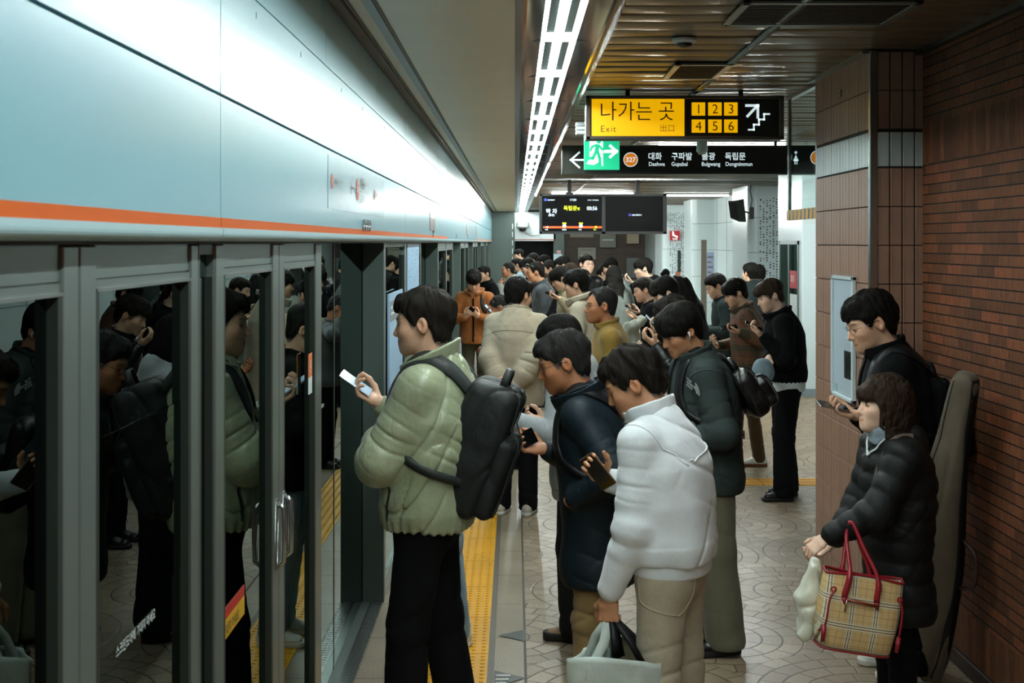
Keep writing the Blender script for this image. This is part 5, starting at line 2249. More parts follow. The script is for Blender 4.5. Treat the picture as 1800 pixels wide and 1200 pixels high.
        if op:
            d = smax(d, np.minimum(.10, (op - np.abs(ang)) * .07), .004)
        return d + .003 * wavy(P - s.base, 60, seed)

    def legs(s):
        k = s.k
        S = s.s
        st = k.get('stance', ((-.10, .0, 0), (.10, .0, 0)))
        out = {}
        for n, g, (r, f, a) in (('L', -1, st[0]), ('R', 1, st[1])):
            hip = s.hip + s.r * g * .088 * S - s.z * .03 * S
            an = s.L(r, f - .02, .085)
            mid = (hip + an) / 2 + s.f * (.020 + k.get('knee', 0.0)) * S + s.z * .02 * S
            fa = math.radians(a)
            fd = s.f * math.cos(fa) + s.r * math.sin(fa) * g
            out[n] = dict(hip=hip, knee=mid, ankle=an, fd=fd, foot=s.L(r, f - .02, 0))
        return out

    def trousers_sdf(s, P, g):
        S = s.s
        w = g.get('wide', 0.0)
        gw = s.k.get('girth', 1.0)
        waist = s.hip + s.U1 * .10 * S
        d = limb(P, s.hip - s.z * .04 * S, waist, s.r, (.160 * gw * S, .115 * gw * S), (.150 * gw * S, .108 * gw * S))
        seed = s.k.get('seed', 1) * 19
        lg = s.legs()
        L = None
        for n in 'LR':
            q = lg[n]
            rk, ra = (.060 + w * .75) * S, (.054 + w) * S
            rt = (.086 + w * .35) * S
            e = cone(P, q['hip'], q['knee'], rt, rk)
            lowa = q['ankle'] - s.z * .01 * S
            e = smin(e, cone(P, q['knee'], lowa, rk, ra), .03)
            wn = g.get('wr', .005)
            C = (P - s.base) * V(.55, .55, 1.0)
            nearh = .35 + .9 * np.exp(-((P[:, 2] - q['knee'][2]) / .12) ** 2) + 1.1 * np.exp(-((P[:, 2] - .12) / .08) ** 2)
            e = e + wn * nearh * (.5 * wavy(C, 34, seed + g.get('sd', 0)) + 1.2 * folds(C, ((.4, .3, .9), (-.5, .4, .75), (.9, .2, .3)), 36, seed + 3))
            L = e if L is None else smin(L, e, .010)
        L = smax(L, (s.base[2] + g.get('len', .035) * S) - P[:, 2], .008)
        d = smin(d, L, .05)
        d = smax(d, (P - waist) @ s.U1, .01)
        return d

    def shoe(s, n, um, sm_, parent, style='sneaker', h=.006):
        q = s.legs()[n]
        S = s.s
        fd = q['fd']
        rd = V(fd[1], -fd[0], 0)
        B = np.stack([rd, fd, s.z], 1).astype(F32)
        o = q['foot']
        sole_h = {'sneaker': .030, 'loafer': .026, 'thick': .045}[style]

        def plan(Q):
            a = limb(Q * V(1, 1, 0), (0, -.045, 0), (0.004, .135, 0), (1, 0, 0), (.036, .038), (.044, .05))
            return a

        def sole(P):
            Q = ((P - o) @ B) / S
            d = plan(Q)
            return smax(d, np.abs(Q[:, 2] - sole_h / 2 - .001) - sole_h / 2, .006) * S

        def upper(P):
            Q = ((P - o) @ B) / S
            d = limb(Q, (0, -.040, .045), (.003, .130, .030), (1, 0, 0), (.034, .040), (.040, .030))
            d = smin(d, limb(Q, (0, -.025, .055), (0, -.022, .105), (1, 0, 0), (.036, .046), (.033, .042)), .03)
            d = smin(d, limb(Q, (0, .02, .062), (0, .07, .055), (1, 0, 0), (.024, .03), (.022, .02)), .03)
            d = smax(d, sole_h * .8 - Q[:, 2], .004)
            if style == 'loafer':
                d = smin(d, limb(Q, (0, .075, .058), (0.002, .115, .048), (1, 0, 0), (.028, .010), (.022, .010)), .006)
            if style == 'sneaker':
                d = d - .002 * np.abs(np.sin(Q[:, 1] * 160)) * ((Q[:, 2] > .055) & (Q[:, 1] > .01) & (Q[:, 1] < .10))
            return d * S
        lo, hi = o - .22 * S, o + .22 * S
        lo[2], hi[2] = -.005, .20 * S
        u = organic('shoe', upper, lo, hi, h, um, parent, s.base)
        organic('sole', sole, lo, hi, h, sm_, u, s.base)

    # ---- everything
    def build(s):
        k = s.k
        h = s.det
        S = s.s
        allp = [s.hc, s.nb] + [s.arms[n][e] for n in 'RL' for e in 'SEW'] + [s.hip + s.U1 * .1 * S]
        lo = np.min(allp, 0) - .21
        hi = np.max(allp, 0) + .23
        body = organic('person', s.body_sdf, lo, hi, h, M_SKIN, None, s.base, s.tones)
        body.location = tuple(float(q) for q in s.base)
        s.o = body
        tag(body, k['label'], 'person', k.get('group'))
        st, hcol = k.get('hair', ('short', 'black'))
        hlo, hhi = s.hc - .19, s.hc + .19
        if st in ('long', 'tied'):
            hlo[2] -= .30
            hlo -= .06
            hhi += .02
        organic('hair', s.hair_sdf, hlo, hhi, h, HAIR[hcol], body, s.base, s.hair_coords)
        for i, g in enumerate([k['top']] + k.get('layers', [])):
            f = lambda P, g=g: s.top_sdf(P, g)
            l2, h2 = lo - .03, hi.copy()
            l2[2] = min(lo[2], g.get('hem', .8) * S - .05)
            h2[2] = s.nb[2] + .35
            o = organic(g.get('name', 'jacket'), f, l2, np.maximum(h2, hi), h * 1.25, g['m'], body, s.base)
            if i == 0:
                s.top_o = o
            if g.get('collar'):
                cc = s.nb
                organic('collar', lambda P, g=g: s.collar_sdf(P, g), cc - .17, cc + .19, h * .9, g.get('cm', g['m']), o, s.base)
            if g.get('cuff'):
                for n in 'RL':
                    a = s.arms[n]
                    ax = nrm(a['W'] - a['E'])
                    c0 = a['W'] - ax * .040 * S
                    c1 = a['W'] + ax * .004 * S
                    r = (.036 + g.get('slack', .015) * .2) * S
                    cf = lambda P, c0=c0, c1=c1, r=r: cone(P, c0, c1, r * 1.05, r) + .0012 * np.sin(np.arctan2((P - c0) @ s.r, (P - c0) @ s.z) * 30)
                    organic('cuff', cf, c0 - .09, c1 + .09, h, g.get('cuffm', g['m']), o, s.base)
            if g.get('rib'):
                # ribbed hem band
                hp = s.spine(g['hem'])
                def rb(P, g=g, hp=hp):
                    d = s.top_sdf(P, dict(g, rib=None, cinch=.0, hem=g['hem'] - .07), False) + g.get('ribin', .012)
                    zz = (P - hp) @ s.z
                    return smax(d, np.abs(zz + .022) - .036, .006)
                organic('hem_band', rb, hp - .36, hp + .36, h * 1.25, g['m'], o, s.base)
        if k.get('trousers'):
            g = k['trousers']
            l2 = s.base + V(-.5, -.5, 0) * S
            h2 = s.base + V(.5, .5, 1.12) * S
            st_ = [abs(v) for q in k.get('stance', ()) for v in q[:2]]
            organic('trousers', lambda P: s.trousers_sdf(P, g), l2, h2, max(h * 1.4, .007), g['m'], body, s.base)
        sh = k.get('shoes')
        if sh:
            for n in 'LR':
                s.shoe(n, sh[0], sh[1], body, sh[2] if len(sh) > 2 else 'sneaker', max(.005, h))
        if k.get('glasses'):
            b = MB()
            zz, yy = .000, .100
            kind = k['glasses']
            hw = .022 if kind != 'round' else .0225
            hh = .016 if kind != 'round' else .021
            for g in (-1, 1):
                ring = [s.W(g * .033 + hw * math.cos(t), yy - .10 * (abs(g * .033 + hw * math.cos(t)) - .01) * 1.6, zz + hh * math.sin(t)) for t in [i * 2 * math.pi / 20 for i in range(21)]]
                b.tube([tuple(p) for p in ring], .0013 * (1.3 if kind == 'round' else 1), 6)
                b.tube([tuple(s.W(g * .055, yy - .008, zz + .006)), tuple(s.W(g * .078, .055, zz + .008)), tuple(s.W(g * .084, -.005, zz + .012)), tuple(s.W(g * .080, -.035, zz - .008))], .0013, 6)
            b.tube([tuple(s.W(-.012, yy + .002, zz + .004)), tuple(s.W(0, yy + .006, zz + .007)), tuple(s.W(.012, yy + .002, zz + .004))], .0014, 6)
            v = [p for p in b.v]
            b.build('glasses', [M_SPECMETAL if kind == 'metal' else M_SPECS], body, True, loc=tuple(s.base)).location = (0, 0, 0)
        for n, g in (('R', 1), ('L', -1)):
            if n in k.get('earbud', ''):
                b = MB()
                b.tube([tuple(s.W(g * .086, .004, -.004)), tuple(s.W(g * .094, .002, -.008))], [.006, .007], 8)
                b.tube([tuple(s.W(g * .094, .003, -.006)), tuple(s.W(g * .092, .012, -.034))], .0033, 8)
                b.build('earbud', [M_BUD], body, True, loc=tuple(s.base)).location = (0, 0, 0)
        if k.get('mask'):
            def mk(P):
                Q = s.loc(P)
                d = np.abs(ell(Q, (0, .052, -.058), (.062, .062, .060))) - .003
                d = smax(d, .045 - Q[:, 1], .004)
                return smax(d, np.abs(Q[:, 2] + .060) - .045, .004) * s.hs
            m = organic('face_mask', mk, s.hc - .14, s.hc + .14, max(.004, h * .8), mat('mask_white', 'd3dde0', 0.7), body, s.base)
        return s


# things in the hands
M_PHONEK = mat('phone_black', '16171a', 0.25, metal=0.3)
M_PHONES = mat('phone_silver', 'a9aeb2', 0.25, metal=0.8)
M_SCREEN = mat('phone_screen', '050608', 0.08)
M_LITSCR = mat('phone_screen_lit', '9db6c8', 0.1, emit='a9c4d6', estr=0.3)


def phone(p, n, label, edge=None, lit=True, d=None, nv=None, off=(.105, .0, .020), tilt=0.0, group=None, case=None):
    """smartphone lying in hand n of person p"""
    a = p.arms[n]
    S = p.s
    hd, pn, sd = a['hd'], a['pn'], a['sd']
    ax = nrm(V(*d)) if d is not None else hd
    nn = nrm(V(*nv)) if nv is not None else pn
    nn = nrm(nn - ax * float(nn @ ax))
    sx = np.cross(ax, nn)
    c = a['W'] + (hd * off[0] + sd * off[1] + pn * off[2]) * S
    M = Matrix(((sx[0], ax[0], nn[0], c[0]), (sx[1], ax[1], nn[1], c[1]), (sx[2], ax[2], nn[2], c[2]), (0, 0, 0, 1)))
    b = MB()
    b.box(-.0365, .0365, -.075, .075, -.0045, .0040, 0, .003)
    b.box(-.028, -.006, .045, .070, -.0062, -.0045, 0, .001)
    o = b.build('smartphone', [case or edge or M_PHONEK])
    o.matrix_world = M
    tag(o, label, 'phone', group)
    b = MB()
    b.box(-.0335, .0335, -.072, .072, .0040, .0046, 0)
    b.build('screen', [M_LITSCR if lit else M_SCREEN], o)
    b = MB()
    for y in (.052, .063):
        b.lathe([(.0045, -.0062), (.0045, -.0072)], -.017, y, 10)
    b.build('camera_lens', [M_SCREEN], o)
    return o

# =================================================================== cloth
def cloth(name, c, rough=0.85, weave=900, bump=0.22, crease=0.55, sheen=0.15, vary=0.10, vscale=9, spec=0.25):
    if name in MATS:
        return MATS[name]
    m = bpy.data.materials.new(name)
    m.use_nodes = True
    t = NT(m)
    c = lin(c) if isinstance(c, str) else c
    o = t.obj()
    f = t.noise(o, vscale, 4, 0.65)
    fine = t.noise(o, weave, 2, 0.6)
    base = t.ramp(f, [(0.3, tuple(x * (1 - vary) for x in c)), (0.7, tuple(x * (1 + vary) for x in c))])
    fl = t.ramp(fine, [(0.3, (.86, .86, .86)), (0.7, (1.1, 1.1, 1.1))])
    mu = t.n('ShaderNodeMix', data_type='RGBA', blend_type='MULTIPLY')
    mu.inputs[0].default_value = 1
    t.l(base, mu.inputs[6])
    t.l(fl, mu.inputs[7])
    t.l(mu.outputs[2], t.b.inputs['Base Color'])
    t.b.inputs['Roughness'].default_value = rough
    t.b.inputs['Specular IOR Level'].default_value = spec
    t.b.inputs['Sheen Weight'].default_value = sheen
    h = t.m('ADD', t.m('MULTIPLY', fine, 0.25), t.m('MULTIPLY', t.noise(o, 70, 3, 0.6), 0.5))
    # fine creases: ridged noise stretched along the fall of the cloth
    rn = t.m('ABSOLUTE', t.m('SUBTRACT', t.noise(t.scale(o, (1, 1, 0.6)), 13, 3, 0.55), 0.5))
    h = t.m('ADD', h, t.m('MULTIPLY', t.m('SUBTRACT', 1.0, t.m('MINIMUM', t.m('MULTIPLY', rn, 9.0), 1.0)), -crease * 1.6))
    t.bump(h, bump, 0.004)
    MATS[name] = m
    return m


def plaid(name, ground, bands, pitch, axes):
    """woven check: bands = (offset, width, colour, strength) repeated on both axes"""
    m = bpy.data.materials.new(name)
    m.use_nodes = True
    t = NT(m)
    q = t.xyz(t.obj())
    col = None
    col = t.mix(0.0, lin(ground), lin(ground))
    for expr in axes:
        u = None
        for i, w in enumerate(expr):
            if w:
                a = t.m('MULTIPLY', q[i], w)
                u = a if u is None else t.m('ADD', u, a)
        u = t.m('DIVIDE', t.m('ADD', u, 10.0), pitch)
        fr = t.m('SUBTRACT', u, t.m('FLOOR', u))
        for off, wd, c, st in bands:
            d = t.m('ABSOLUTE', t.m('SUBTRACT', fr, off))
            k = t.m('MULTIPLY', t.m('LESS_THAN', d, wd / 2), st)
            col = t.mix(k, col, lin(c))
    t.l(col, t.b.inputs['Base Color'])
    t.b.inputs['Roughness'].default_value = 0.8
    t.bump(t.noise(t.obj(), 500, 2), 0.15, 0.003)
    MATS[name] = m
    return m


K_SAGE = cloth('sage_nylon', '97a080', rough=0.36, bump=0.3, spec=0.5, weave=300)
K_BLACK = cloth('black_cloth', '0b0c0d', rough=0.95, sheen=0, spec=.12)
K_BLACKN = cloth('black_nylon', '0e1011', rough=0.5, sheen=0, spec=.3)
K_COAL = cloth('charcoal_cloth', '222425', sheen=0)
K_PACK = cloth('backpack_nylon', '161a19', rough=0.6, spec=0.3, sheen=0, bump=0.3)
K_PACKG = cloth('backpack_grey', '272c2a', rough=0.55, spec=0.3, sheen=0, bump=0.3)
K_JEAN = cloth('washed_denim', '7c93a0', vary=0.22)
K_BJEAN = cloth('black_denim', '141517', sheen=0)
K_GREY = cloth('grey_marl', '9aa0a0', vary=0.08)
K_NAVY = cloth('navy_nylon', '0f1d24', rough=0.6, spec=0.25, sheen=0)
K_KHAKI = cloth('khaki_cotton', '8a7148')
K_WHITE = cloth('white_marl_fleece', 'e2e8ea', rough=0.95, sheen=0.3, vary=0.05)
K_BEIGE = cloth('beige_cotton', 'b0a48d')
K_FOREST = cloth('dark_forest_shell', '323b39', rough=0.75, spec=0.15, sheen=0)
K_OLIVE = cloth('olive_cotton', '6a6753')
K_CHINO = cloth('brown_chino', '463017')
K_PLAIDJ = plaid('brown_plaid_wool', '4a3423', [(0.2, 0.30, '30321f', .75), (0.62, 0.24, '653c28', .7), (0.42, 0.022, '8a6a22', .6), (0.86, 0.02, '7a4b1e', .5)], 0.17, [(0, 0, 1), (0.7, 0.7, 0)])
K_MUST = cloth('mustard_knit', '8d7033', rough=0.95, weave=420, bump=0.3)
K_CREAM = cloth('cream_wool', 'b5aa94', rough=0.95)
K_SAND = cloth('sand_jacket', 'ac9f88', vary=0.08)
K_BROWN = cloth('brown_canvas', '94592a')
K_LGREY = cloth('light_grey_puffer', '98968f', rough=0.5, spec=0.4)
K_BLUE = cloth('pale_blue_cotton', 'a5bccb')
K_STONE = cloth('stone_cotton', '938668')
K_LEATH = cloth('black_leather', '0d0d0d', sheen=0, rough=0.35, spec=0.5, bump=0.4)
K_TEAL = cloth('dark_teal_cloth', '14201f', sheen=0)
K_GCOAT = cloth('grey_green_coat', '6b736d')
K_WSHIRT = cloth('white_shirt', 'cfd8d9')
K_PINK = cloth('pink_shirt', 'b99c90')
K_DGREY = cloth('dark_grey_jacket', '43484a')
SHW = mat('shoe_white', 'd6d6cc', 0.6)
SHB = mat('shoe_black', '121314', 0.35)
SHS = mat('sole_dark', '1c1b1a', 0.7)
SHG = mat('sole_gum', '7d4a2a', 0.6)
SHT = mat('shoe_tan', '93795a', 0.7)
SHO = mat('shoe_grey_orange', 'b5b0a2', 0.6)
SOW = mat('sole_white', 'cfccc0', 0.6)


# =================================================================== bags
def strap_path(p, n, g=None, inset=.105, off=.003, front=True, n_pts=26, bot=.44):
    G = 1 if n == 'R' else -1
    S = p.s
    nb, R, U, Fv = p.nb, p.R2, p.U2, p.F2
    q = [nb - U * .10 * S - Fv * .14 * S + R * G * (inset - .02) * S,
         nb - U * .01 * S - Fv * .05 * S + R * G * (inset) * S,
         nb + U * .02 * S + Fv * .01 * S + R * G * (inset + .005) * S,
         nb - U * .06 * S + Fv * .11 * S + R * G * (inset + .008) * S,
         nb - U * .19 * S + Fv * .14 * S + R * G * (inset + .022) * S,
         nb - U * .30 * S + Fv * .05 * S + R * G * (inset + .06) * S,
         nb - U * .38 * S - Fv * .06 * S + R * G * (inset + .05) * S,
         nb - U * bot * S - Fv * .16 * S + R * G * (inset + .01) * S]
    L = smooth_line(q, n_pts * 2)
    gg = dict(g or p.k['top'], noarms=True)
    f = lambda P: p.top_sdf(P, gg, False)
    pts, nn = to_surface(f, L, 6, off)
    for _ in range(2):
        pts[1:-1] = (pts[:-2] + pts[1:-1] * 2 + pts[2:]) / 4
    return pts, nn


def backpack(p, label, m=None, m2=None, w=.15, hgt=.235, dep=.085, drop=.06, tilt=0.0, full=True, straps='RL', inset=.10, out=.0, h=None, side=0.0):
    """worn backpack: shell, front pocket, top handle, zips, shoulder straps"""
    m, m2 = m or K_PACK, m2 or K_PACKG
    S = p.s
    tl = math.radians(tilt)
    bz = nrm(p.U2 * math.cos(tl) + p.F2 * math.sin(tl))
    by = nrm(-p.F2 - bz * float(-p.F2 @ bz))
    bx = np.cross(by, bz)
    g = p.k['top']
    back = .105 + g.get('slack', .015) + out
    o = p.nb - p.U2 * (.07 + drop + hgt) * S - p.F2 * (back + dep) * S + p.R2 * side * S
    B = np.stack([bx, by, bz], 1).astype(F32)
    h = h or max(.006, p.det * 1.2)

    def shell(P):
        Q = (P - o) @ B / S
        tp = 1 - .07 * np.clip(Q[:, 2] / hgt, -1, 1) ** 2
        R = Q / np.stack([tp, np.ones_like(tp), np.ones_like(tp)], 1)
        d = rbox(R, (0, 0, 0), (w, dep, hgt), .042) - .005 * np.abs(np.cos(Q[:, 0] * 42))
        d = d + .004 * wavy(Q, 26, 5) + .006 * np.exp(-(wavy(Q * V(1, 1, .6), 20, 8) / .2) ** 2)
        return d * S * .8

    def pocket(P):
        Q = (P - o) @ B / S
        d = rbox(Q, (0, dep + .012, -hgt * .28), (w * .86, .038, hgt * .62), .030) - .007 * np.abs(np.cos(Q[:, 0] * 42))
        d = d + .004 * wavy(Q, 30, 6) + .005 * np.exp(-(wavy(Q * V(1, 1, .5), 24, 9) / .2) ** 2)
        return d * S * .9
    ctr = V(*o)
    ext = .36 * S
    sh = organic('backpack', shell, ctr - ext, ctr + ext, h, m, None, o)
    sh.location = tuple(float(x) for x in o)
    tag(sh, label, 'backpack')
    if not full:
        pass
    organic('front_pocket', pocket, ctr - ext, ctr + ext, h, m, sh, o)
    Wp = lambda x, y, z: tuple(o + B @ V(x * S, y * S, z * S))
    if full:
        b = MB()
        b.ribbon([Wp(-.045, dep * .2, hgt - .012), Wp(-.042, dep * .2, hgt + .035), Wp(-.02, dep * .2, hgt + .055), Wp(.02, dep * .2, hgt + .055), Wp(.042, dep * .2, hgt + .035), Wp(.045, dep * .2, hgt - .012)],
                 [tuple(B @ V(-1, 0, 0)), tuple(B @ V(-1, 0, .6)), tuple(B @ V(-.3, 0, 1)), tuple(B @ V(.3, 0, 1)), tuple(B @ V(1, 0, .6)), tuple(B @ V(1, 0, 0))], .028 * S, .008 * S)
        b.build('top_handle', [m2], sh, True, loc=tuple(o)).location = (0, 0, 0)
        b = MB()
        for x in (-.075, .075):
            pts = [Wp(x * .9, dep * .75, hgt * .97), Wp(x, dep + .012, hgt * .70), Wp(x, dep + .055, hgt * .30), Wp(x, dep + .057, -hgt * .4), Wp(x, dep + .045, -hgt * .82)]
            pts, nn = to_surface(lambda P: np.minimum(shell(P), pocket(P)), smooth_line(pts, 20), 6, .001)
            b.ribbon([tuple(q) for q in pts], [tuple(q) for q in nn], .026 * S, .004 * S)
        b.build('webbing', [m2], sh, True, loc=tuple(o)).location = (0, 0, 0)
        b = MB()
        pts = [Wp(x * w, dep * .55, hgt * (.985 - .10 * x * x)) for x in np.linspace(-.9, .9, 12)]
        b.tube(pts, .004 * S, 6)
        b.tube([Wp(.05, dep * .60, hgt * .97), Wp(.065, dep * .75, hgt * .93)], .004 * S, 6)
        b.build('zip', [M_BLACK], sh, True, loc=tuple(o)).location = (0, 0, 0)
    if straps:
        for n in straps:
            pts, nn = strap_path(p, n, inset=inset)
            k0 = len(pts)
            b = MB()
            wd = [(.060 if i < k0 * .62 else .030) * S for i in range(k0)]
            b.ribbon([tuple(q) for q in pts], [tuple(q) for q in nn], wd, .011 * S)
            b.build('shoulder_strap', [m2], sh, True, loc=tuple(o)).location = (0, 0, 0)
    return sh


def tube_on(p, pts, r, name, m, parent, off=.0, g=None, n=24, noise=True):
    """thin cord (seam, zip, trim) lying on a garment"""
    g = g or p.k['top']
    q, nn = to_surface(lambda P: p.top_sdf(P, g, noise), smooth_line(pts, n), 7, off)
    b = MB()
    b.tube([tuple(x) for x in q], r, 6)
    o = b.build(name, [m], parent, True, loc=tuple(p.base))
    o.location = (0, 0, 0)
    return o

# =================================================================== the queue nearest the camera
# --- man in the sage green jacket, phone held up before his face
p = GREEN = Person(at=(745, 503, 4.9), face=172, lean=-4, hunch=5, neck=11, head=(0, 6, 0), skin='light', hair=('short', 'soft'), seed=3, vol=1.05, mess=1.2, det=.0042,
                   sw=1.02, hs=1.0, girth=1.05, shade=.3,
                   top=dict(m=K_SAGE, hem=.875, slack=.046, cinch=.022, wr=.013, ff=38, sf=40, collar='tall', cw=.016, ch=1.3, open=.55, flare=1.8, dip=.095, blouse=True, blend=.03),
                   armL=dict(w=at(680, 762, 4.98), polew=(-.50, -.45, -1), hdw=(-.1, .9, .35), pnw=(.8, .1, .6), curl=.3),
                   armR=dict(w=at(668, 708, 5.06), polew=(.3, .4, -1), hdw=(-.84, -.10, .50), pnw=(.48, -.30, .80), curl=.62, thumb=.15),
                   trousers=dict(m=K_BLACK, wide=.024, wr=.004), stance=((-.09, .09, 8), (.10, -.09, 8)), shoes=(SHB, SHS),
                   label='person in a sage green jacket with black backpack, holding a phone up by the doors').build()
phone(p, 'R', 'silver phone held up by the man in the sage green jacket', M_PHONES, True, d=(-.82, -.05, .58), nv=(.5, -.25, .82), off=(.118, .004, .020))
b = MB()
a = p.arms['R']
ax = nrm(a['W'] - a['E'])
b.tube([tuple(a['W'] - ax * .028), tuple(a['W'] - ax * .004)], .036, 14)
b.build('cuff', [K_BLACKN], p.top_o, True, loc=tuple(p.base)).location = (0, 0, 0)
tube_on(p, [p.L(-.18, .14, .91), p.L(-.185, .115, .99), p.L(-.18, .09, 1.07)], .0045, 'pocket_zip', M_BLACK, p.top_o, .001)
tube_on(p, [p.nb + p.F2 * .11 - p.U2 * .02, p.nb + p.F2 * .16 - p.U2 * .15, p.nb + p.F2 * .18 - p.U2 * .35, p.L(0, .18, .92)], .004, 'front_zip', M_BLACK, p.top_o, .001)
backpack(p, 'big black ribbed backpack on the man in the sage green jacket', tilt=-22, dep=.095, hgt=.245, w=.155, drop=-.01, inset=.105, out=-.085, h=.0055)

# --- person in black behind him, pale jeans
p = Person(at=(748, 530, 6.4), face=178, head=(0, 22, 0), hair=('fringe', 'black'), seed=5, det=.007,
           top=dict(m=K_BLACK, hem=.80, slack=.026, wr=.006, collar='stand'), armR=dict(p='phone'), armL=dict(p='phone2'),
           trousers=dict(m=K_JEAN, wide=.018, wr=.006), stance=((-.10, -.05, 5), (.10, -.03, 5)), shoes=(SHW, SOW),
           label='person in black jacket and pale jeans hidden behind the sage green jacket').build()
phone(p, 'R', 'dark phone of the person in pale jeans by the doors', d=(-.8, 0, .6), lit=False)

# --- woman in the grey hoodie
p = Person(at=(983, 551, 6.5), face=158, lean=3, hunch=8, head=(4, 14, 0), fem=True, hair=('bob', 'black'), seed=7, skin='fair', vol=1.04, mess=.6, det=.0062,
           top=dict(m=K_GREY, hem=.815, slack=.036, wr=.006, collar=None, hood=True, rib=True, cinch=.0, name='hoodie'), armL=dict(w=at(897, 735, 6.25), polew=(.3, -.5, -1), hdw=(-.9, .2, .3), pnw=(.3, 0, 1)),
           armR=dict(p='phone2'), trousers=dict(m=K_BJEAN, wide=.034), stance=((-.09, .02, 10), (.09, .0, 10)), shoes=(SHT, SHS, 'thick'),
           label='woman with straight black hair in grey hoodie and wide black jeans').build()

# --- man in the navy coat
p = NAVY = Person(at=(990, 578, 5.2), face=174, lean=4, hunch=9, neck=16, head=(6, 20, 0), skin='tan', hair=('short', 'grey'), seed=9, vol=1.03, mess=1.3, det=.0046, glasses='metal', shade=.35, girth=1.02,
                  top=dict(m=K_NAVY, hem=.66, slack=.034, wr=.006, collar='fold', cw=.012, leaf=1.2, name='coat'),
                  armR=dict(w=at(957, 789, 5.28), polew=(.4, .4, -1), hdw=(-.96, -.05, .15), pnw=(.25, -.5, .8), curl=.6, thumb=.2),
                  armL=dict(w=at(1003, 880, 5.04), polew=(.7, -.5, -.5), hdw=(.55, .8, -.2), pnw=(0, 0, 1)),
                  trousers=dict(m=K_KHAKI, wide=.014, wr=.006), stance=((-.10, .05, 5), (.10, -.04, 5)), shoes=(SHB, SHS),
                  label='man with thin glasses in dark navy coat and khaki trousers').build()
phone(p, 'R', 'black phone with dark apps held by the man in the navy coat', None, False, d=(-.72, -.05, -.35), nv=(.3, -.7, .65), off=(.115, .0, .018))
backpack(p, 'slim black backpack on the man in the navy coat', K_BLACKN, K_BLACKN, w=.14, dep=.05, hgt=.20, drop=.08, full=False, inset=.09, h=.008)
# --- man in the white sweatshirt, tote bags in his hand
p = WHITE = Person(at=(1113, 604, 4.55), face=154, lean=3, hunch=10, neck=20, head=(14, 30, -6), skin='mid', hair=('short', 'soft'), seed=12, vol=1.05, mess=1.5, det=.0042, girth=1.06, shade=.1, al=1.05,
                   top=dict(m=K_WHITE, hem=.945, slack=.030, wr=.0085, collar='stand', cw=.012, ch=1.3, rib=True, ribin=.02, name='sweatshirt', open=.3, sleeve=1.06),
                   armL=dict(w=at(1069, 1047, 4.40), polew=(.5, -.5, 0), hdw=(.02, -.05, -1), pnw=(.35, 1, 0), curl=.78, thumb=.5),
                   armR=dict(w=at(1062, 842, 4.76), polew=(.5, .5, -1), hdw=(-.55, -.25, .62), pnw=(-.3, -.75, .45), curl=.5, thumb=.2),
                   trousers=dict(m=K_BEIGE, wide=.030, wr=.006), stance=((-.10, .03, 6), (.10, -.03, 6)), shoes=(SHW, SOW),
                   label='man bowed over his phone in white sweatshirt and beige trousers').build()
phone(p, 'R', 'bronze edged phone held by the man in the white sweatshirt', mat('phone_bronze', '6d5139', 0.3, metal=0.5), False, d=(-.62, -.05, .78), nv=(-.45, -.75, -.1), off=(.06, .0, .03))
for q, nm in (([p.sh['L'] + p.R2 * .055 - p.U2 * .10 - p.F2 * .13, p.nb - p.U2 * .155 - p.F2 * .16 + p.R2 * .02, p.sh['R'] - p.U2 * .06 - p.F2 * .13 - p.R2 * .03], 'yoke_seam'),
              ([p.sh['L'] - p.R2 * .02 + p.U2 * .05 + p.F2 * .02, p.sh['L'] - p.F2 * .06 - p.U2 * .03, p.sh['L'] + p.R2 * .050 - p.U2 * .11 - p.F2 * .12], 'armhole_seam')):
    tube_on(p, q, .0035, nm, K_WHITE, p.top_o, .0005, n=30)
b = MB()
b.tube([tuple(p.arms['L']['W'] + V(0, 0, .030)), tuple(p.arms['L']['W'] + V(0, 0, .008))], .031, 14)
b.build('watch_strap', [M_BLACK], p.o, True, loc=tuple(p.base)).location = (0, 0, 0)
# small woven tab below the collar
qq, nn = to_surface(lambda P: p.top_sdf(P, None, False), [p.nb - p.F2 * .13 - p.U2 * .055 + p.R2 * .03], 8, .004)
b = MB()
c, n0 = V(*qq[0]), V(*nn[0])
rr = nrm(p.R2 - n0 * float(p.R2 @ n0))
uu = np.cross(n0, rr)
if uu[2] < 0:
    uu = -uu
    rr = -rr
b.disc(tuple(c), .016, tuple(-rr * 1.3), tuple(uu * .7), 20, 0, .014)
for i in range(3):
    b.quad(tuple(c - rr * .013 + uu * (.006 - .006 * i)), tuple(c + rr * .013 + uu * (.006 - .006 * i)), tuple(c + rr * .013 + uu * (.003 - .006 * i)), tuple(c - rr * .013 + uu * (.003 - .006 * i)), 0)
b.build('collar_print', [mat('print_grey', '6c6f70', 0.7)], p.top_o, loc=tuple(p.base)).location = (0, 0, 0)
# back pocket outline on the trousers
f_tr = lambda P: p.trousers_sdf(P, p.k['trousers'])
pk = [V(*at(*q, 4.38)) for q in ((1130, 990), (1212, 988), (1214, 1046), (1176, 1073), (1133, 1052), (1130, 990))]
pts = []
for i in range(len(pk) - 1):
    for j in range(8):
        pts.append(pk[i] + (pk[i + 1] - pk[i]) * j / 8)
pts.append(pk[-1])
q, nn = to_surface(f_tr, pts, 8, .0008)
b = MB()
b.tube([tuple(x) for x in q], .0026, 6)
b.build('pocket_seam', [K_BEIGE], p.o, True, loc=tuple(p.base)).location = (0, 0, 0)


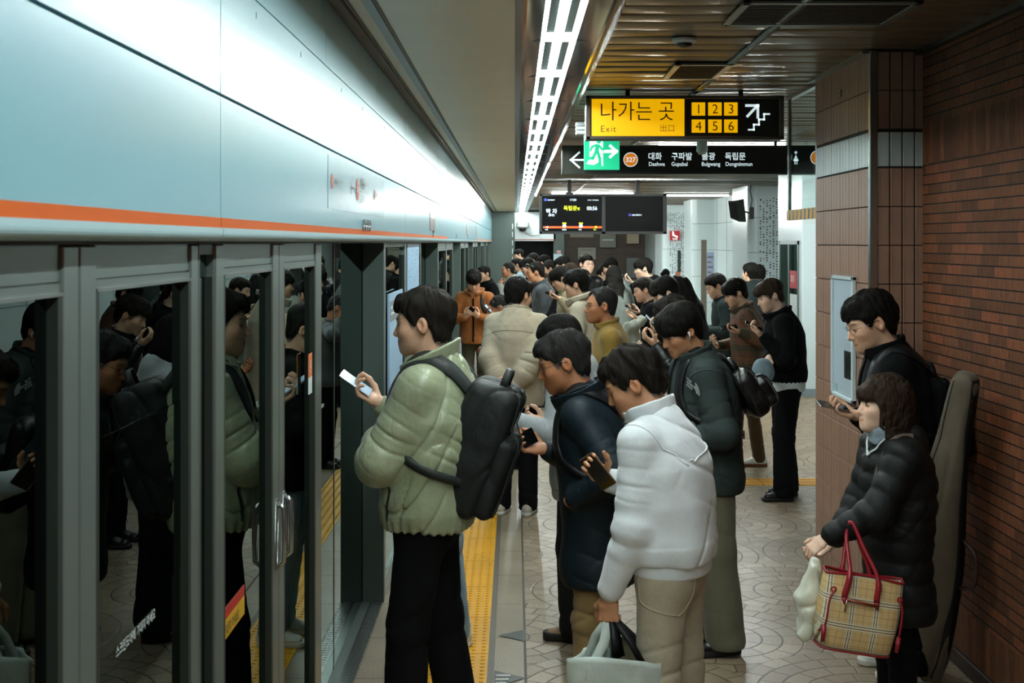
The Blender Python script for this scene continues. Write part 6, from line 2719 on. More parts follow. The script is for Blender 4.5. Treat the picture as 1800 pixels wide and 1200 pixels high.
# --- canvas tote bag with a black bag inside, hanging from his left hand
def tote():
    hx, hy, hz = [float(v) for v in (p.arms['L']['W'] + p.arms['L']['hd'] * .085)]
    L0 = (hx, hy, 0.0)
    zt = hz - .125
    root = empty('canvas_tote_bag', (hx, hy, zt - .36), 0, 'off white canvas tote bag hanging from the hand of the white sweatshirt man', 'bag')
    L = (hx, hy, zt - .36)
    ang = math.radians(-14)
    ca, sa = math.cos(ang), math.sin(ang)

    def Wt(x, y, z):
        return (hx + .028 + x * ca - y * sa, hy + x * sa + y * ca, zt + z)
    w, dp = .165, .062
    corners = [(-w, -dp), (w * .55, -dp * 1.25), (w, -dp * .35), (w * .9, dp), (-w * .75, dp * 1.1), (-w, dp * .1)]
    n = 40
    ring = []
    for i in range(n):
        t = i / n * len(corners)
        a, c_ = corners[int(t) % len(corners)], corners[(int(t) + 1) % len(corners)]
        fr = t - int(t)
        ring.append((a[0] + (c_[0] - a[0]) * fr, a[1] + (c_[1] - a[1]) * fr))
    b = MB()
    vs, fs = [], []
    zs = [0.0, -.02, -.08, -.16, -.25, -.33, -.355]
    for k, z in enumerate(zs):
        sc = (1.0, 1.0, .99, .97, .96, .95, .90)[k]
        for i, (x, y) in enumerate(ring):
            dip = (.016 * math.sin(i / n * 6.283 * 2 + .6) + .012 * (x / w)) if k < 2 else 0
            o = .005 * math.sin(i * .9 + k * 1.7)
            vs.append(Wt(x * sc + o, y * sc + o, z + dip))
    m = len(zs)
    for k in range(m - 1):
        for i in range(n):
            fs.append((k * n + i, k * n + (i + 1) % n, (k + 1) * n + (i + 1) % n, (k + 1) * n + i))
    fs.append(tuple(range((m - 1) * n, m * n)))
    b.add(vs, fs, 0)
    o = b.build('shell', [cloth('tote_canvas', 'c3cdc4', rough=.8)], root, True, loc=L)
    o.location = (0, 0, 0)
    md = o.modifiers.new('thick', 'SOLIDIFY')
    md.thickness = .003
    for s, e in (((-w * .45, -dp * 1.1, -.02), -1), ((-w * .10, dp * .9, 0), 1), ((-w * .62, dp * .5, -.01), 1)):
        b = MB()
        top = (hx, hy, hz + .005)
        A = Wt(*s)
        mid = ((A[0] + top[0]) / 2 - .012 * e, (A[1] + top[1]) / 2, (A[2] + top[2]) / 2)
        A2 = Wt(s[0] - .02, s[1], s[2] - .10)
        b.ribbon([A2, A, mid, top], [(.15 * e, -1, .1)] * 4, .034, .003)
        b.build('handle', [MATS['tote_canvas']], root, True, loc=L).location = (0, 0, 0)
    b = MB()
    b.text('D', Wt(-.135, -dp * 1.08, -.13), .05, (ca, sa, 0), (0, 0, 1), 0)
    for i, (x, z, l) in enumerate(((.05, -.15, .04), (.10, -.115, .03), (.105, -.14, .022), (.105, -.155, .040))):
        A, B_ = Wt(x, -dp * 1.21 + max(0, x - .07) * .9, z), Wt(x + l, -dp * 1.17 + max(0, x + l - .08) * .9, z + .012)
        b.quad(A, B_, (B_[0], B_[1], B_[2] + .004), (A[0], A[1], A[2] + .004), 0)
    b.build('print', [M_BLACK], root, loc=L).location = (0, 0, 0)
    # black paper bag standing inside, its handles in the same hand
    r2 = empty('black_paper_bag', Wt(.05, .0, -.30), 0, 'black and kraft paper bag tucked inside the canvas tote', 'bag')
    L2 = tuple(r2.location)
    b = MB()
    q = [Wt(-.01, -.045, .0), Wt(.115, -.03, -.035), Wt(.125, .03, -.02), Wt(.0, .03, .015)]
    q2 = [(a_[0], a_[1], zt - .29) for a_ in q]
    b.add(q + q2, [(0, 1, 5, 4), (1, 2, 6, 5), (2, 3, 7, 6), (3, 0, 4, 7), (4, 5, 6, 7)], 0)
    b.quad(Wt(-.005, .028, -.02), Wt(.12, .028, -.05), Wt(.11, .024, .035), Wt(.01, .024, .062), 1)
    b.build('body', [M_BLACK, cloth('kraft', '8d8468')], r2, loc=L2).location = (0, 0, 0)
    for x0, y0 in ((.005, -.043), (.015, .027)):
        b = MB()
        A, C_ = Wt(x0, y0, -.01), Wt(x0 + .10, y0 + .012, -.025)
        top = (hx + .012, hy, hz + .012)
        b.ribbon([A, (A[0] * .5 + top[0] * .5, A[1], (A[2] + top[2]) / 2), top], [(.1, -1, .1)] * 3, .026, .004)
        b.ribbon([top, (C_[0] * .5 + top[0] * .5 + .004, C_[1], (C_[2] + top[2]) / 2 + .01), C_], [(.1, -1, .3)] * 3, .024, .004)
        b.build('handle', [K_BLACKN], r2, True, loc=L2).location = (0, 0, 0)


tote()

# --- man in the dark forest shell jacket
p = SHELLM = Person(at=(1197, 531, 6.25), face=-171, lean=4, hunch=8, neck=18, head=(8, 27, 0), skin='mid', hair=('bowl', 'black'), seed=15, vol=1.08, mess=.7, det=.0048, earbud='RL', shade=.1,
                    top=dict(m=K_FOREST, hem=.80, slack=.042, wr=.006, collar='stand', cw=.014, ch=1.15, open=.4),
                    armL=dict(t=(-.14, .24, 1.04), pole=(-.6, -.6, -1), hd=(.4, .7, .3), pn=(.3, -.5, .8)), armR=dict(p='phone2'),
                    trousers=dict(m=K_OLIVE, wide=.046), stance=((-.11, -.03, 6), (.10, .03, 6)), shoes=(SHB, SHS),
                    label='young man with white earbuds in dark forest shell jacket with chest logo').build()
gs = mat('logo_white', 'd7dcdc', 0.6)
tgt = [V(*at(1187, 686, 6.0))]
q, nn = to_surface(lambda P: p.top_sdf(P, None, False), tgt, 10, .006)
n0, c = V(*nn[0]), V(*q[0])
R0 = nrm(np.cross(V(0, 0, 1), n0))
U0 = np.cross(n0, R0)
tl = math.radians(-24)
R1 = R0 * math.cos(tl) + U0 * math.sin(tl)
U1 = U0 * math.cos(tl) - R0 * math.sin(tl)
b = MB()
for i, t_ in enumerate(('THE', 'NORTH', 'FACE')):
    b.text(t_, tuple(c + R1 * -.050 + U1 * (.008 - .017 * i)), .018, tuple(R1), tuple(U1), 0, .03, sx=1.1)
for i in range(3):
    r1, r2_ = .014 + .011 * i, .021 + .011 * i
    A = [c + R1 * (.014 + r1 * math.cos(t)) + U1 * (-.026 + r1 * math.sin(t) * 1.25) for t in [j * math.pi / 2 / 8 for j in range(9)]]
    B_ = [c + R1 * (.014 + r2_ * math.cos(t)) + U1 * (-.026 + r2_ * math.sin(t) * 1.25) for t in [j * math.pi / 2 / 8 for j in range(9)]]
    b.add([tuple(v) for v in A + B_], [(j, j + 1, 10 + j, 9 + j) for j in range(8)], 0)
b.build('logo', [gs], p.top_o, loc=tuple(p.base)).location = (0, 0, 0)
tube_on(p, [p.nb + p.F2 * .10 - p.R2 * .06 - p.U2 * .01, p.sh['L'] + p.F2 * .09 + p.R2 * .03, p.sh['L'] - p.R2 * .05 + p.F2 * .02 + p.U2 * .03, p.sh['L'] - p.R2 * .05 - p.F2 * .06], .003, 'yoke_piping', K_DGREY, p.top_o, .0005)
backpack(p, 'glossy black sling pack with zips on the back of the forest shell jacket', K_LEATH, K_BLACKN, w=.15, dep=.055, hgt=.125, drop=.03, tilt=20, inset=.07, h=.007, side=-.04)

# --- man with glasses and dark bag by the brick wall
p = WALLM = Person(at=(1531, 510, 5.92), face=176, lean=3, hunch=9, neck=16, head=(6, 22, 0), skin='light', hair=('short', 'black'), seed=18, vol=1.10, mess=1.2, det=.0050, glasses='metal', hs=1.06, shade=.12, girth=1.05,
                   top=dict(m=K_BLACK, hem=.74, slack=.032, wr=.006, collar='stand', ch=1.25, cw=.012),
                   armR=dict(w=at(1505, 730, 5.88), polew=(.5, .4, -1), hdw=(-.92, -.10, .22), pnw=(.15, -.25, .95), curl=.5, thumb=.2),                    trousers=dict(m=K_BLACK, wide=.02), stance=((-.10, -.02, 0), (.10, .02, 0)), shoes=(SHW, SOW),
                   label='man in black with thin glasses reading his phone before the brown pillar').build()
phone(p, 'R', 'silver phone held flat by the man before the brown pillar', M_PHONES, False, d=(-.93, -.12, .18), nv=(.2, -.25, .95), off=(.12, 0, .02))
backpack(p, 'black backpack on the man before the brown pillar', K_BLACK, K_BLACKN, w=.15, dep=.055, hgt=.20, drop=.08, inset=.10, out=-.03, full=True, h=.008)

# --- woman in the black puffer with the checked bag
p = WOMAN = Person(at=(1553, 657, 5.1), face=-174, lean=-1, hunch=8, neck=10, head=(0, -2, 0), skin='fair', fem=True, hair=('bob', 'brown'), seed=21, vol=1.06, mess=1.3, det=.0042, girth=1.0, nose=.9,
                   top=dict(m=cloth('black_quilt', '0c0e0d', rough=.62, spec=.25, bump=.3, sheen=0), hem=.60, slack=.036, wr=.005, quilt=.085, qamp=.007, hood=True, name='puffer_coat', sleeve=1.05),
                   armL=dict(w=at(1452, 945, 4.98), polew=(.7, -.5, -.6), hdw=(-.75, .0, -.6), pnw=(.5, .4, -.5), curl=.55, thumb=.5),
                   armR=dict(w=at(1462, 952, 5.16), polew=(.3, .6, -1), hdw=(-.7, -.1, -.5), pnw=(-.5, -.3, .6), curl=.5),
                   trousers=dict(m=K_BLACK, wide=.012), stance=((-.09, .02, 0), (.09, 0, 0)), shoes=(SHB, SHS),
                   label='woman with brown bob in black puffer coat carrying a checked handbag').build()
# grey scarf and white edged hood opening
cc = p.nb
def scarf(P):
    q = P - (p.nb + p.U2 * .012 + p.F2 * .012)
    h = q @ p.U2
    u, w_ = q @ p.R2, q @ p.F2
    k = np.sqrt((u / .070) ** 2 + (w_ / .074) ** 2)
    d = np.abs(k - 1) * .07 - .012
    d = smax(d, np.abs(h) - .036, .012)
    return d + .004 * wavy(P, 60, 4)
organic('scarf', scarf, cc - .2, cc + .2, .005, cloth('grey_scarf', '8b9aa4'), p.o, p.base)
tube_on(p, [p.nb + p.R2 * .085 + p.F2 * .03 + p.U2 * .02, p.nb + p.R2 * .05 + p.F2 * .12 - p.U2 * .03, p.nb + p.F2 * .15 - p.U2 * .05, p.nb - p.R2 * .05 + p.F2 * .12 - p.U2 * .03, p.nb - p.R2 * .09 + p.F2 * .03 + p.U2 * .02], .0045, 'hood_trim', K_WSHIRT, p.top_o, .004)
# brown strap of a bag worn across
q = smooth_line([p.nb - p.R2 * .10 - p.U2 * .02 - p.F2 * .03, p.nb - p.R2 * .115 + p.F2 * .09 - p.U2 * .04, p.nb - p.R2 * .10 + p.F2 * .17 - p.U2 * .20, p.nb - p.R2 * .08 + p.F2 * .18 - p.U2 * .34], 24)
pts, nn = to_surface(lambda P: p.top_sdf(P, dict(p.k['top'], noarms=True), False), q, 7, .006)
b = MB()
b.ribbon([tuple(x) for x in pts], [tuple(x) for x in nn], .042, .004)
o = tag(b.build('bag_strap', [cloth('strap_brown', '5d4e42')]), 'brown woven bag strap crossing the black puffer coat', 'strap')
b = MB()
c, n0 = Vector(pts[-4]), Vector(nn[-4]).normalized()
d0 = (Vector(pts[-3]) - Vector(pts[-5])).normalized()
s0 = d0.cross(n0)
for k in (-1, 1):
    b.tube([c + s0 * .026 + d0 * .010 * k + n0 * .006, c - s0 * .026 + d0 * .010 * k + n0 * .006], .0028, 6)
b.build('buckle', [M_STEEL], o, True)


def checked_bag():
    """structured tote in tan check with red leather handles, hung over her forearm"""
    Y = 4.86
    hx, _, hz = at(1507, 1075, Y)
    root = empty('checked_handbag', (hx, Y, hz - .17), 0, 'tan checked handbag with red leather handles over the black puffer sleeve', 'handbag')
    L = (hx, Y, hz - .17)
    tilt = math.radians(-10.5)
    yaw = math.radians(6)

    def Wt(x, y, z):
        X, Z = x * math.cos(tilt) - z * math.sin(tilt), x * math.sin(tilt) + z * math.cos(tilt)
        return (hx + X * math.cos(yaw) - y * math.sin(yaw), Y + X * math.sin(yaw) + y * math.cos(yaw), hz + Z)
    tan = plaid('tan_check', 'd6b57c', [(0.30, 0.26, '8d7c5c', .55), (0.30, 0.055, 'e0dac2', .9), (0.40, 0.045, 'e0dac2', .9), (0.20, 0.045, 'e0dac2', .9), (0.25, 0.022, '2a2119', .8), (0.35, 0.022, '2a2119', .8),
                                        (0.80, 0.012, '6b2a22', .9), (0.05, 0.010, '4a3a28', .55), (0.55, 0.010, '4a3a28', .55)], 0.098,
                [(math.cos(tilt), 0, math.sin(tilt)), (-math.sin(tilt), 0, math.cos(tilt))])
    red = mat('red_leather', '8a1722', 0.38, bump=(60, 0.2))
    W0, W1, D0, D1, H = .160, .142, .030, .062, .145
    b = MB()
    n = 10
    vs = []
    prof = []
    for k in range(n + 1):
        t = k / n
        z = H - 2 * H * t
        w = W0 + (W1 - W0) * t + .006 * math.sin(t * 3.1)
        d = D0 + (D1 - D0) * min(1, t * 1.4) + .012 * math.sin(t * 3.14)
        ring = []
        for i in range(32):
            a = 2 * math.pi * i / 32
            ca, sa = math.cos(a), math.sin(a)
            e = 5.0
            r = (abs(ca) ** e + abs(sa) ** e) ** (-1 / e)
            ring.append(Wt(w * r * ca, d * r * sa, z + .006 * math.sin(a * 3 + t * 4) * (1 - t)))
        prof.append(ring)
    for rg in prof:
        vs += rg
    fs = [(k * 32 + i, k * 32 + (i + 1) % 32, (k + 1) * 32 + (i + 1) % 32, (k + 1) * 32 + i) for k in range(n) for i in range(32)]
    fs.append(tuple(range(n * 32, n * 32 + 32)))
    b.add(vs, fs, 0)
    b.build('body', [tan], root, True, loc=L).location = (0, 0, 0)
    b = MB()
    b.tube(prof[0] + [prof[0][0]], .0055, 8)
    b.build('top_piping', [red], root, True, loc=L).location = (0, 0, 0)
    b = MB()
    b.tube([(p_[0], p_[1], p_[2]) for p_ in prof[n]] + [prof[n][0]], .004, 8)
    b.build('bottom_piping', [red], root, True, loc=L).location = (0, 0, 0)
    fw = at(1492, 925, 4.93)
    for sy, off in ((-1, 0.0), (1, .012)):
        b = MB()
        yy = sy * (D0 + .012)
        xa, xb = -.086, .046
        A0, A1 = Wt(xa, yy - .012 * sy * -1 if False else yy + .010 * sy, H - .085), Wt(xa + .012, yy, H + .004)
        B1, B0 = Wt(xb - .006, yy, H + .004), Wt(xb, yy + .010 * sy, H - .085)
        top1 = (fw[0] - .014 + off, fw[1] + .035 * sy * .5, fw[2] - .030)
        top2 = (fw[0] + .006 + off, fw[1] + .02 * sy, fw[2] + .022)
        mid1 = tuple((A1[i] * .5 + top1[i] * .5) for i in range(3))
        path = smooth_line([A0, A1, mid1, top1, top2, tuple((B1[i] * .45 + top2[i] * .55) for i in range(3)), B1, B0], 40)
        b.tube([tuple(v) for v in path], [.0085 if 0.14 < i / len(path) < .86 else .0125 for i in range(len(path))], 8)
        for E in (A0, B0):
            b.tube([tuple(E), (E[0] + .002, E[1], E[2] - .030)], [.0135, .007], 8)
        b.build('handle', [red], root, True, loc=L).location = (0, 0, 0)
    b = MB()
    b.tube([Wt(-.078, -(D0 + .036), H - .090), Wt(.052, -(D0 + .036), H - .098)], .0065, 8)
    b.build('pocket_zip', [mat('zip_leather', '7d3a22', 0.4)], root, True, loc=L).location = (0, 0, 0)
    b = MB()
    b.tube([Wt(-.080, -(D0 + .042), H - .088), Wt(-.084, -(D0 + .046), H - .135)], .0035, 6)
    b.build('zip_pull', [M_SPECMETAL], root, True, loc=L).location = (0, 0, 0)
    for sx in (-1, 1):
        b = MB()
        b.disc(Wt(sx * .135, -(D0 + .030), H - .060), .012, (1, 0, 0), (0, 0, 1), 16, 0, .006)
        b.tube(smooth_line([Wt(sx * .130, -(D0 + .036), H - .055), Wt(sx * .148, -(D0 + .040), H - .10), Wt(sx * .150, -(D0 + .045), H - .19), Wt(sx * .158, -(D0 + .01), H - .23)], 16), .0042, 6)
        b.tube([Wt(sx * .152, -(D0 + .040), H - .20), Wt(sx * .150, -(D0 + .046), H - .26)], [.010, .008], 8)
        b.build('side_lace', [red], root, True, loc=L).location = (0, 0, 0)


checked_bag()


def plastic_bag(P):
    a, m_, e = V(*at(1434, 985, 4.92)), V(*at(1421, 1050, 4.92)), V(*at(1415, 1118, 4.92))
    d = limb(P, a, m_, (1, 0, .2), (.018, .014), (.052, .035))
    d = smin(d, limb(P, m_, e, (1, 0, .2), (.052, .035), (.030, .020)), .02)
    d = smin(d, limb(P, e, e + V(-.004, 0, -.016), (1, 0, .2), (.03, .015), (.006, .01)), .015)
    w = P * V(1, 1, .6)
    return d + .0055 * wavy(w, 80, 2) + .005 * np.exp(-(wavy(w, 60, 6) / .2) ** 2)


c = V(*at(1421, 1050, 4.92))
o = organic('plastic_bag', plastic_bag, c - .24, c + .24, .0045, mat('plastic_film', 'e0e2cf', 0.25, spec=0.6, coat=0.4), None, c)
o.location = tuple(float(x) for x in c)
tag(o, 'crumpled pale plastic bag dangling from the hand of the woman in black puffer coat', 'bag')


# --- instrument gig bag leaning in the corner against the bricks
def gig_bag():
    top, bot = V(*at(1700, 652, 5.48)), V(1.84, 5.90, .02)
    ax = nrm(top - bot)
    Ln = float(np.linalg.norm(top - bot))
    fr = nrm(V(-.72, -.70, 0) - ax * float(V(-.72, -.70, 0) @ ax))   # broad face looks at the camera's left
    sd = np.cross(ax, fr)
    B = np.stack([sd, fr, ax], 1).astype(F32)
    prof = [(0.0, .165, .060), (.12, .195, .066), (.30, .185, .066), (.46, .150, .062), (.60, .105, .058), (.80, .074, .055), (.96, .062, .052), (1.0, .050, .045)]
    T = np.array([q[0] for q in prof]) * Ln
    W_ = np.array([q[1] for q in prof])
    D_ = np.array([q[2] for q in prof])

    def f(P):
        Q = (P - bot) @ B
        w = np.interp(Q[:, 2], T, W_)
        d_ = np.interp(Q[:, 2], T, D_)
        k = ((np.abs(Q[:, 0]) / w) ** 3 + (np.abs(Q[:, 1]) / d_) ** 3) ** (1 / 3)
        d = (k - 1) * np.minimum(w, d_) * .8
        d = smax(d, np.abs(Q[:, 2] - Ln / 2) - Ln / 2, .05)
        return d + .004 * wavy(Q * V(1, 1, .4), 24, 3) + .004 * np.exp(-(wavy(Q * V(1, 1, .35), 22, 7) / .18) ** 2)
    lo = np.minimum(top, bot) - .26
    hi = np.maximum(top, bot) + .26
    o = organic('gig_bag', f, lo, hi, .008, cloth('taupe_canvas', '5f5445', rough=.75, bump=.25), None, bot)
    o.location = tuple(float(x) for x in bot)
    tag(o, 'taupe instrument gig bag leaning in the corner against the brick wall', 'instrument bag')
    Wp = lambda x, y, z: bot + B @ V(x, y, z)
    b = MB()
    side = -1 if float(sd[0]) < 0 else 1
    for sgn, wd in ((side, .052),):
        path = [Wp(sgn * (float(np.interp(t * Ln, T, W_)) * .93), .012, t * Ln) for t in np.linspace(.02, .985, 30)]
        q, nn = to_surface(f, path, 5, .001)
        for _ in range(6):
            q[1:-1] = (q[:-2] + q[1:-1] * 2 + q[2:]) / 4
            nn[1:-1] = nn[:-2] + nn[1:-1] * 2 + nn[2:]
        b.ribbon([tuple(v) for v in q], [tuple(v) for v in nn], wd, .004)
    b.build('zip_panel', [K_BLACKN], o, True, loc=tuple(bot)).location = (0, 0, 0)
    b = MB()
    path = [Wp(-side * (float(np.interp(t * Ln, T, W_)) * .55), float(np.interp(t * Ln, T, D_)) * 1.0, t * Ln) for t in np.linspace(.06, .97, 30)]
    q, nn = to_surface(f, path, 5, .001)
    b.tube([tuple(v) for v in q], .003, 6)
    b.build('seam', [mat('seam_dark', '2d2822', 0.7)], o, True, loc=tuple(bot)).location = (0, 0, 0)
    b = MB()
    z = .93 * Ln
    c = Wp(side * .060, .03, z)
    b.tube([tuple(c), tuple(c + ax * -.045)], .004, 6)
    b.disc(tuple(c + ax * -.055), .014, tuple(sd), tuple(ax), 14, 0, .009)
    b.build('zip_pull', [M_STEEL], o, loc=tuple(bot)).location = (0, 0, 0)
    hm = mat('handle_leather', '3a221b', 0.4)
    for pts in ((Wp(-side * .10, .07, .50 * Ln), Wp(-side * .03, .12, .475 * Ln), Wp(-side * .01, .13, .42 * Ln), Wp(-side * .05, .12, .36 * Ln), Wp(-side * .12, .07, .345 * Ln)),
                (Wp(side * .145, .0, .50 * Ln), Wp(side * .22, .01, .475 * Ln), Wp(side * .245, .01, .42 * Ln), Wp(side * .235, .0, .37 * Ln), Wp(side * .165, .0, .345 * Ln))):
        b = MB()
        b.tube([tuple(v) for v in smooth_line(pts, 20)], .011, 8)
        b.build('handle', [hm], o, True, loc=tuple(bot)).location = (0, 0, 0)


gig_bag()

# =================================================================== the crowd further along the platform
N_ = [30]


def who(at_, label, top, face=180, hold=None, **k):
    N_[0] += 1
    k.setdefault('seed', N_[0])
    k.setdefault('head', (0, 24, 0))
    k.setdefault('lean', 3)
    k.setdefault('hunch', 8)
    k.setdefault('trousers', dict(m=K_BLACK, wide=.012))
    k.setdefault('shoes', (SHB, SHS))
    t = dict(slack=.024, hem=.82, wr=.006, collar='stand')
    t.update(top)
    k.setdefault('armR', dict(p='phone'))
    k.setdefault('armL', dict(p='phone2'))
    p = Person(at=at_, face=face, label=label, top=t, **k).build()
    if hold:
        phone(p, hold[0], hold[1], lit=len(hold) > 2)
    return p


# by the concourse side
p = who((1354, 488, 9.93), 'man in cropped black jacket holding a grey cap and a silver phone', dict(m=K_BLACK, hem=.93, slack=.036, cinch=.008, collar='fold', wr=.005), face=-178, head=(4, 22, 0),
        hair=('fringe', 'brown'), earbud='RL', skin='fair', layers=[dict(m=K_WSHIRT, hem=.855, slack=.018, name='shirt', wr=.005)],
        armL=dict(w=at(1340, 590, 9.72), polew=(.7, -.4, -1), hdw=(-.75, .1, .55), pnw=(.3, -.2, .8), curl=.55, thumb=.2), armR=dict(w=at(1352, 628, 9.75), polew=(.3, .6, -1), hdw=(-.6, -.5, -.5), pnw=(0, -.3, -.9), curl=.6),
        trousers=dict(m=K_BLACK, wide=.034), shoes=(SHB, SHS, 'loafer'), stance=((-.10, .06, 4), (.09, -.02, 4)))
phone(p, 'L', 'silver phone held by the man in the cropped black jacket', M_PHONES, False, d=(-.88, 0, .42), nv=(.42, -.3, .8), off=(.095, 0, .022))


def cap():
    c = V(*at(1341, 656, 9.56))

    def f(P):
        Q = P - c
        d = ell(Q, (0, 0, .012), (.085, .075, .105))
        d = smax(d, -Q[:, 2] - .055, .01)
        return d + .003 * wavy(Q, 60, 3)

    def br(P):
        Q = P - c
        d = limb(Q, (.0, -.035, -.055), (-.012, -.055, -.088), (1, 0, 0), (.076, .012), (.060, .007))
        return d
    o = organic('cap', f, c - .16, c + .16, .006, cloth('cap_denim', '76878f', vary=.2), None, c)
    o.location = tuple(float(x) for x in c)
    tag(o, 'grey blue baseball cap held by the man in the cropped black jacket', 'cap')
    organic('brim', br, c - .2, c + .2, .005, cloth('cap_brim', '5d6a69'), o, c)


cap()
p = who((1293, 488, 11.46), 'man in brown plaid jacket and white gum soled sneakers', dict(m=K_PLAIDJ, hem=.78, slack=.034, collar='fold', leaf=1.2), head=(4, 24, 0), hair=('bowl', 'black'), vol=1.04, skin='light', face=-178,
        armL=dict(w=at(1300, 583, 11.2), polew=(.6, -.4, -1), hdw=(-.9, 0, .2), pnw=(.2, -.3, .9), curl=.55), trousers=dict(m=K_CHINO, wide=.006), shoes=(SHW, SHG), stance=((-.11, -.05, 2), (.10, .14, 2)),
        layers=[])
phone(p, 'L', 'dark green phone held by the man in the plaid jacket', d=(-.96, 0, -.12), nv=(.1, -.4, .9), lit=False)
p = who((1259, 480, 13.3), 'man with glasses in dark teal jacket, phone low before him', dict(m=K_TEAL, hem=.8, slack=.034), glasses='metal', hair=('short', 'black'), hold=('L', 'red cased phone of the man in the dark teal jacket'), face=-177, trousers=dict(m=K_TEAL, wide=.02), vol=1.06)
who((1319, 461, 16.0), 'man seen from behind in dark green jacket by the white wall', dict(m=K_TEAL, slack=.034), face=112, head=(12, 0, 0), hair=('short', 'black'), vol=1.07, armR=dict(), armL=dict())
who((1334, 464, 17.0), 'second man seen from behind, half hidden in black jacket', dict(m=K_BLACK, slack=.03), face=95, head=(0, 4, 0), hair=('short', 'black'), armR=dict(), armL=dict())

# middle of the platform
p = MUST = Person(at=(1056, 503, 8.8), face=-176, lean=0, hunch=5, head=(6, 2, 0), skin='tan', hair=('crop', 'grey'), glasses='rect', seed=44, girth=1.04, shade=.2,
                  top=dict(m=K_MUST, hem=.85, slack=.026, wr=.005, collar='stand', ch=1.1, cw=.006, open=.4, name='sweater'), armL=dict(), armR=dict(p='phone2'),
                  layers=[], trousers=dict(m=K_COAL, wide=.012), shoes=(SHB, SHS), label='older man with glasses in mustard zip sweater with yellow stripes').build()
for i in range(5):
    z = 1.30 - .034 * i
    pts = [p.L(-.36, q, z + .004 * math.sin(q * 60) - .18 * abs(q + .02)) for q in np.linspace(-.12, .20, 22)]
    tube_on(p, pts, .0045, 'knit_stripe', cloth('yellow_knit', 'c8a136'), p.top_o, .001, noise=False)
who((1014, 471, 11.0), 'person with black bowl hair in cream coat with wide collar', dict(m=K_CREAM, hem=.55, slack=.036, collar='shawl', cw=.018, ch=1.2, wr=.005), face=163, head=(0, 8, 0), hair=('bowl', 'black'), vol=1.03)
p = who((912, 486, 9.5), 'man in sand jacket with both hands clasped behind his back', dict(m=K_SAND, hem=.80, slack=.046, collar='stand', ch=1.1, cw=.012, wr=.009, blouse=True, cuff=False), face=78, head=(-28, 12, 0), hair=('short', 'black'), glasses='rect', vol=1.06, mess=1.4,
        armR=dict(t=(.03, -.215, .955), pole=(1, -.5, -.2), hd=(-.9, -.1, .1), pn=(0, -1, .2), curl=.45), armL=dict(t=(-.05, -.20, .93), pole=(-1, -.5, -.2), hd=(.85, .1, -.35), pn=(0, 1, 0), curl=.5),
        shoes=(SHO, SOW), trousers=dict(m=K_BLACK, wide=.018), det=.0062)
tube_on(p, [p.sh['L'] - p.U2 * .08 - p.F2 * .12 + p.R2 * .01, p.nb - p.U2 * .15 - p.F2 * .16, p.sh['R'] - p.U2 * .08 - p.F2 * .12 - p.R2 * .01], .003, 'yoke_seam', cloth('sand_dark', '8b7f69'), p.top_o, .0005)
p = who((879, 516, 11.3), 'balding man bent over his phone left of the sand jacket', dict(m=K_DGREY, slack=.024, collar='shirt'), face=-176, head=(0, 34, 0), hair=('bald', 'grey'), skin='tan', hold=('L', 'pale phone of the balding man', 1),
        armL=dict(w=at(873, 562, 11.1), polew=(.6, -.5, -1), hdw=(-.6, 0, .6), pnw=(.6, -.2, .5)))
p = BROWNJ = who((833, 473, 15.0), 'man in brown canvas jacket reading his phone against the doors', dict(m=K_BROWN, hem=.83, slack=.034, collar='fold', wr=.006), face=-98, head=(8, 33, 0), hair=('bowl', 'black'), vol=1.05, glasses='metal', hold=('R', 'phone held in both hands by the man in the brown jacket'),
                 layers=[], trousers=dict(m=cloth('olive_drab', '3d3b2c'), wide=.02), armR=dict(t=(.08, .26, 1.17), pole=(.8, -.2, -1), hd=(-.5, .5, .5), pn=(-.3, -.6, .6), curl=.5), armL=dict(t=(-.08, .25, 1.17), pole=(-.8, -.2, -1), hd=(.5, .5, .5), pn=(.3, -.6, .6), curl=.5), det=.0075)
b = MB()
pts, nn = strap_path(p, 'L', inset=.10, n_pts=12)
b.ribbon([tuple(q) for q in pts[2:16]], [tuple(q) for q in nn[2:16]], .045, .006)
tag(b.build('bag_strap', [K_BLACKN], None, True), 'dark bag strap over the shoulder of the brown canvas jacket', 'strap')
tube_on(p, [p.nb + p.F2 * .13 - p.U2 * .05, p.nb + p.F2 * .16 - p.U2 * .2, p.nb + p.F2 * .16 - p.U2 * .42, p.L(0, .16, .86)], .012, 'black_shirt_front', K_BLACK, p.top_o, .0)
who((851, 466, 20.0), 'person in black just behind the brown canvas jacket', dict(m=K_BLACK, slack=.03), face=-150, head=(10, 14, 0), hair=('short', 'black'))
p = who((893, 460, 21.0), 'man in pale grey quilted puffer raising a hand to his face', dict(m=K_LGREY, slack=.04, quilt=.075, qamp=.009), face=-176, head=(0, 4, 0), hair=('crop', 'grey'), armL=dict(p='face'), armR=dict(p='face'), skin='mid')
who((909, 453, 24.0), 'masked person in pale blue hooded top behind the grey puffer', dict(m=K_BLUE, slack=.03, hood=True, collar=None), face=176, mask=True, hair=('short', 'soft'), head=(0, 8, 0))
who((912, 437, 30.0), 'tall dark haired person standing farthest, before the dark opening', dict(m=K_COAL, slack=.02), face=-172, head=(0, 10, 0), hair=('fringe', 'black'), armR=dict(), armL=dict())
p = who((941, 459, 15.5), 'man in dark grey jacket with glasses pushed up on his hair', dict(m=K_DGREY, slack=.032, collar='stand', ch=1.2, cw=.012), face=-176, head=(0, 12, 0), hair=('crop', 'black'), skin='mid', armR=dict(), armL=dict())
b = MB()
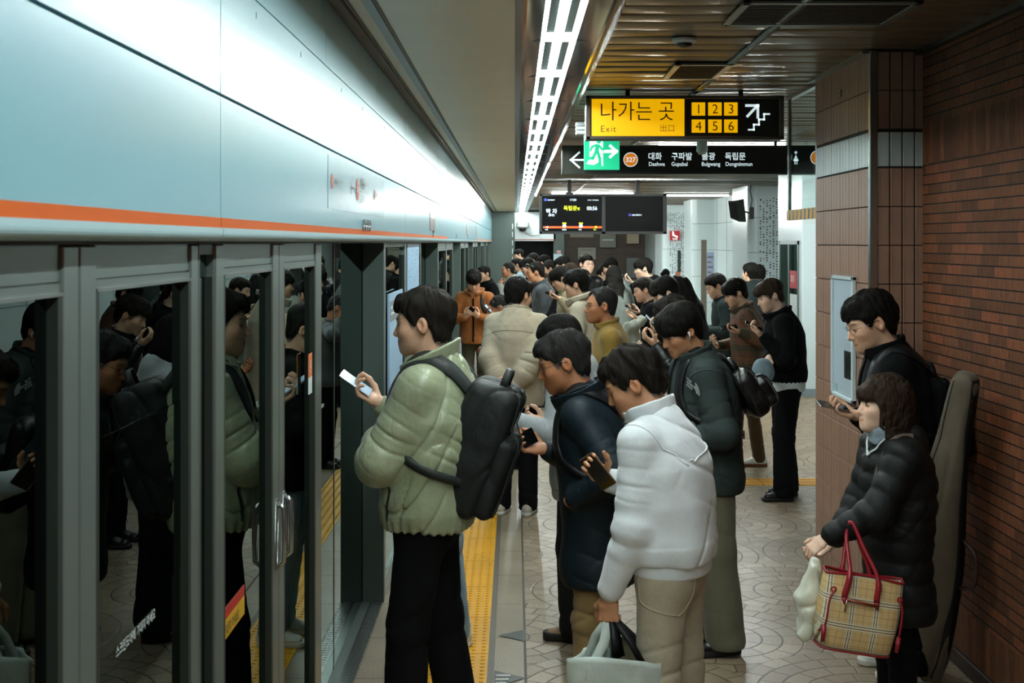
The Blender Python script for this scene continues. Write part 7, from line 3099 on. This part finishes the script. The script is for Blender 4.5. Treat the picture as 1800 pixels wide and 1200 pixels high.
for g in (-1, 1):
    b.tube([tuple(p.W(g * .030 + .022 * math.cos(t), .075 + .02 * math.cos(t) * g * -1, .105 + .016 * math.sin(t))) for t in [i * 2 * math.pi / 14 for i in range(15)]], .002, 6)
    b.tube([tuple(p.W(g * .052, .06, .108)), tuple(p.W(g * .088, .0, .07))], .002, 6)
b.build('glasses', [M_STEEL], p.o, True, loc=tuple(p.base)).location = (0, 0, 0)
who((957, 480, 17.0), 'woman with brown bob seen from behind in black coat', dict(m=K_BLACK, slack=.03), fem=True, face=120, head=(0, 6, 0), hair=('bob', 'brown'))
p = who((986, 467, 14.0), 'young man with earbuds in stone coloured jacket, head bent down', dict(m=K_STONE, slack=.032, collar='stand', ch=1.2), face=-174, head=(0, 27, 0), hair=('bowl', 'black'), earbud='RL', hold=('L', 'black phone of the man in the stone coloured jacket'), vol=1.04,
        armL=dict(w=at(985, 525, 13.65), polew=(.6, -.5, -1), hdw=(-.95, 0, .3), pnw=(.3, -.3, .85), curl=.5))
p = SMILE = who((1031, 446, 17.0), 'smiling man with round glasses facing the camera, hand at his cheek', dict(m=K_LEATH, slack=.026, collar='shirt', wr=.008), face=-62, head=(2, 0, 0), hair=('short', 'black'), glasses='round', skin='fair', armR=dict(p='ear', t=(.15, .13, 1.47)), armL=dict(), lean=0, hunch=3, neck=6, det=.006)
sm = MB()
q = [p.W(x * .026, .098 - abs(x) ** 2 * .016, -.064 + .010 * x * x) for x in np.linspace(-1, 1, 9)]
b = MB()
b.ribbon([tuple(v) for v in q], [tuple(p.H @ V(0, 1, 0))] * 9, [.002, .006, .009, .010, .0105, .010, .009, .006, .002], .004)
b.build('teeth', [mat('teeth', 'd6cfc2', 0.35)], p.o, True, loc=tuple(p.base)).location = (0, 0, 0)
who((1079, 466, 15.9), 'woman with long black hair seen from behind in grey green coat', dict(m=K_GCOAT, hem=.5, slack=.03), fem=True, face=96, head=(0, 6, 0), hair=('long', 'black'))
who((1062, 465, 19.5), 'dark haired person between the smiling man and the long haired woman', dict(m=K_BLACK, slack=.03), face=150, head=(0, 24, 0), hair=('bowl', 'black'))
who((1073, 452, 18.5), 'person in white collared top near the brown end wall', dict(m=K_WSHIRT, slack=.024, collar='tall'), face=166, head=(0, 20, 0), hair=('fringe', 'black'))
p = who((1131, 452, 16.0), 'person in black hoodie holding a phone out near the white wall', dict(m=K_BLACK, slack=.036, hood=True, collar=None), face=180, head=(0, 10, 0), hair=('bowl', 'black'), skin='fair', earbud='L', hold=('L', 'phone held out by the person in the black hoodie'),
        armL=dict(w=at(1112, 498, 15.7), polew=(.4, -.4, -1), hdw=(-.75, 0, .5), pnw=(.4, -.2, .8), curl=.5), stance=((-.10, .3, 0), (.1, 0, 0)), shoes=(SHW, SOW))
p = GLK = who((1132, 486, 13.0), 'man with thin glasses in black knit, grey coat over his arm', dict(m=K_BLACK, slack=.03, collar='rib', hem=.86), face=-178, head=(0, 14, 0), hair=('short', 'soft'), glasses='metal', hold=('R', 'slim dark phone of the man with the coat over his arm'),
              armL=dict(w=at(1122, 560, 12.75), polew=(.5, -.4, -1), hdw=(-.8, .1, .3), pnw=(.2, -.2, .9)), armR=dict(w=at(1125, 549, 13.2), polew=(.4, .4, -1), hdw=(-.9, 0, .3), pnw=(.2, -.2, .9)), shoes=(SHW, SOW))


def draped():
    c = V(*at(1112, 596, 12.65))

    def f(P):
        t = V(.10, .05, .19)
        d = limb(P, c + t, c + V(-.02, 0, .12), (0, 1, 0), (.10, .045), (.12, .06))
        d = smin(d, limb(P, c + V(-.02, 0, .12), c + V(-.02, -.02, -.22), (1, .4, 0), (.09, .05), (.13, .05)), .04)
        return d + .012 * np.sin((P @ V(1, .3, 0)) * 70 + wavy(P, 12, 4)) * .6 + .005 * wavy(P, 50, 2)
    o = organic('draped_coat', f, c - .42, c + .42, .009, cloth('draped_grey', '8a8d80'), None, c)
    o.location = tuple(float(x) for x in c)
    tag(o, 'grey coat draped over the arm of the man in black knit', 'coat')


draped()
p = who((1170, 485, 10.2), 'person with black fringe and earbud holding a white phone', dict(m=K_BLACK, slack=.03), face=-176, head=(0, 28, 0), hair=('fringe', 'black'), vol=1.06, earbud='L', skin='fair', hold=('L', 'white phone of the person with black fringe', 1),
        armL=dict(w=at(1160, 586, 9.95), polew=(.5, -.4, -1), hdw=(-.6, 0, .6), pnw=(.5, -.2, .6), curl=.5))
who((1192, 484, 11.0), 'woman with long straight dark hair beside the person with fringe', dict(m=K_COAL, slack=.03), fem=True, face=170, head=(0, 16, 0), hair=('long', 'black'), vol=1.03)
p = who((1182, 517, 8.4), 'person with tousled dark hair in ribbed black leather jacket', dict(m=K_LEATH, slack=.028, quilt=.035, qamp=.003), face=-178, head=(0, 26, 0), hair=('fringe', 'soft'), mess=2.0, vol=1.04, armL=dict(w=at(1153, 606, 8.1), polew=(.6, -.4, -1), hdw=(-.75, 0, .5), pnw=(.4, .3, .8), curl=.6))
who((1170, 472, 24.0), 'small far person before the white pier', dict(m=K_COAL), face=-120, hair=('fringe', 'black'), armR=dict(), armL=dict())
for u, v, y, lab, h_, f_ in ((956, 447, 20.0, 'far person with short black hair below the paper notice', ('short', 'black'), 150), (966, 456, 18.6, 'person with cropped hair and pink ear right of the dark grey jacket', ('crop', 'soft'), -176),
                            (990, 449, 18.0, 'person with dark hair and pale collar left of the smiling man', ('short', 'black'), 175), (937, 444, 22.0, 'person with tousled hair before the dark opening', ('fringe', 'soft'), 178),
                            (1003, 461, 15.2, 'person with sandy brown hair behind the man with earbuds', ('short', 'brown'), 120), (927, 452, 19.0, 'dark haired person between the mask wearer and the dark grey jacket', ('fringe', 'black'), -170)):
    who((u, v, y), lab, dict(m=K_BLACK if u % 2 else K_COAL, slack=.026), face=f_, hair=h_)
